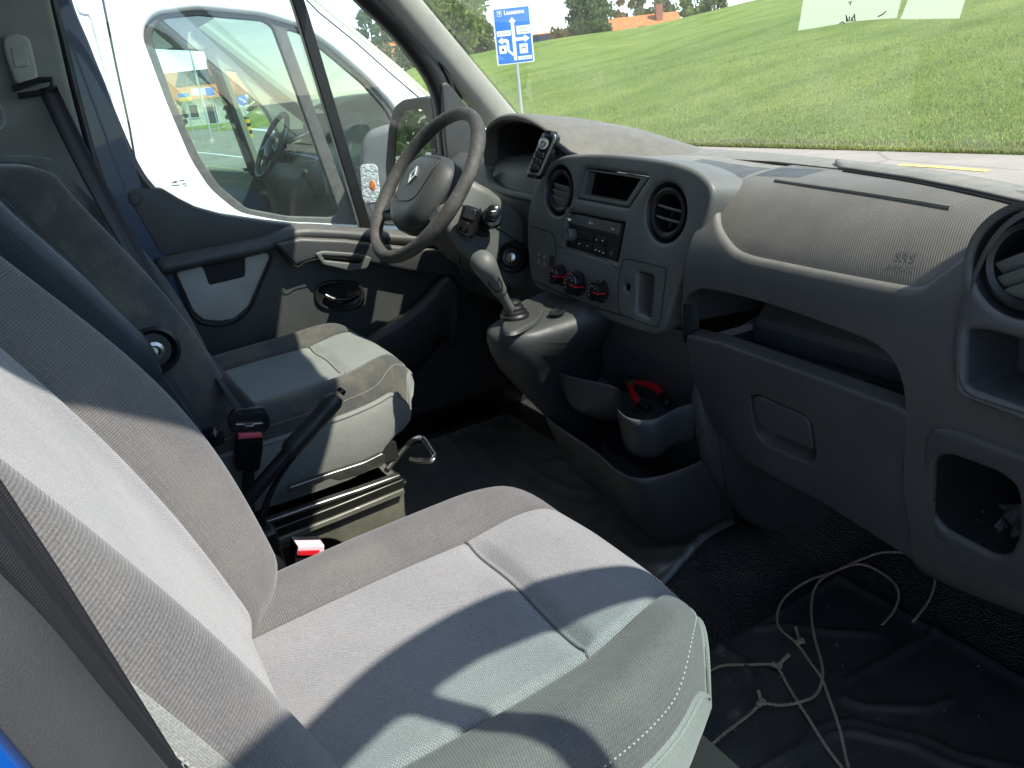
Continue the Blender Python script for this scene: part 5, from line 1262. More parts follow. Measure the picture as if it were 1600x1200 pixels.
# ================================================================== floor mats and loose things
def seg_d(p, a, b):
    ab = b - a; t = max(0, min(1, (p - a).dot(ab) / max(ab.length_squared, 1e-9))); return (p - (a + ab * t)).length
def lines2d(pls, z=0.012): return [[Vector((q.x, q.y)) for q in (AZ(a, b, z) for a, b in pl)] for pl in pls]
RIBS = lines2d([[(1120, 1240), (1190, 1205), (1290, 1132), (1330, 1126), (1440, 1150), (1500, 1180), (1600, 1200), (1700, 1215)], [(1170, 1215), (1300, 1146), (1330, 1140), (1430, 1162), (1490, 1195), (1560, 1215)], [(1320, 1090), (1345, 1101), (1450, 1105), (1490, 1090)], [(1190, 980), (1220, 975), (1290, 985), (1370, 990)], [(1325, 1060), (1400, 1020), (1460, 985)], [(1125, 1010), (1160, 1030), (1180, 1060), (1150, 1110)]])
P = []
for i in range(111):
    x = 0.365 + 0.515 * i / 110; row = []
    for j in range(121):
        y = 0.30 + 0.85 * j / 120; q = Vector((x, y)); h = 0.007
        for pl in RIBS:
            d = min(seg_d(q, a, b) for a, b in zip(pl, pl[1:])); 
            if d < 0.03: h += 0.0065 * math.exp(-(d / 0.0075) ** 2)
        h += 0.002 * math.sin(x * 31 + y * 17) * math.sin(y * 23 - x * 9)
        e = min(x - 0.365, 0.88 - x, y - 0.30, 1.15 - y); h *= smooth01(-0.001, 0.006, e); h += 0.006 * math.exp(-((e - 0.012) / 0.006) ** 2)
        row.append(Vector((x, y, floor_z(x, y) + h + 0.001)))
    P.append(row)
props(grid('floor_mat', P, M_MAT, sharp=0), 'black rubber floor mat in the passenger footwell under the cord', 'floor mat', 'rubber floor mats', kind='thing')
P = []
for i in range(121):
    x = -0.80 + 0.98 * i / 120; row = []
    for j in range(81):
        y = 0.50 + 0.56 * j / 80
        w_ = math.sin(x * 7 + 2 * math.sin(y * 9)) + math.sin(y * 12 + 1.5 * math.sin(x * 5 + 1))
        h = 0.007 + 0.0032 * smooth01(0.55, 0.95, abs(math.sin(w_ * 4.2)))
        e = min(x + 0.80, 0.18 - x, y - 0.50, 1.06 - y); h *= smooth01(-0.001, 0.006, e); h += 0.007 * math.exp(-((e - 0.012) / 0.006) ** 2)
        row.append(Vector((x, y, floor_z(x, y) + h + 0.001)))
    P.append(row)
dm = props(grid('floor_mat', P, M_DMAT, sharp=0), 'dusty ribbed rubber floor mat in front of the driver seat', 'floor mat', 'rubber floor mats', kind='thing')

# cord with three knots
M_CORD = None
t_ = NT('tan_cord'); _v = t_.coord(); _w = t_.n('TexWave'); _w.inputs['Scale'].default_value = 160; _w.inputs['Distortion'].default_value = 2.0; t_.l(_v, _w.inputs['Vector'])
t_.bsdf(t_.ramp(_w.outputs['Fac'], [(0.2, (0.28, 0.215, 0.15)), (0.8, (0.52, 0.43, 0.33))]), 0.85, t_.bump(_w.outputs['Fac'], 0.6, 0.001), 0, 0.2); M_CORD = t_.m
def mat_z(q): return floor_z(q.x, q.y) + 0.0125
def floor_pts(pl, lift=0.0):
    out = []
    for a, b in pl:
        z = 0.012
        for _ in range(6):
            q = AZ(a, b, z); z = mat_z(q) + lift
        out.append(AZ(a, b, z))
    return out
cord = thing('cord', AZ(1250, 1040, 0.01), 'thin tan cord with three knots lying on the passenger footwell mat', 'cord')
strands = [[(1426, 973), (1440, 955), (1455, 930), (1460, 905), (1447, 882), (1420, 867), (1380, 863), (1340, 878), (1300, 894), (1265, 908), (1235, 925), (1219, 946), (1214, 970), (1224, 990), (1247, 1008), (1270, 1042), (1286, 1066), (1300, 1105), (1314, 1150), (1326, 1205), (1340, 1270)],
           [(1378, 978), (1396, 955), (1404, 928), (1388, 903), (1355, 885), (1322, 886), (1290, 901), (1272, 922), (1267, 955), (1272, 995), (1282, 1030), (1285, 1060), (1274, 1086), (1250, 1099), (1220, 1102), (1190, 1101), (1175, 1113), (1130, 1150), (1085, 1192), (1045, 1240)],
           [(1060, 1066), (1103, 1051), (1130, 1042), (1170, 1039), (1210, 1042), (1230, 1070), (1255, 1112), (1285, 1158), (1318, 1205), (1360, 1265)]]
for i, pl in enumerate(strands):
    p = catmull(floor_pts(pl), 8)
    for k, q in enumerate(p): q.z += 0.003 * (1 + math.sin(k * 0.37 + i)) * 0.5
    p = resample(p, 420); gg = []
    for ph in (0.0, math.pi):
        hp = []
        for k, q in enumerate(p):
            tg = (p[min(k + 1, 419)] - p[max(k - 1, 0)]).normalized(); s_ = tg.cross(Vector((0, 0, 1))).normalized(); u_ = s_.cross(tg); an = k * 0.85 + ph
            hp.append(q + s_ * (0.0013 * math.cos(an)) + u_ * (0.0013 * math.sin(an)))
        gg.append(tube_geo(hp, 0.0017, 6))
    obj('strand', *join_geo(*gg), M_CORD, cord, sharp=0)
for (a, b), (c, d) in (((1250, 1005), (1243, 983)), ((1214, 1042), (1232, 1026)), ((1190, 1101), (1185, 1083))):
    k, e = floor_pts([(a, b), (c, d)], 0.004); t = (e - k).normalized(); s_ = t.cross(Vector((0, 0, 1)))
    pth = [k + s_ * (0.006 * math.cos(w_)) + t * (0.005 * math.sin(2 * w_)) + Vector((0, 0, 0.0035 * math.sin(w_ * 1.5) + 0.003)) for w_ in [i * 0.45 for i in range(22)]]
    tube('knot', pth, 0.0027, M_CORD, cord, seg=7, sharp=0)
    tube('tail', [k, k.lerp(e, 0.5) + Vector((0, 0, 0.003)), e + Vector((0, 0, 0.004))], [0.0028, 0.003, 0.0036], M_CORD, cord, seg=7)

# pliers in the tray
TZ = 0.385
pl_c = AZ(985, 597, TZ + 0.008)
pliers = thing('pliers', pl_c, 'red handled pliers lying in the upper console tray', 'pliers')
def zp(a, b, z=TZ): return AZ(a, b, z)
def bar(nm, pl, rr, mat, flat=0.55):
    V_, F_ = tube_geo(resample(catmull([zp(*q) for q in pl], 6), 20), rr, 12, False, 1.0); obj(nm, V_, F_, mat, pliers, sharp=0)
rr20 = [0.0055 + 0.0035 * math.sin(math.pi * min(1, i / 19 * 1.05)) for i in range(20)]
M_HRED = plain('red_grip', (0.50, 0.012, 0.022), 0.28, coat=0.3)
bar('handle', [(986, 600, 0.392), (987, 612, 0.388), (994, 624, 0.383), (1004, 632, 0.378), (1010, 637, 0.375)], rr20, M_HRED)
bar('handle', [(994, 598, 0.395), (1010, 600, 0.397), (1026, 607, 0.397), (1036, 618, 0.394), (1042, 630, 0.390)], rr20, M_HRED)
bar('handle_tip', [(1000, 630, 0.379), (1006, 634, 0.377), (1012, 638, 0.375)], 0.0092, M_BLACK)
bar('handle_tip', [(1036, 618, 0.394), (1040, 625, 0.392), (1043, 632, 0.389)], 0.0088, M_BLACK)
M_RUST = plain('rusty_steel', (0.085, 0.055, 0.04), 0.6, 0.5, grain=400, gs=0.5, var=0.4, vscale=60)
lathe('pivot', [(0.011, -0.006), (0.011, 0.006), (0.008, 0.008), (0.004, 0.009), (0.0, 0.009)], zp(987, 598, 0.394), (0, -0.2, 1), M_RUST, pliers, 18, up=(0, 1, 0))
bar('jaw', [(989, 600, 0.394), (982, 593, 0.396), (974, 588, 0.398)], [0.009 - 0.005 * i / 19 for i in range(20)], M_RUST)
bar('jaw', [(986, 602, 0.392), (979, 597, 0.394), (973, 591, 0.396)], [0.009 - 0.005 * i / 19 for i in range(20)], M_RUST)
# crumpled tissue in the lower pocket
rnd = random.Random(3); c_ = LP(1540, 846) + Vector((0, 0.075, -0.01)); V_ = []; F_ = []
P = [[c_ + Vector(((i - 4) * 0.010, (j - 4) * 0.008 + rnd.uniform(-.004, .004), rnd.uniform(-.012, .016) + 0.02 * math.exp(-((i - 4) ** 2 + (j - 4) ** 2) / 6))) for j in range(9)] for i in range(9)]
props(grid('tissue', P, plain('grey_paper', (0.07, 0.068, 0.072), 0.9), smooth=False), 'crumpled grey tissue lying in the lower right dash pocket', 'tissue')
# two sheets of paper on the windscreen
def on_ws(px, py, inn=0.006):
    d = ray(px, py); lo_, hi_ = 0.3, 4.0
    def side(k):
        p = CAM + d * k; c = 1 - (p.x / 0.90) ** 2; T = (p.z - 0.815) / (0.78 + 0.02 * c); return p.y - (1.30 - 0.68 * T + 0.10 * c - inn)
    for _ in range(50):
        m = (lo_ + hi_) / 2
        if side(m) > 0: hi_ = m
        else: lo_ = m
    return CAM + d * lo_
t_ = NT('thin_paper'); _tr = t_.n('BsdfTransparent'); _df = t_.n('BsdfDiffuse'); _df.inputs['Color'].default_value = (0.80, 0.84, 0.72, 1); _tl = t_.n('BsdfTranslucent'); _tl.inputs['Color'].default_value = (0.75, 0.82, 0.68, 1)
_a = t_.n('MixShader'); _a.inputs[0].default_value = 0.6; t_.l(_df.outputs[0], _a.inputs[1]); t_.l(_tl.outputs[0], _a.inputs[2])
_b = t_.n('MixShader'); _b.inputs[0].default_value = 0.42; t_.l(_tr.outputs[0], _b.inputs[1]); t_.l(_a.outputs[0], _b.inputs[2]); t_.l(_b.outputs[0], t_.out.inputs['Surface']); M_PAPER = t_.m
def sheet_(pl, lab):
    q = [on_ws(*p) for p in pl]; o = obj('paper_sheet', q, [tuple(range(len(q)))], M_PAPER, smooth=False, solid=0.0003)
    return props(o, lab, 'paper', 'papers behind the windscreen')
sheet_([(1247, 48), (1262, -40), (1420, -46), (1401, 28), (1337, 33)], 'larger pale paper sheet with handwriting at the top of the windscreen')
sheet_([(1407, 30), (1434, -40), (1520, -40), (1499, 29)], 'smaller blank pale paper sheet at the top of the windscreen')
pen = bpy.data.objects['paper_sheet']
for pl in ([(1323, 34), (1322, 24), (1325, 33)], [(1327, 33), (1327, 26)], [(1330, 33), (1331, 27), (1333, 33)], [(1336, 33), (1335, 22), (1333, 28)], [(1312, 37), (1316, 34), (1320, 37)], [(1326, 4), (1330, 2), (1328, 8)], [(1372, 26), (1380, 22), (1384, 18)]):
    tube('pen_stroke', [on_ws(a, b, 0.008) for a, b in pl], 0.0009, M_DARK, pen, seg=5)

# grit trodden into the mats
rnd = random.Random(5); V_ = []; F_ = []
for i in range(900):
    if i % 3: x, y = rnd.uniform(0.38, 0.87), rnd.uniform(0.45, 1.13)
    else: x, y = rnd.uniform(-0.7, 0.16), rnd.uniform(0.52, 1.04)
    c = Vector((x, y, floor_z(x, y) + 0.0105)); r = 0.0006 + 0.0016 * rnd.random() ** 4
    k = len(V_); V_ += [c + Vector((rnd.uniform(-r, r), rnd.uniform(-r, r), rnd.uniform(0, r))) * 1.5 for _ in range(4)]; F_ += [(k, k + 1, k + 2), (k, k + 1, k + 3), (k, k + 2, k + 3), (k + 1, k + 2, k + 3)]
props(obj('grit', V_, F_, plain('grit', (0.30, 0.26, 0.20), 0.9, var=0.4, vscale=30), smooth=False), kind='stuff')

# ================================================================== outdoors
GZ = -0.70
t_ = NT('asphalt'); _v = t_.coord()
_c = t_.ramp(t_.noise(_v, 0.6, 8, 0.65), [(0.3, (0.25, 0.225, 0.18)), (0.7, (0.35, 0.32, 0.26))])
_g = t_.noise(_v, 60, 4, 0.7); _c = t_.mix(1.0, _c, t_.ramp(_g, [(0.3, (0.7,) * 3), (0.7, (1.15,) * 3)]), 'MULTIPLY')
_cr = t_.n('TexVoronoi', feature='DISTANCE_TO_EDGE'); _cr.inputs['Scale'].default_value = 0.25; t_.l(_v, _cr.inputs['Vector'])
_c = t_.mix(t_.ramp(_cr.outputs['Distance'], [(0.0, (0.6,) * 3), (0.006, (0, 0, 0))]), _c, (0.08, 0.075, 0.07))
t_.bsdf(_c, 0.85, t_.bump(_g, 0.5, 0.01), 0, 0.3); M_ASPH = t_.m
o = obj('parking_lot', [(-700, -500, GZ), (500, -500, GZ), (500, 700, GZ), (-700, 700, GZ)], [(0, 1, 2, 3)], M_ASPH, smooth=False, loc=(0, 0, GZ)); props(o, kind='structure')
def ground_strip(nm, px, z, mat, w_):
    q = [AZ(a, b, GZ + z) for a, b in px]; q = resample(q, 12)
    V_, F_ = strip(q, [Vector((0, w_, 0))] * len(q), 0.001); o = obj(nm, V_, F_, mat, smooth=False); props(o, kind='structure')
M_YEL = plain('yellow_road_paint', (0.58, 0.47, 0.13), 0.7, var=0.3, vscale=8)
ground_strip('road_marking', [(1405, 257), (1470, 261), (1545, 267)], 0.006, M_YEL, 0.07)
# lighter lane across the far side and its white line
M_WLINE = plain('white_road_paint', (0.75, 0.75, 0.72), 0.7)
q0, q1 = AZ(235, 189 + 20, GZ), AZ(520, 215, GZ)
ground_strip('road_marking', [(236, 190), (300, 194), (400, 202), (470, 209)], 0.006, M_WLINE, 0.25)
ground_strip('road_marking', [(250, 232), (330, 240), (400, 248), (470, 256)], 0.006, M_WLINE, 0.07)
# grass field rising to a crest
t_ = NT('meadow'); _v = t_.coord()
_c = t_.ramp(t_.noise(_v, 0.35, 10, 0.72), [(0.28, (0.15, 0.225, 0.036)), (0.5, (0.205, 0.29, 0.055)), (0.72, (0.28, 0.345, 0.085))])
_h = t_.noise(_v, 9, 8, 0.8); _c = t_.mix(1.0, _c, t_.ramp(_h, [(0.3, (0.68,) * 3), (0.7, (1.25,) * 3)]), 'MULTIPLY')
_c = t_.mix(1.0, _c, t_.ramp(t_.noise(_v, 0.07, 5, 0.6), [(0.35, (0.72, 0.80, 0.70)), (0.65, (1.12, 1.06, 1.05))]), 'MULTIPLY')
_wv = t_.n('TexWave'); _wv.inputs['Scale'].default_value = 0.10; _wv.inputs['Distortion'].default_value = 3.5; _wv.inputs['Detail'].default_value = 3; t_.l(_v, _wv.inputs['Vector'])
_c = t_.mix(1.0, _c, t_.ramp(_wv.outputs['Fac'], [(0.0, (0.82, 0.86, 0.8)), (0.35, (1.0,) * 3)]), 'MULTIPLY')
t_.bsdf(_c, 0.9, t_.bump(_h, 1.0, 0.12), 0, 0.2); M_FIELD = t_.m
CR = [(12, 60, GZ), (17, 60, GZ), (19.5, 58, -0.25), (22, 57, 1.0)]
for a, b, D in ((640, 105, 56), (740, 85, 60), (870, 62, 60), (1000, 42, 60), (1160, 3, 60), (1600, -90, 56), (1900, -160, 54)):
    q = CAM + ray(a, b) * D; CR.append((math.degrees(math.atan2(q.y, CAM.x - q.x)), math.hypot(q.y, CAM.x - q.x), q.z))
CR.append((130, 70, 7.0))
def crest(ph):
    for (a, r0, z0), (b, r1, z1) in zip(CR, CR[1:]):
        if a <= ph <= b: t = (ph - a) / (b - a); return r0 + (r1 - r0) * t, z0 + (z1 - z0) * t
    return CR[-1][1], CR[-1][2]
def field_pt(ph, f):
    """f 0 at the kerb line y = 11.4, 1 at the crest, beyond it falls away"""
    rc, zc = crest(ph); re = min(11.4 / max(math.sin(R_(ph)), 0.05), rc * 0.85)
    if f <= 1: r = re + (rc - re) * f; z = GZ + (zc - GZ) * (f ** 0.97) * 1.0
    else: r = rc * f; z = zc - (f - 1) * rc * 0.10 - 0.6 * (f - 1) ** 2
    z += 0.10 * math.sin(r * 0.4 + ph * 0.2) * min(1, f * 3) * (1 if f <= 1 else 0)
    return Vector((CAM.x - math.cos(R_(ph)) * r, math.sin(R_(ph)) * r, z + 0.01))
P = [[field_pt(19.6 + 105.4 * i / 130, j / 60 * 1.7) for j in range(61)] for i in range(131)]
props(grid('grass_field', P, M_FIELD, sharp=0), kind='structure')
# blades on the nearer slope and a ragged verge
def blades(nm, n, fmax, h0, h1, pmin, pmax, mats_, power=1.6):
    rnd = random.Random(11); V_ = []; F_ = []; I_ = []
    for _ in range(n):
        ph = rnd.uniform(pmin, pmax); f = rnd.random() ** power * fmax - 0.012; b = field_pt(ph, max(f, 0.0)); b.z -= 0.02
        if f < 0: b += Vector((rnd.uniform(-.2, .2), f * 14, 0))
        h = rnd.uniform(h0, h1); a = rnd.uniform(0, 6.28); w_ = rnd.uniform(0.006, 0.013); d = Vector((math.cos(a), math.sin(a), 0)); l = Vector((rnd.gauss(0, .35), rnd.gauss(0, .35), 1)).normalized()
        k = len(V_); V_ += [b - d * w_, b + d * w_, b + l * h]; F_.append((k, k + 1, k + 2)); I_.append(0 if rnd.random() < 0.72 - (0.35 if f < 0.01 else 0) else 1)
    me = bpy.data.meshes.new(nm); me.from_pydata([tuple(v) for v in V_], [], F_)
    for m in mats_: me.materials.append(m)
    me.polygons.foreach_set('material_index', I_)
    o = bpy.data.objects.new(nm, me); COL.objects.link(o); return props(o, kind='stuff')
M_BLADE = plain('grass_blade', (0.20, 0.285, 0.05), 0.7, var=0.45, vscale=0.22); M_STRAW = plain('dry_blade', (0.30, 0.29, 0.10), 0.8, var=0.45, vscale=0.3)
blades('grass', 90000, 0.45, 0.03, 0.10, 26, 66, (M_BLADE, M_STRAW), 2.0)
blades('verge_grass', 26000, 0.02, 0.03, 0.11, 26, 66, (M_BLADE, M_STRAW), 1.0)

# direction sign on its post
sd_ = 24.0; s0 = CAM + ray(802, 57) * sd_
sign = thing('road_sign', Vector((s0.x, s0.y, field_pt(math.degrees(math.atan2(s0.y, CAM.x - s0.x)), 0.0).z)), 'blue and white lane direction sign on a grey post in the grass', 'sign')
sn = (CAM - s0); sn.z = 0; sn.normalize(); sn = (sn + Vector((0.35, -0.1, 0))).normalized()
def gp_(a, b, o=0.0): return AP(a, b, s0 + sn * o, sn)
tl, tr, brr, bll = gp_(769, 13), gp_(827, 8), gp_(836, 96), gp_(777, 103)
su_ = ((tr - tl) + (brr - bll)) / 2; wid = su_.length; hei = ((tl - bll).length + (tr - brr).length) / 2
su_ = Vector((su_.x, su_.y, 0)).normalized(); sv_ = Vector((0, 0, 1)); sc0 = (tl + tr + brr + bll) / 4
def G(u, v, o=0.0): return sc0 + su_ * ((u - 0.5) * wid) + sv_ * ((v - 0.5) * hei) + sn * o
plain('sign_white', (0.80, 0.80, 0.80), 0.45); plain('sign_blue', (0.006, 0.16, 0.62), 0.4); plain('galvanised', (0.45, 0.46, 0.46), 0.5, 0.3)
def gq(nm, pts, o, mat, th=0.004, rad=0.0): return plate(nm, [G(u, v, o) for u, v in pts], [], sn, th, mat, sign, bev=0.0005, rad=rad)
gq('board', [(0, 0), (1, 0), (1, 1), (0, 1)], 0.0, MATS['sign_white'], 0.04, 0.04)
gq('blue_field', [(0.035, 0.02), (0.965, 0.02), (0.965, 0.98), (0.035, 0.98)], 0.004, MATS['sign_blue'], 0.004, 0.03)
W_ = MATS['sign_white']
gq('main_arrow', [(0.455, 0.06), (0.545, 0.06), (0.545, 0.40), (0.78, 0.40), (0.78, 0.36), (0.92, 0.43), (0.78, 0.50), (0.78, 0.46), (0.545, 0.46), (0.545, 0.74), (0.60, 0.74), (0.50, 0.82), (0.40, 0.74), (0.455, 0.74)], 0.008, W_)
gq('left_arrow', [(0.46, 0.13), (0.46, 0.19), (0.36, 0.25), (0.36, 0.42), (0.30, 0.455), (0.20, 0.455), (0.20, 0.49), (0.07, 0.425), (0.20, 0.36), (0.20, 0.395), (0.29, 0.395), (0.30, 0.23)], 0.0075, W_)
for pts in ([(0.06, 0.505), (0.43, 0.505), (0.43, 0.60), (0.06, 0.60)], [(0.59, 0.51), (0.95, 0.51), (0.95, 0.66), (0.59, 0.66)], [(0.09, 0.20), (0.28, 0.20), (0.28, 0.345), (0.09, 0.345)], [(0.63, 0.17), (0.85, 0.17), (0.85, 0.34), (0.63, 0.34)], [(0.57, 0.06), (0.94, 0.06), (0.94, 0.125), (0.57, 0.125)]):
    gq('white_plate', pts, 0.008, W_)
text_obj('lettering', 'Lausanne', hei * 0.105, G(0.57, 0.905, 0.009), su_, sv_, W_, sign, 0.001, bold=0.006)
gq('route_number', [(0.12, 0.855), (0.235, 0.855), (0.235, 0.945), (0.12, 0.945)], 0.008, W_); gq('route_number', [(0.132, 0.864), (0.223, 0.864), (0.223, 0.936), (0.132, 0.936)], 0.010, MATS['sign_blue'], 0.001)
text_obj('lettering', '9', hei * 0.075, G(0.178, 0.90, 0.011), su_, sv_, W_, sign, 0.001, bold=0.003)
text_obj('lettering', 'Z.I. En Fay', hei * 0.045, G(0.245, 0.552, 0.010), su_, sv_, M_DARK, sign, 0.001)
text_obj('lettering', 'Fontenay', hei * 0.045, G(0.77, 0.615, 0.010), su_, sv_, M_DARK, sign, 0.001)
text_obj('lettering', 'La Cure', hei * 0.045, G(0.77, 0.555, 0.010), su_, sv_, M_DARK, sign, 0.001)
text_obj('lettering', '3.5 t 300 m', hei * 0.035, G(0.755, 0.092, 0.010), su_, sv_, M_DARK, sign, 0.001)
gq('pictogram', [(0.15, 0.25), (0.22, 0.25), (0.21, 0.285), (0.185, 0.30), (0.16, 0.285)], 0.010, M_DARK, 0.001)
tube('pictogram', [G(0.74 + 0.06 * math.cos(a), 0.255 + 0.03 * math.sin(a), 0.010) for a in [R_(-20 + 22 * i) for i in range(11)]], 0.010, M_DARK, sign, seg=5)
pb_ = gp_(806, 104); 
tube('post', [G(0.52, 0.0, -0.05), Vector((G(0.52, 0, -0.05).x, G(0.52, 0, -0.05).y, sign.location.z - 0.2))], 0.055, MATS['galvanised'], sign, seg=14)
tube('post_top', [G(0.52, 0.9, -0.06), G(0.52, 0.0, -0.05)], 0.055, MATS['galvanised'], sign, seg=14)

# trees
M_BARK = plain('bark', (0.06, 0.05, 0.04), 0.9, grain=40, gs=0.6)
def leafmat(nm, c):
    t = NT(nm); v = t.coord(); f = t.noise(v, 0.9, 5, 0.7)
    col = t.ramp(f, [(0.3, tuple(x * 0.6 for x in c)), (0.7, tuple(x * 1.35 for x in c))])
    d = t.n('BsdfDiffuse'); tl_ = t.n('BsdfTranslucent'); t.l(col, d.inputs['Color']); t.l(col, tl_.inputs['Color']); m = t.n('MixShader'); m.inputs[0].default_value = 0.42
    t.l(d.outputs[0], m.inputs[1]); t.l(tl_.outputs[0], m.inputs[2]); t.l(m.outputs[0], t.out.inputs['Surface']); return t.m
LEAF = [leafmat('leaf_mid', (0.22, 0.28, 0.09)), leafmat('leaf_dark', (0.13, 0.18, 0.075)), leafmat('leaf_olive', (0.20, 0.23, 0.11)), leafmat('leaf_autumn', (0.24, 0.19, 0.08))]
def tree(nm, label, base, h, cr_x, crown0, mat, n=4200, leaf=0.22, clumps=34, seed=1, group='trees beyond the field', trunk=True, shape='round'):
    rnd = random.Random(seed); base = Vector(base); t = thing(nm, base, label, 'tree' if trunk else 'bush', group)
    zc = base.z + h * (1 + crown0) / 2; rz = h * (1 - crown0) / 2
    if trunk:
        tp = [base, base + Vector((rnd.uniform(-.1, .1), 0, h * 0.3)), base + Vector((rnd.uniform(-.3, .3), rnd.uniform(-.2, .2), h * 0.6)), base + Vector((rnd.uniform(-.3, .3), 0, h * 0.88))]
        g = [tube_geo(resample(catmull(tp, 5), 12), [h * 0.022 * (1 - 0.85 * i / 11) for i in range(12)], 8)]
        for _ in range(9):
            s = tp[1].lerp(tp[3], rnd.random()); a = rnd.uniform(0, 6.28); e = s + Vector((math.cos(a) * cr_x * 0.75, math.sin(a) * cr_x * 0.75, rz * rnd.uniform(0.1, 0.5)))
            g.append(tube_geo([s, s.lerp(e, 0.5) + Vector((0, 0, -0.1)), e], [h * 0.009, h * 0.006, h * 0.002], 6))
        obj('trunk', *join_geo(*g), M_BARK, t)
    cs = []
    for _ in range(clumps):
        while True:
            q = Vector((rnd.uniform(-1, 1), rnd.uniform(-1, 1), rnd.uniform(-1, 1)))
            if 0.15 < q.length < 1: break
        k = 1.0
        if shape == 'cone': k = 1 - 0.75 * (q.z * 0.5 + 0.5)
        cs.append((Vector((base.x + q.x * cr_x * 0.85 * k, base.y + q.y * cr_x * 0.85 * k, zc + q.z * rz * 0.88)), rnd.uniform(0.22, 0.42) * cr_x * (0.5 + 0.5 * k)))
    V_ = []; F_ = []
    for i in range(n):
        c, r = cs[i % clumps]
        d = Vector((rnd.gauss(0, 1), rnd.gauss(0, 1), rnd.gauss(0, 0.8))); d = d.normalized() * r * rnd.random() ** 0.4
        p = c + d; s = leaf * rnd.uniform(0.6, 1.3); a = Vector((rnd.gauss(0, 1), rnd.gauss(0, 1), rnd.gauss(0, 1))).normalized(); b = a.orthogonal().normalized()
        k = len(V_); V_ += [p - a * s, p + b * s * 0.5, p + a * s, p - b * s * 0.5]; F_.append((k, k + 1, k + 2, k + 3))
    obj('crown', V_, F_, mat, t, smooth=False); return t
def gnd(px, depth):
    q = CAM + ray(px, 100) * depth; ph = math.degrees(math.atan2(q.y, CAM.x - q.x)); rc, zc = crest(ph); r = math.hypot(q.y, CAM.x - q.x)
    return Vector((q.x, q.y, field_pt(ph, r / rc).z if r > rc else GZ))
def treepx(nm, label, px, depth, top_py, half_px, mat, crown0=0.12, **kw):
    b = gnd(px, depth); top = (CAM + ray(px, top_py) * depth).z
    tree(nm, label, b, top - b.z, half_px * depth / F_PX, crown0, mat, **kw)
treepx('tree', 'large leafy green tree left of the blue road sign', 688, 75, -60, 74, LEAF[0], seed=2, n=14000, leaf=0.30, clumps=80)
treepx('tree', 'lower green tree between the large tree and the road sign', 752, 82, 25, 30, LEAF[2], seed=3, n=3500, leaf=0.25)
treepx('tree', 'smaller round tree at the foot of the large leafy tree', 655, 78, 40, 34, LEAF[0], seed=13, n=3500, leaf=0.26)
treepx('tree', 'dense tall dark green tree right of the road sign', 925, 78, -40, 34, LEAF[1], seed=4, crown0=0.02, n=9000, leaf=0.20, clumps=80)
treepx('tree', 'brownish tree beside the small orange roof near the sign', 880, 84, 36, 22, LEAF[3], seed=5, n=2500, leaf=0.22)
for i, (px, tp, hw_, m, lab) in enumerate([(975, 12, 18, 3, 'autumn bush just right of the dense dark tree'), (1000, 0, 20, 2, 'olive bush behind the long orange roof'), (1040, -8, 26, 2, 'broad olive tree behind the right end of the long roof'), (1085, -20, 24, 0, 'green treetop on the crest right of the long roof'), (1120, -28, 24, 2, 'last olive treetop before the crest leaves the picture')]):
    treepx('tree', lab, px, 100, tp - 14, hw_, LEAF[m], seed=20 + i, n=2600, leaf=0.28)
treepx('tree', 'dark tree behind the white van roof, beside the brick chimney', 588, 70, 8, 30, LEAF[1], seed=7, n=4500, leaf=0.22, crown0=0.05)
treepx('tree', 'dark tree at the left of the brick chimney', 560, 74, 18, 18, LEAF[1], seed=8, n=2500, leaf=0.22)
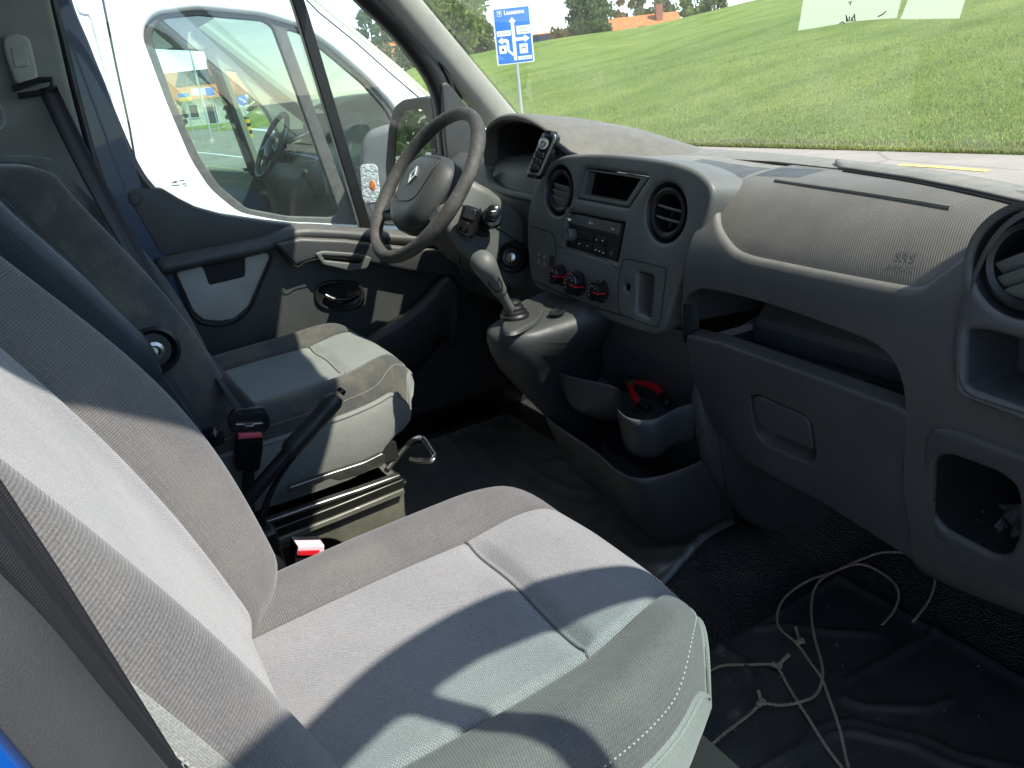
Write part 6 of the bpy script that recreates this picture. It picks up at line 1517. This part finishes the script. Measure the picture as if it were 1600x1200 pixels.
# houses
M_TILE = None
t_ = NT('roof_tiles'); _v = t_.coord(); _w = t_.n('TexWave'); _w.inputs['Scale'].default_value = 3.0; t_.l(_v, _w.inputs['Vector'])
t_.bsdf(t_.ramp(t_.noise(_v, 3, 6, 0.7), [(0.3, (0.40, 0.13, 0.045)), (0.7, (0.62, 0.24, 0.09))]), 0.8, t_.bump(_w.outputs['Fac'], 0.6, 0.05), 0, 0.2); M_TILE = t_.m
M_RENDER = plain('pale_render', (0.62, 0.60, 0.52), 0.9, var=0.08, vscale=2); M_SOLAR = plain('solar_panel', (0.02, 0.025, 0.035), 0.2)
def house(label, c, wd, dp_, hw_, hr, yaw, windows=(), solar=None, chimney=False, group='houses'):
    c = Vector(c); u = Vector((math.cos(yaw), math.sin(yaw), 0)); v = Vector((-math.sin(yaw), math.cos(yaw), 0)); zz = Vector((0, 0, 1))
    h = thing('house', c, label, 'house', group)
    V_, F_ = box_geo(c + zz * (hw_ / 2), (wd / 2, dp_ / 2, hw_ / 2), (u, v, zz)); obj('wall', V_, F_, M_RENDER, h, smooth=False)
    e = 0.5; pr_ = []
    for s in (-1, 1):
        pr_.append([c + u * (s * (wd / 2 + e)) + v * (-dp_ / 2 - e) + zz * (hw_ - 0.2), c + u * (s * (wd / 2 + e)) + zz * (hw_ + hr), c + u * (s * (wd / 2 + e)) + v * (dp_ / 2 + e) + zz * (hw_ - 0.2)])
    rf = loft('roof', pr_, M_TILE, h, smooth=False)
    sn_ = (v * -hr + zz * 0).normalized()
    sl = lambda a, b: c + u * a + v * (-(dp_ / 2 + e) * (1 - b)) + zz * (hw_ - 0.2 + (hr + 0.2) * b)
    nn = (v * -(hr + 0.2) + zz * (dp_ / 2 + e)).normalized()
    if solar:
        a0, a1, b0, b1 = solar; k = 4
        for i in range(k):
            aa = a0 + (a1 - a0) * i / k; ab = a0 + (a1 - a0) * (i + 0.94) / k
            q = [sl(aa, b0) + nn * 0.12, sl(ab, b0) + nn * 0.12, sl(ab, b1) + nn * 0.12, sl(aa, b1) + nn * 0.12]; obj('solar_panel', q, [(0, 1, 2, 3)], M_SOLAR, rf, smooth=False, solid=0.05)
    if chimney:
        V_, F_ = box_geo(sl(wd * 0.25, 0.75) + zz * 0.6, (0.4, 0.4, 1.0), (u, v, zz)); obj('chimney', V_, F_, plain('brick', (0.30, 0.12, 0.08), 0.9, var=0.2), rf, smooth=False)
    for (a, z0, w_, h_) in windows:
        p = c + u * a + v * (-dp_ / 2 - 0.03) + zz * z0
        V_, F_ = box_geo(p, (w_ / 2 + 0.08, 0.05, h_ / 2 + 0.08), (u, v, zz)); wn = obj('window', V_, F_, MATS['sign_white'], h, smooth=False)
        V_, F_ = box_geo(p - v * 0.045, (w_ / 2, 0.02, h_ / 2), (u, v, zz)); obj('pane', V_, F_, M_SOLAR, wn, smooth=False)
    return h
def hpx(px, top_py, depth): q = CAM + ray(px, top_py) * depth; return q
# long low roof beyond the crest
b = hpx(1000, 24, 92); house('house with a long orange roof behind the crest right of the dark tree', (b.x, b.y, b.z - 5.6), 8.2, 8, 3.2, 2.4, math.atan2(RGT.y, RGT.x) + 0.05, (), (-0.8, 2.6, 0.05, 0.45), True)
b = hpx(836, 53, 92); house('house with small orange roof and solar panels just right of the sign', (b.x, b.y, b.z - 5.4), 6.0, 7, 3.0, 2.4, math.atan2(RGT.y, RGT.x), (), (-2.6, 2.0, 0.30, 0.9))
b = hpx(588, 62, 85); house('brick-red house end half hidden by dark trees over the white van', (b.x, b.y, b.z - 6.0), 4.5, 6, 4.2, 1.8, math.atan2(RGT.y, RGT.x), (), None, True)
# the house seen through the white van
b = CAM + ray(325, 186) * 90
hs2 = house('pale house with large orange roof and solar panels seen through the white van', (b.x, b.y, GZ), 8.2, 9, 3.0, 3.0, math.atan2(RGT.y, RGT.x) + 0.15, ((-2.2, 1.6, 0.9, 1.3), (-0.3, 1.6, 0.9, 1.3), (1.6, 1.1, 1.0, 2.0)), (-2.0, 2.6, 0.45, 0.95), True)
for px, dpt_, top, hw_, m, sd2, lab in ((258, 70, 150, 10, 0, 31, 'left bush before the pale house in the white van window'), (283, 70, 148, 9, 1, 32, 'dark bush before the pale house in the white van window'), (360, 75, 150, 9, 0, 33, 'young tree at the right corner of the pale house'), (405, 80, 130, 16, 0, 34, 'leafy bush beside the mound seen in the white van window'), (425, 85, 128, 14, 2, 35, 'olive bush behind the mound seen in the white van window')):
    q = CAM + ray(px, 180) * dpt_; base = Vector((q.x, q.y, GZ)); tp = (CAM + ray(px, top) * dpt_).z
    tree('bush', lab, base, max(tp - GZ, 1.5), hw_ * dpt_ / F_PX, 0.05, LEAF[m], 900, 0.16, 14, sd2, 'bushes near the pale house', trunk=True)
# grass strip and mound on the far side of the road
mo_ = CAM + ray(425, 170) * 62
P = [[Vector((mo_.x + (i - 12) * 0.55, mo_.y + (j - 12) * 0.5, GZ - 0.05 + 1.7 * math.exp(-(((i - 12) / 6.5) ** 2 + ((j - 12) / 5.5) ** 2)))) for j in range(25)] for i in range(25)]
props(grid('mound', P, M_FIELD, sharp=0), kind='structure')
q = [Vector((-135, -8, GZ + 0.02)), Vector((-82, -8, GZ + 0.02)), Vector((-74, 26, GZ + 0.02)), Vector((-135, 60, GZ + 0.02))]
props(obj('verge', q, [tuple(range(4))], M_FIELD, smooth=False), kind='structure')
# lamp post, signs and marker posts seen through the white van
def post_thing(nm, lab, cat, px, py0, py1, depth, r, mat, grp=None):
    q = CAM + ray(px, py1) * depth; tp = CAM + ray(px - 10, py0) * depth; b = Vector((q.x, q.y, GZ)); t = thing(nm, b, lab, cat, grp)
    tube('post', [b, Vector((q.x, q.y, tp.z))], r, mat, t, seg=8); return t, Vector((q.x, q.y, tp.z))
t, tp = post_thing('lamp_post', 'thin grey lamp post before the pale house in the white van window', 'lamp post', 324, 74, 190, 48, 0.06, MATS['galvanised'])
tube('arm', [tp, tp + Vector((0.4, 0.5, 0.15))], 0.05, MATS['galvanised'], t, seg=8)
def small_sign(lab, px, py, depth, w_, h_, col, arrow=True, rnd_=False):
    c = CAM + ray(px, py) * depth; n = (CAM - c); n.z = 0; n.normalize(); u, v, n = frame(n)
    t = thing('road_sign', Vector((c.x, c.y, GZ)), lab, 'sign')
    tube('post', [Vector((c.x, c.y, GZ)), c - n * 0.04], 0.035, MATS['galvanised'], t, seg=8)
    pts = ring_pts(c, n, h_ / 2, 24) if rnd_ else [c + u * (a * w_ / 2) + v * (b2 * h_ / 2) for a, b2 in ((-1, -1), (1, -1), (1, 1), (-1, 1))]
    plate('board', pts, [], n, 0.02, MATS[col], t, bev=0.001)
    if arrow: plate('arrow', [c + n * 0.004 + u * (a * h_) + v * (b2 * h_) for a, b2 in ((-0.3, 0.22), (0.1, -0.1), (0.02, -0.2), (0.3, -0.24), (0.25, 0.04), (0.17, -0.03), (-0.22, 0.3))], [], n, 0.003, W_, t, bev=0.0003)
small_sign('round blue arrow sign on a yellow bollard in the white van window', 379, 157, 42, 0.5, 0.55, 'sign_blue', True, True)
small_sign('small blue parking sign right of the lamp post in the white van window', 328, 143, 52, 0.55, 0.5, 'sign_blue', False)
small_sign('white direction board left of the parking sign', 314, 143, 53, 1.2, 0.45, 'sign_white', False)
plain('sign_yellow', (0.7, 0.4, 0.02), 0.5)
small_sign('yellow direction board among bushes in the white van window', 289, 155, 60, 0.9, 0.3, 'sign_yellow', False)
small_sign('blue direction board above the yellow one in the white van window', 287, 149, 60, 0.9, 0.3, 'sign_blue', False)
c = CAM + ray(384, 180) * 41; t = thing('bollard', Vector((c.x, c.y, GZ)), 'yellow and black striped traffic bollard under the blue arrow sign', 'bollard')
for i in range(6): lathe('band', [(0.14, 0), (0.14, 0.19), (0.0, 0.19)] if i < 5 else [(0.14, 0), (0.10, 0.12), (0.0, 0.14)], Vector((c.x, c.y, GZ + i * 0.192)), (0, 0, 1), MATS['sign_yellow'] if i % 2 == 0 else M_BLACK, t, 14, up=(0, 1, 0))
for px, py, D, lab in ((438, 176, 36, 'white marker post by the road in the white van side window'), (538, 172, 30, 'white marker post seen through the front of the white van')):
    c = CAM + ray(px, py) * D; t = thing('marker_post', Vector((c.x, c.y, GZ)), lab, 'marker post', 'roadside marker posts')
    V_, F_ = box_geo(Vector((c.x, c.y, GZ + 0.5)), (0.06, 0.06, 0.5)); obj('post', V_, F_, W_, t, bevel=0.02)
    V_, F_ = box_geo(Vector((c.x, c.y, GZ + 0.78)), (0.064, 0.064, 0.09)); obj('band', V_, F_, M_BLACK, t)
# trees behind and to the left, seen in the door mirror
for i, (x, y, h_, lab) in enumerate(((-9, -17, 8, 'tall leafy tree seen in the door mirror at left'), (-4, -16, 7, 'leafy tree seen in the door mirror at centre'), (1.5, -17, 7, 'leafy tree seen in the door mirror at right'))):
    tree('tree', lab, (x, y, GZ), h_, 3.2, 0.0, LEAF[1], 6000, 0.22, 60, 50 + i, 'trees behind the vans')

# ================================================================== white van alongside
WX = -2.10
wv = thing('white_van', (WX - 1.0, 0.6, GZ), 'white panel van parked alongside, seen through the driver window', 'van')
def wp(a, b, o=0.0): return AX(a, b, WX + o)
side_o = [(-160, -200), (370, -200), (430, -60), (470, -18), (505, 12), (560, 58), (620, 108), (673, 156), (720, 215), (780, 340), (800, 700), (-160, 700)]
hole_o = [(224, 58), (229, 36), (246, 22), (311, 14), (412, 24), (470, 42), (520, 76), (575, 124), (612, 164), (640, 215), (656, 300), (652, 354), (562, 352), (450, 347), (375, 333), (330, 296), (300, 250), (262, 161)]
plate('body_side', [wp(*q) for q in side_o], [[wp(*q) for q in hole_o]], (1, 0, 0), 0.08, M_WHITE, wv, bev=0.02, rad=0.02, hrad=0.04, res=4)
g1 = [(237, 60), (242, 40), (256, 29), (311, 24), (412, 33), (426, 42), (480, 190), (531, 332), (520, 340), (450, 338), (386, 326), (342, 290), (312, 245), (273, 160)]
g2 = [(447, 46), (470, 52), (514, 86), (567, 131), (602, 170), (628, 218), (642, 300), (638, 344), (556, 345)]
M_WRUB = plain('weathered_rubber', (0.085, 0.083, 0.078), 0.6, var=0.25, vscale=30)
plate('window_frame', [wp(*q, -0.022) for q in [(220, 58), (226, 32), (245, 17), (311, 9), (414, 19), (474, 38), (524, 72), (580, 121), (616, 162), (645, 215), (660, 300), (656, 360), (562, 357), (450, 352), (372, 338), (326, 299), (296, 252), (258, 162)]], [[wp(*q, -0.022) for q in g1], [wp(*q, -0.022) for q in g2]], (1, 0, 0), 0.03, M_WRUB, wv, bev=0.006, rad=0.03, hrad=0.02)
M_VGLASS = glass('white_van_glass', (0.66, 0.82, 0.76), 1.8, 0.012)
for nm, g in (('side_window', g1), ('quarter_window', g2)):
    q = [wp(a, b, -0.036) for a, b in g]; obj(nm, q, [tuple(range(len(q)))], M_VGLASS, wv, smooth=False)
tube('door_gap', [wp(a, b, 0.0006) for a, b in [(148, -70), (161, 0), (181, 100), (202, 196), (225, 330)]], 0.004, M_DARK, wv, seg=6)
tube('panel_crease', resample(catmull([wp(a, b, 0.0) for a, b in [(112, -40), (124, 16), (140, 22), (148, 45), (165, 110), (185, 190)]], 6), 40), 0.006, M_WHITE, wv, seg=8)
tube('waist_crease', [wp(a, b, -0.004) for a, b in [(200, 375), (400, 392), (640, 410)]], 0.012, M_WHITE, wv, seg=8)
# cab beyond: far side with its window openings
FX = WX - 1.88
def fp_(a, b, o=0.0): return AX(a, b, FX + o)
far_o = [(60, -60), (330, -60), (480, -30), (560, 60), (640, 150), (690, 300), (690, 420), (60, 420)]
fh1 = [(225, 74), (324, 79), (360, 170), (394, 262), (380, 264), (319, 258), (262, 200)]
fh2 = [(352, 108), (372, 112), (420, 180), (450, 235), (440, 268), (412, 262)]
plate('far_side', [fp_(*q) for q in far_o], [[fp_(*q) for q in fh1], [fp_(*q) for q in fh2]], (1, 0, 0), 0.08, plain('cream_lining', (0.36, 0.35, 0.28), 0.7), wv, bev=0.01)
plate('far_trim', [fp_(*q, 0.03) for q in [(200, 262), (300, 262), (390, 268), (480, 275), (690, 300), (690, 480), (200, 480)]], [], (1, 0, 0), 0.05, M_DASHLOW, wv, bev=0.01)
for nm, g in (('far_window', fh1), ('far_window', fh2)):
    q = [fp_(a, b, -0.03) for a, b in g]; obj(nm, q, [tuple(range(len(q)))], glass('far_' + nm, (0.80, 0.92, 0.88), 0.6), wv, smooth=False)
for (a, b) in (((324, 74), (396, 268)),):
    tube('far_divider', [fp_(*a, 0.02), fp_(*b, 0.02)], 0.03, M_BLACK, wv, seg=8)
zt = wp(300, -40).z
grid('roof', [[Vector((x, y, z)) for x in (WX, WX - 0.94, FX)] for y, z in ((-2.5, zt + 0.45), (0.3, zt + 0.30), (wp(430, -60).y, wp(430, -60).z + 0.01))], M_WHITE, wv, solid=0.05)
grid('headlining', [[Vector((x, y, z)) for x in (WX - 0.06, WX - 0.94, FX + 0.06)] for y, z in ((-1.0, 1.46), (0.5, 1.46), (wp(430, -60).y - 0.02, wp(430, -60).z - 0.06))], plain('grey_headlining', (0.22, 0.22, 0.20), 0.9), wv, solid=0.02)
a0, a1 = wp(440, -48), wp(673, 157)
P = [[Vector((WX - 0.03 - (1.85) * k / 8, a.y + 0.22 * math.sin(math.pi * k / 8), a.z + 0.02 * math.sin(math.pi * k / 8))) for a in (a0, a0.lerp(a1, 0.5), a1)] for k in range(9)]
grid('windscreen', P, M_VGLASS, wv)
tube('far_pillar', [Vector((FX, a0.y, a0.z)), Vector((FX, a1.y, a1.z))], 0.05, MATS['cream_lining'], wv, seg=10)
tube('near_pillar_trim', [wp(436, -40, -0.08), wp(505, 18, -0.08), wp(620, 114, -0.08), wp(680, 168, -0.08)], 0.03, MATS['cream_lining'], wv, seg=10)
tube('pillar_gap', [wp(440, -40, 0.0), wp(497, 18, 0.0), wp(556, 66, 0.0), wp(612, 116, 0.0), wp(668, 164, 0.0)], 0.003, M_DARK, wv, seg=6)
# bonnet
P = [[Vector((WX - 0.03 - 1.82 * k / 8, y, z + 0.06 * math.sin(math.pi * k / 8))) for y, z in ((a1.y, a1.z), (a1.y + 0.25, a1.z - 0.14), (a1.y + 0.6, a1.z - 0.45), (a1.y + 0.75, GZ + 0.3))] for k in range(9)]
grid('bonnet', P, M_WHITE, wv, solid=0.02)
# dash, wheel and seats inside
rows = [[Vector((x, y, z)) for y, z in ((1.28, 0.05), (1.20, 0.50), (1.22, 0.66), (1.30, 0.74), (1.50, 0.77), (a1.y, a1.z - 0.03))] for x in (WX - 0.10, WX - 0.6, WX - 1.2, FX + 0.08)]
grid('dash', rows, M_DASHLOW, wv, sharp=0)
rows = [[Vector((x, y, z)) for y, z in ((1.15, 0.70), (1.22, 0.80), (1.36, 0.84), (1.5, 0.80))] for x in (FX + 0.18, FX + 0.3, FX + 0.6, FX + 0.7)]
grid('instrument_hood', rows, M_BLACK, wv, solid=0.02, sharp=0)
wc = Vector((-3.5, 1.17, 0.78)); e2 = Vector((0, 0.55, 0.83)); nn = Vector((0, -0.83, 0.55))
swh = tube('steering_wheel', [wc + Vector((1, 0, 0)) * (0.195 * math.cos(a)) + e2 * (0.195 * math.sin(a)) for a in [2 * math.pi * k / 60 for k in range(60)]], 0.016, M_BLACK, wv, closed=True, seg=10)
lathe('hub', [(0.03, -0.05), (0.085, -0.03), (0.08, 0.01), (0.04, 0.03), (0.0, 0.032)], wc, nn, M_BLACK, swh, 20, up=e2)
for sg in (-1, 1): tube('spoke', [wc + Vector((sg * 0.06, 0, 0)), wc + Vector((sg * 0.18, 0, 0)) - e2 * 0.03], 0.018, M_BLACK, swh)
tube('spoke', [wc - e2 * 0.06, wc - e2 * 0.18], 0.018, M_BLACK, swh)
tube('column', [wc, wc - nn * 0.25], 0.05, M_BLACK, wv, seg=12)
for i, (dx, dy) in enumerate(((0.22, 0.05), (0.26, 0.12))): tube('stalk', [wc - nn * 0.06, wc - nn * 0.06 + Vector((dx, 0, 0.01))], 0.014, M_BLACK, wv)
lathe('gear_knob', [(0.01, -0.12), (0.012, -0.02), (0.026, 0.0), (0.026, 0.025), (0.015, 0.038), (0.0, 0.04)], (WX - 0.78, 1.16, 0.64), (0.1, -0.3, 1), M_BLACK, wv, 16, up=(0, 1, 0))
def wseat(x):
    rows = []
    for v, dy, hw_ in ((0.15, 0.50, 0.22), (0.35, 0.44, 0.25), (0.62, 0.36, 0.24), (0.78, 0.31, 0.20), (0.80, 0.29, 0.10), (0.96, 0.27, 0.12), (1.0, 0.25, 0.10)):
        rows.append([Vector((x + hw_ * math.cos(a), dy + 0.06 * math.sin(a), v)) for a in [2 * math.pi * k / 16 for k in range(16)]])
    loft('seat', rows, M_DSIDE, wv, sharp=0)
wseat(WX - 1.40); wseat(WX - 0.5)
grid('cab_floor', [[Vector((x, y, 0.0)) for y in (-1.0, 1.6)] for x in (WX - 0.05, FX + 0.05)], M_BLACK, wv)
box('bulkhead', (WX - 0.94, -0.2, 0.6), (0.90, 0.03, 0.85), M_DASHLOW, wv)
# near mirror with indicator
wmn = Vector((0.86, -0.5, 0.0)).normalized(); wmo = AX(585, 262, -1.86)
def wm(a, b, o=0.0): return AP(a, b, wmo + wmn * o, wmn)
M_MIRH = plastic('mirror_housing', (0.17, 0.17, 0.165), 0.5, gs=0.2)
plate('mirror_housing', [wm(*q) for q in [(560, 250), (563, 222), (574, 205), (600, 196), (636, 198), (640, 350), (600, 352), (578, 345), (566, 320)]], [], wmn, 0.14, M_MIRH, wv, bev=0.035, rad=0.03, res=5)
mh = bpy.data.objects['mirror_housing']
t_ = NT('clear_lens'); _v = t_.coord(); _w = t_.n('TexVoronoi'); _w.inputs['Scale'].default_value = 90; t_.l(_v, _w.inputs['Vector'])
t_.bsdf(t_.ramp(_w.outputs['Distance'], [(0.1, (0.75, 0.76, 0.74)), (0.7, (0.42, 0.43, 0.42))]), 0.12, t_.bump(_w.outputs['Distance'], 0.8, 0.004), 0, 0.8, 0.6); M_LENS = t_.m
plate('indicator_lens', [wm(*q, 0.004) for q in [(562, 262), (566, 257), (585, 256), (590, 262), (594, 306), (590, 316), (572, 318), (566, 310)]], [], wmn, 0.02, M_LENS, mh, bev=0.004, rad=0.006)
lathe('bulb', [(0.024, -0.004), (0.022, 0.0015), (0.014, 0.0032), (0.0, 0.004)], wm(582, 290, 0.004), wmn, plain('amber', (0.60, 0.16, 0.03), 0.25, var=0.5, vscale=90), mh, 14, sx=0.55)
tube('mirror_arm', [wm(620, 330, -0.06), Vector((WX, wm(620, 330).y + 0.15, wm(620, 330).z))], 0.04, M_MIRH, wv, seg=10)
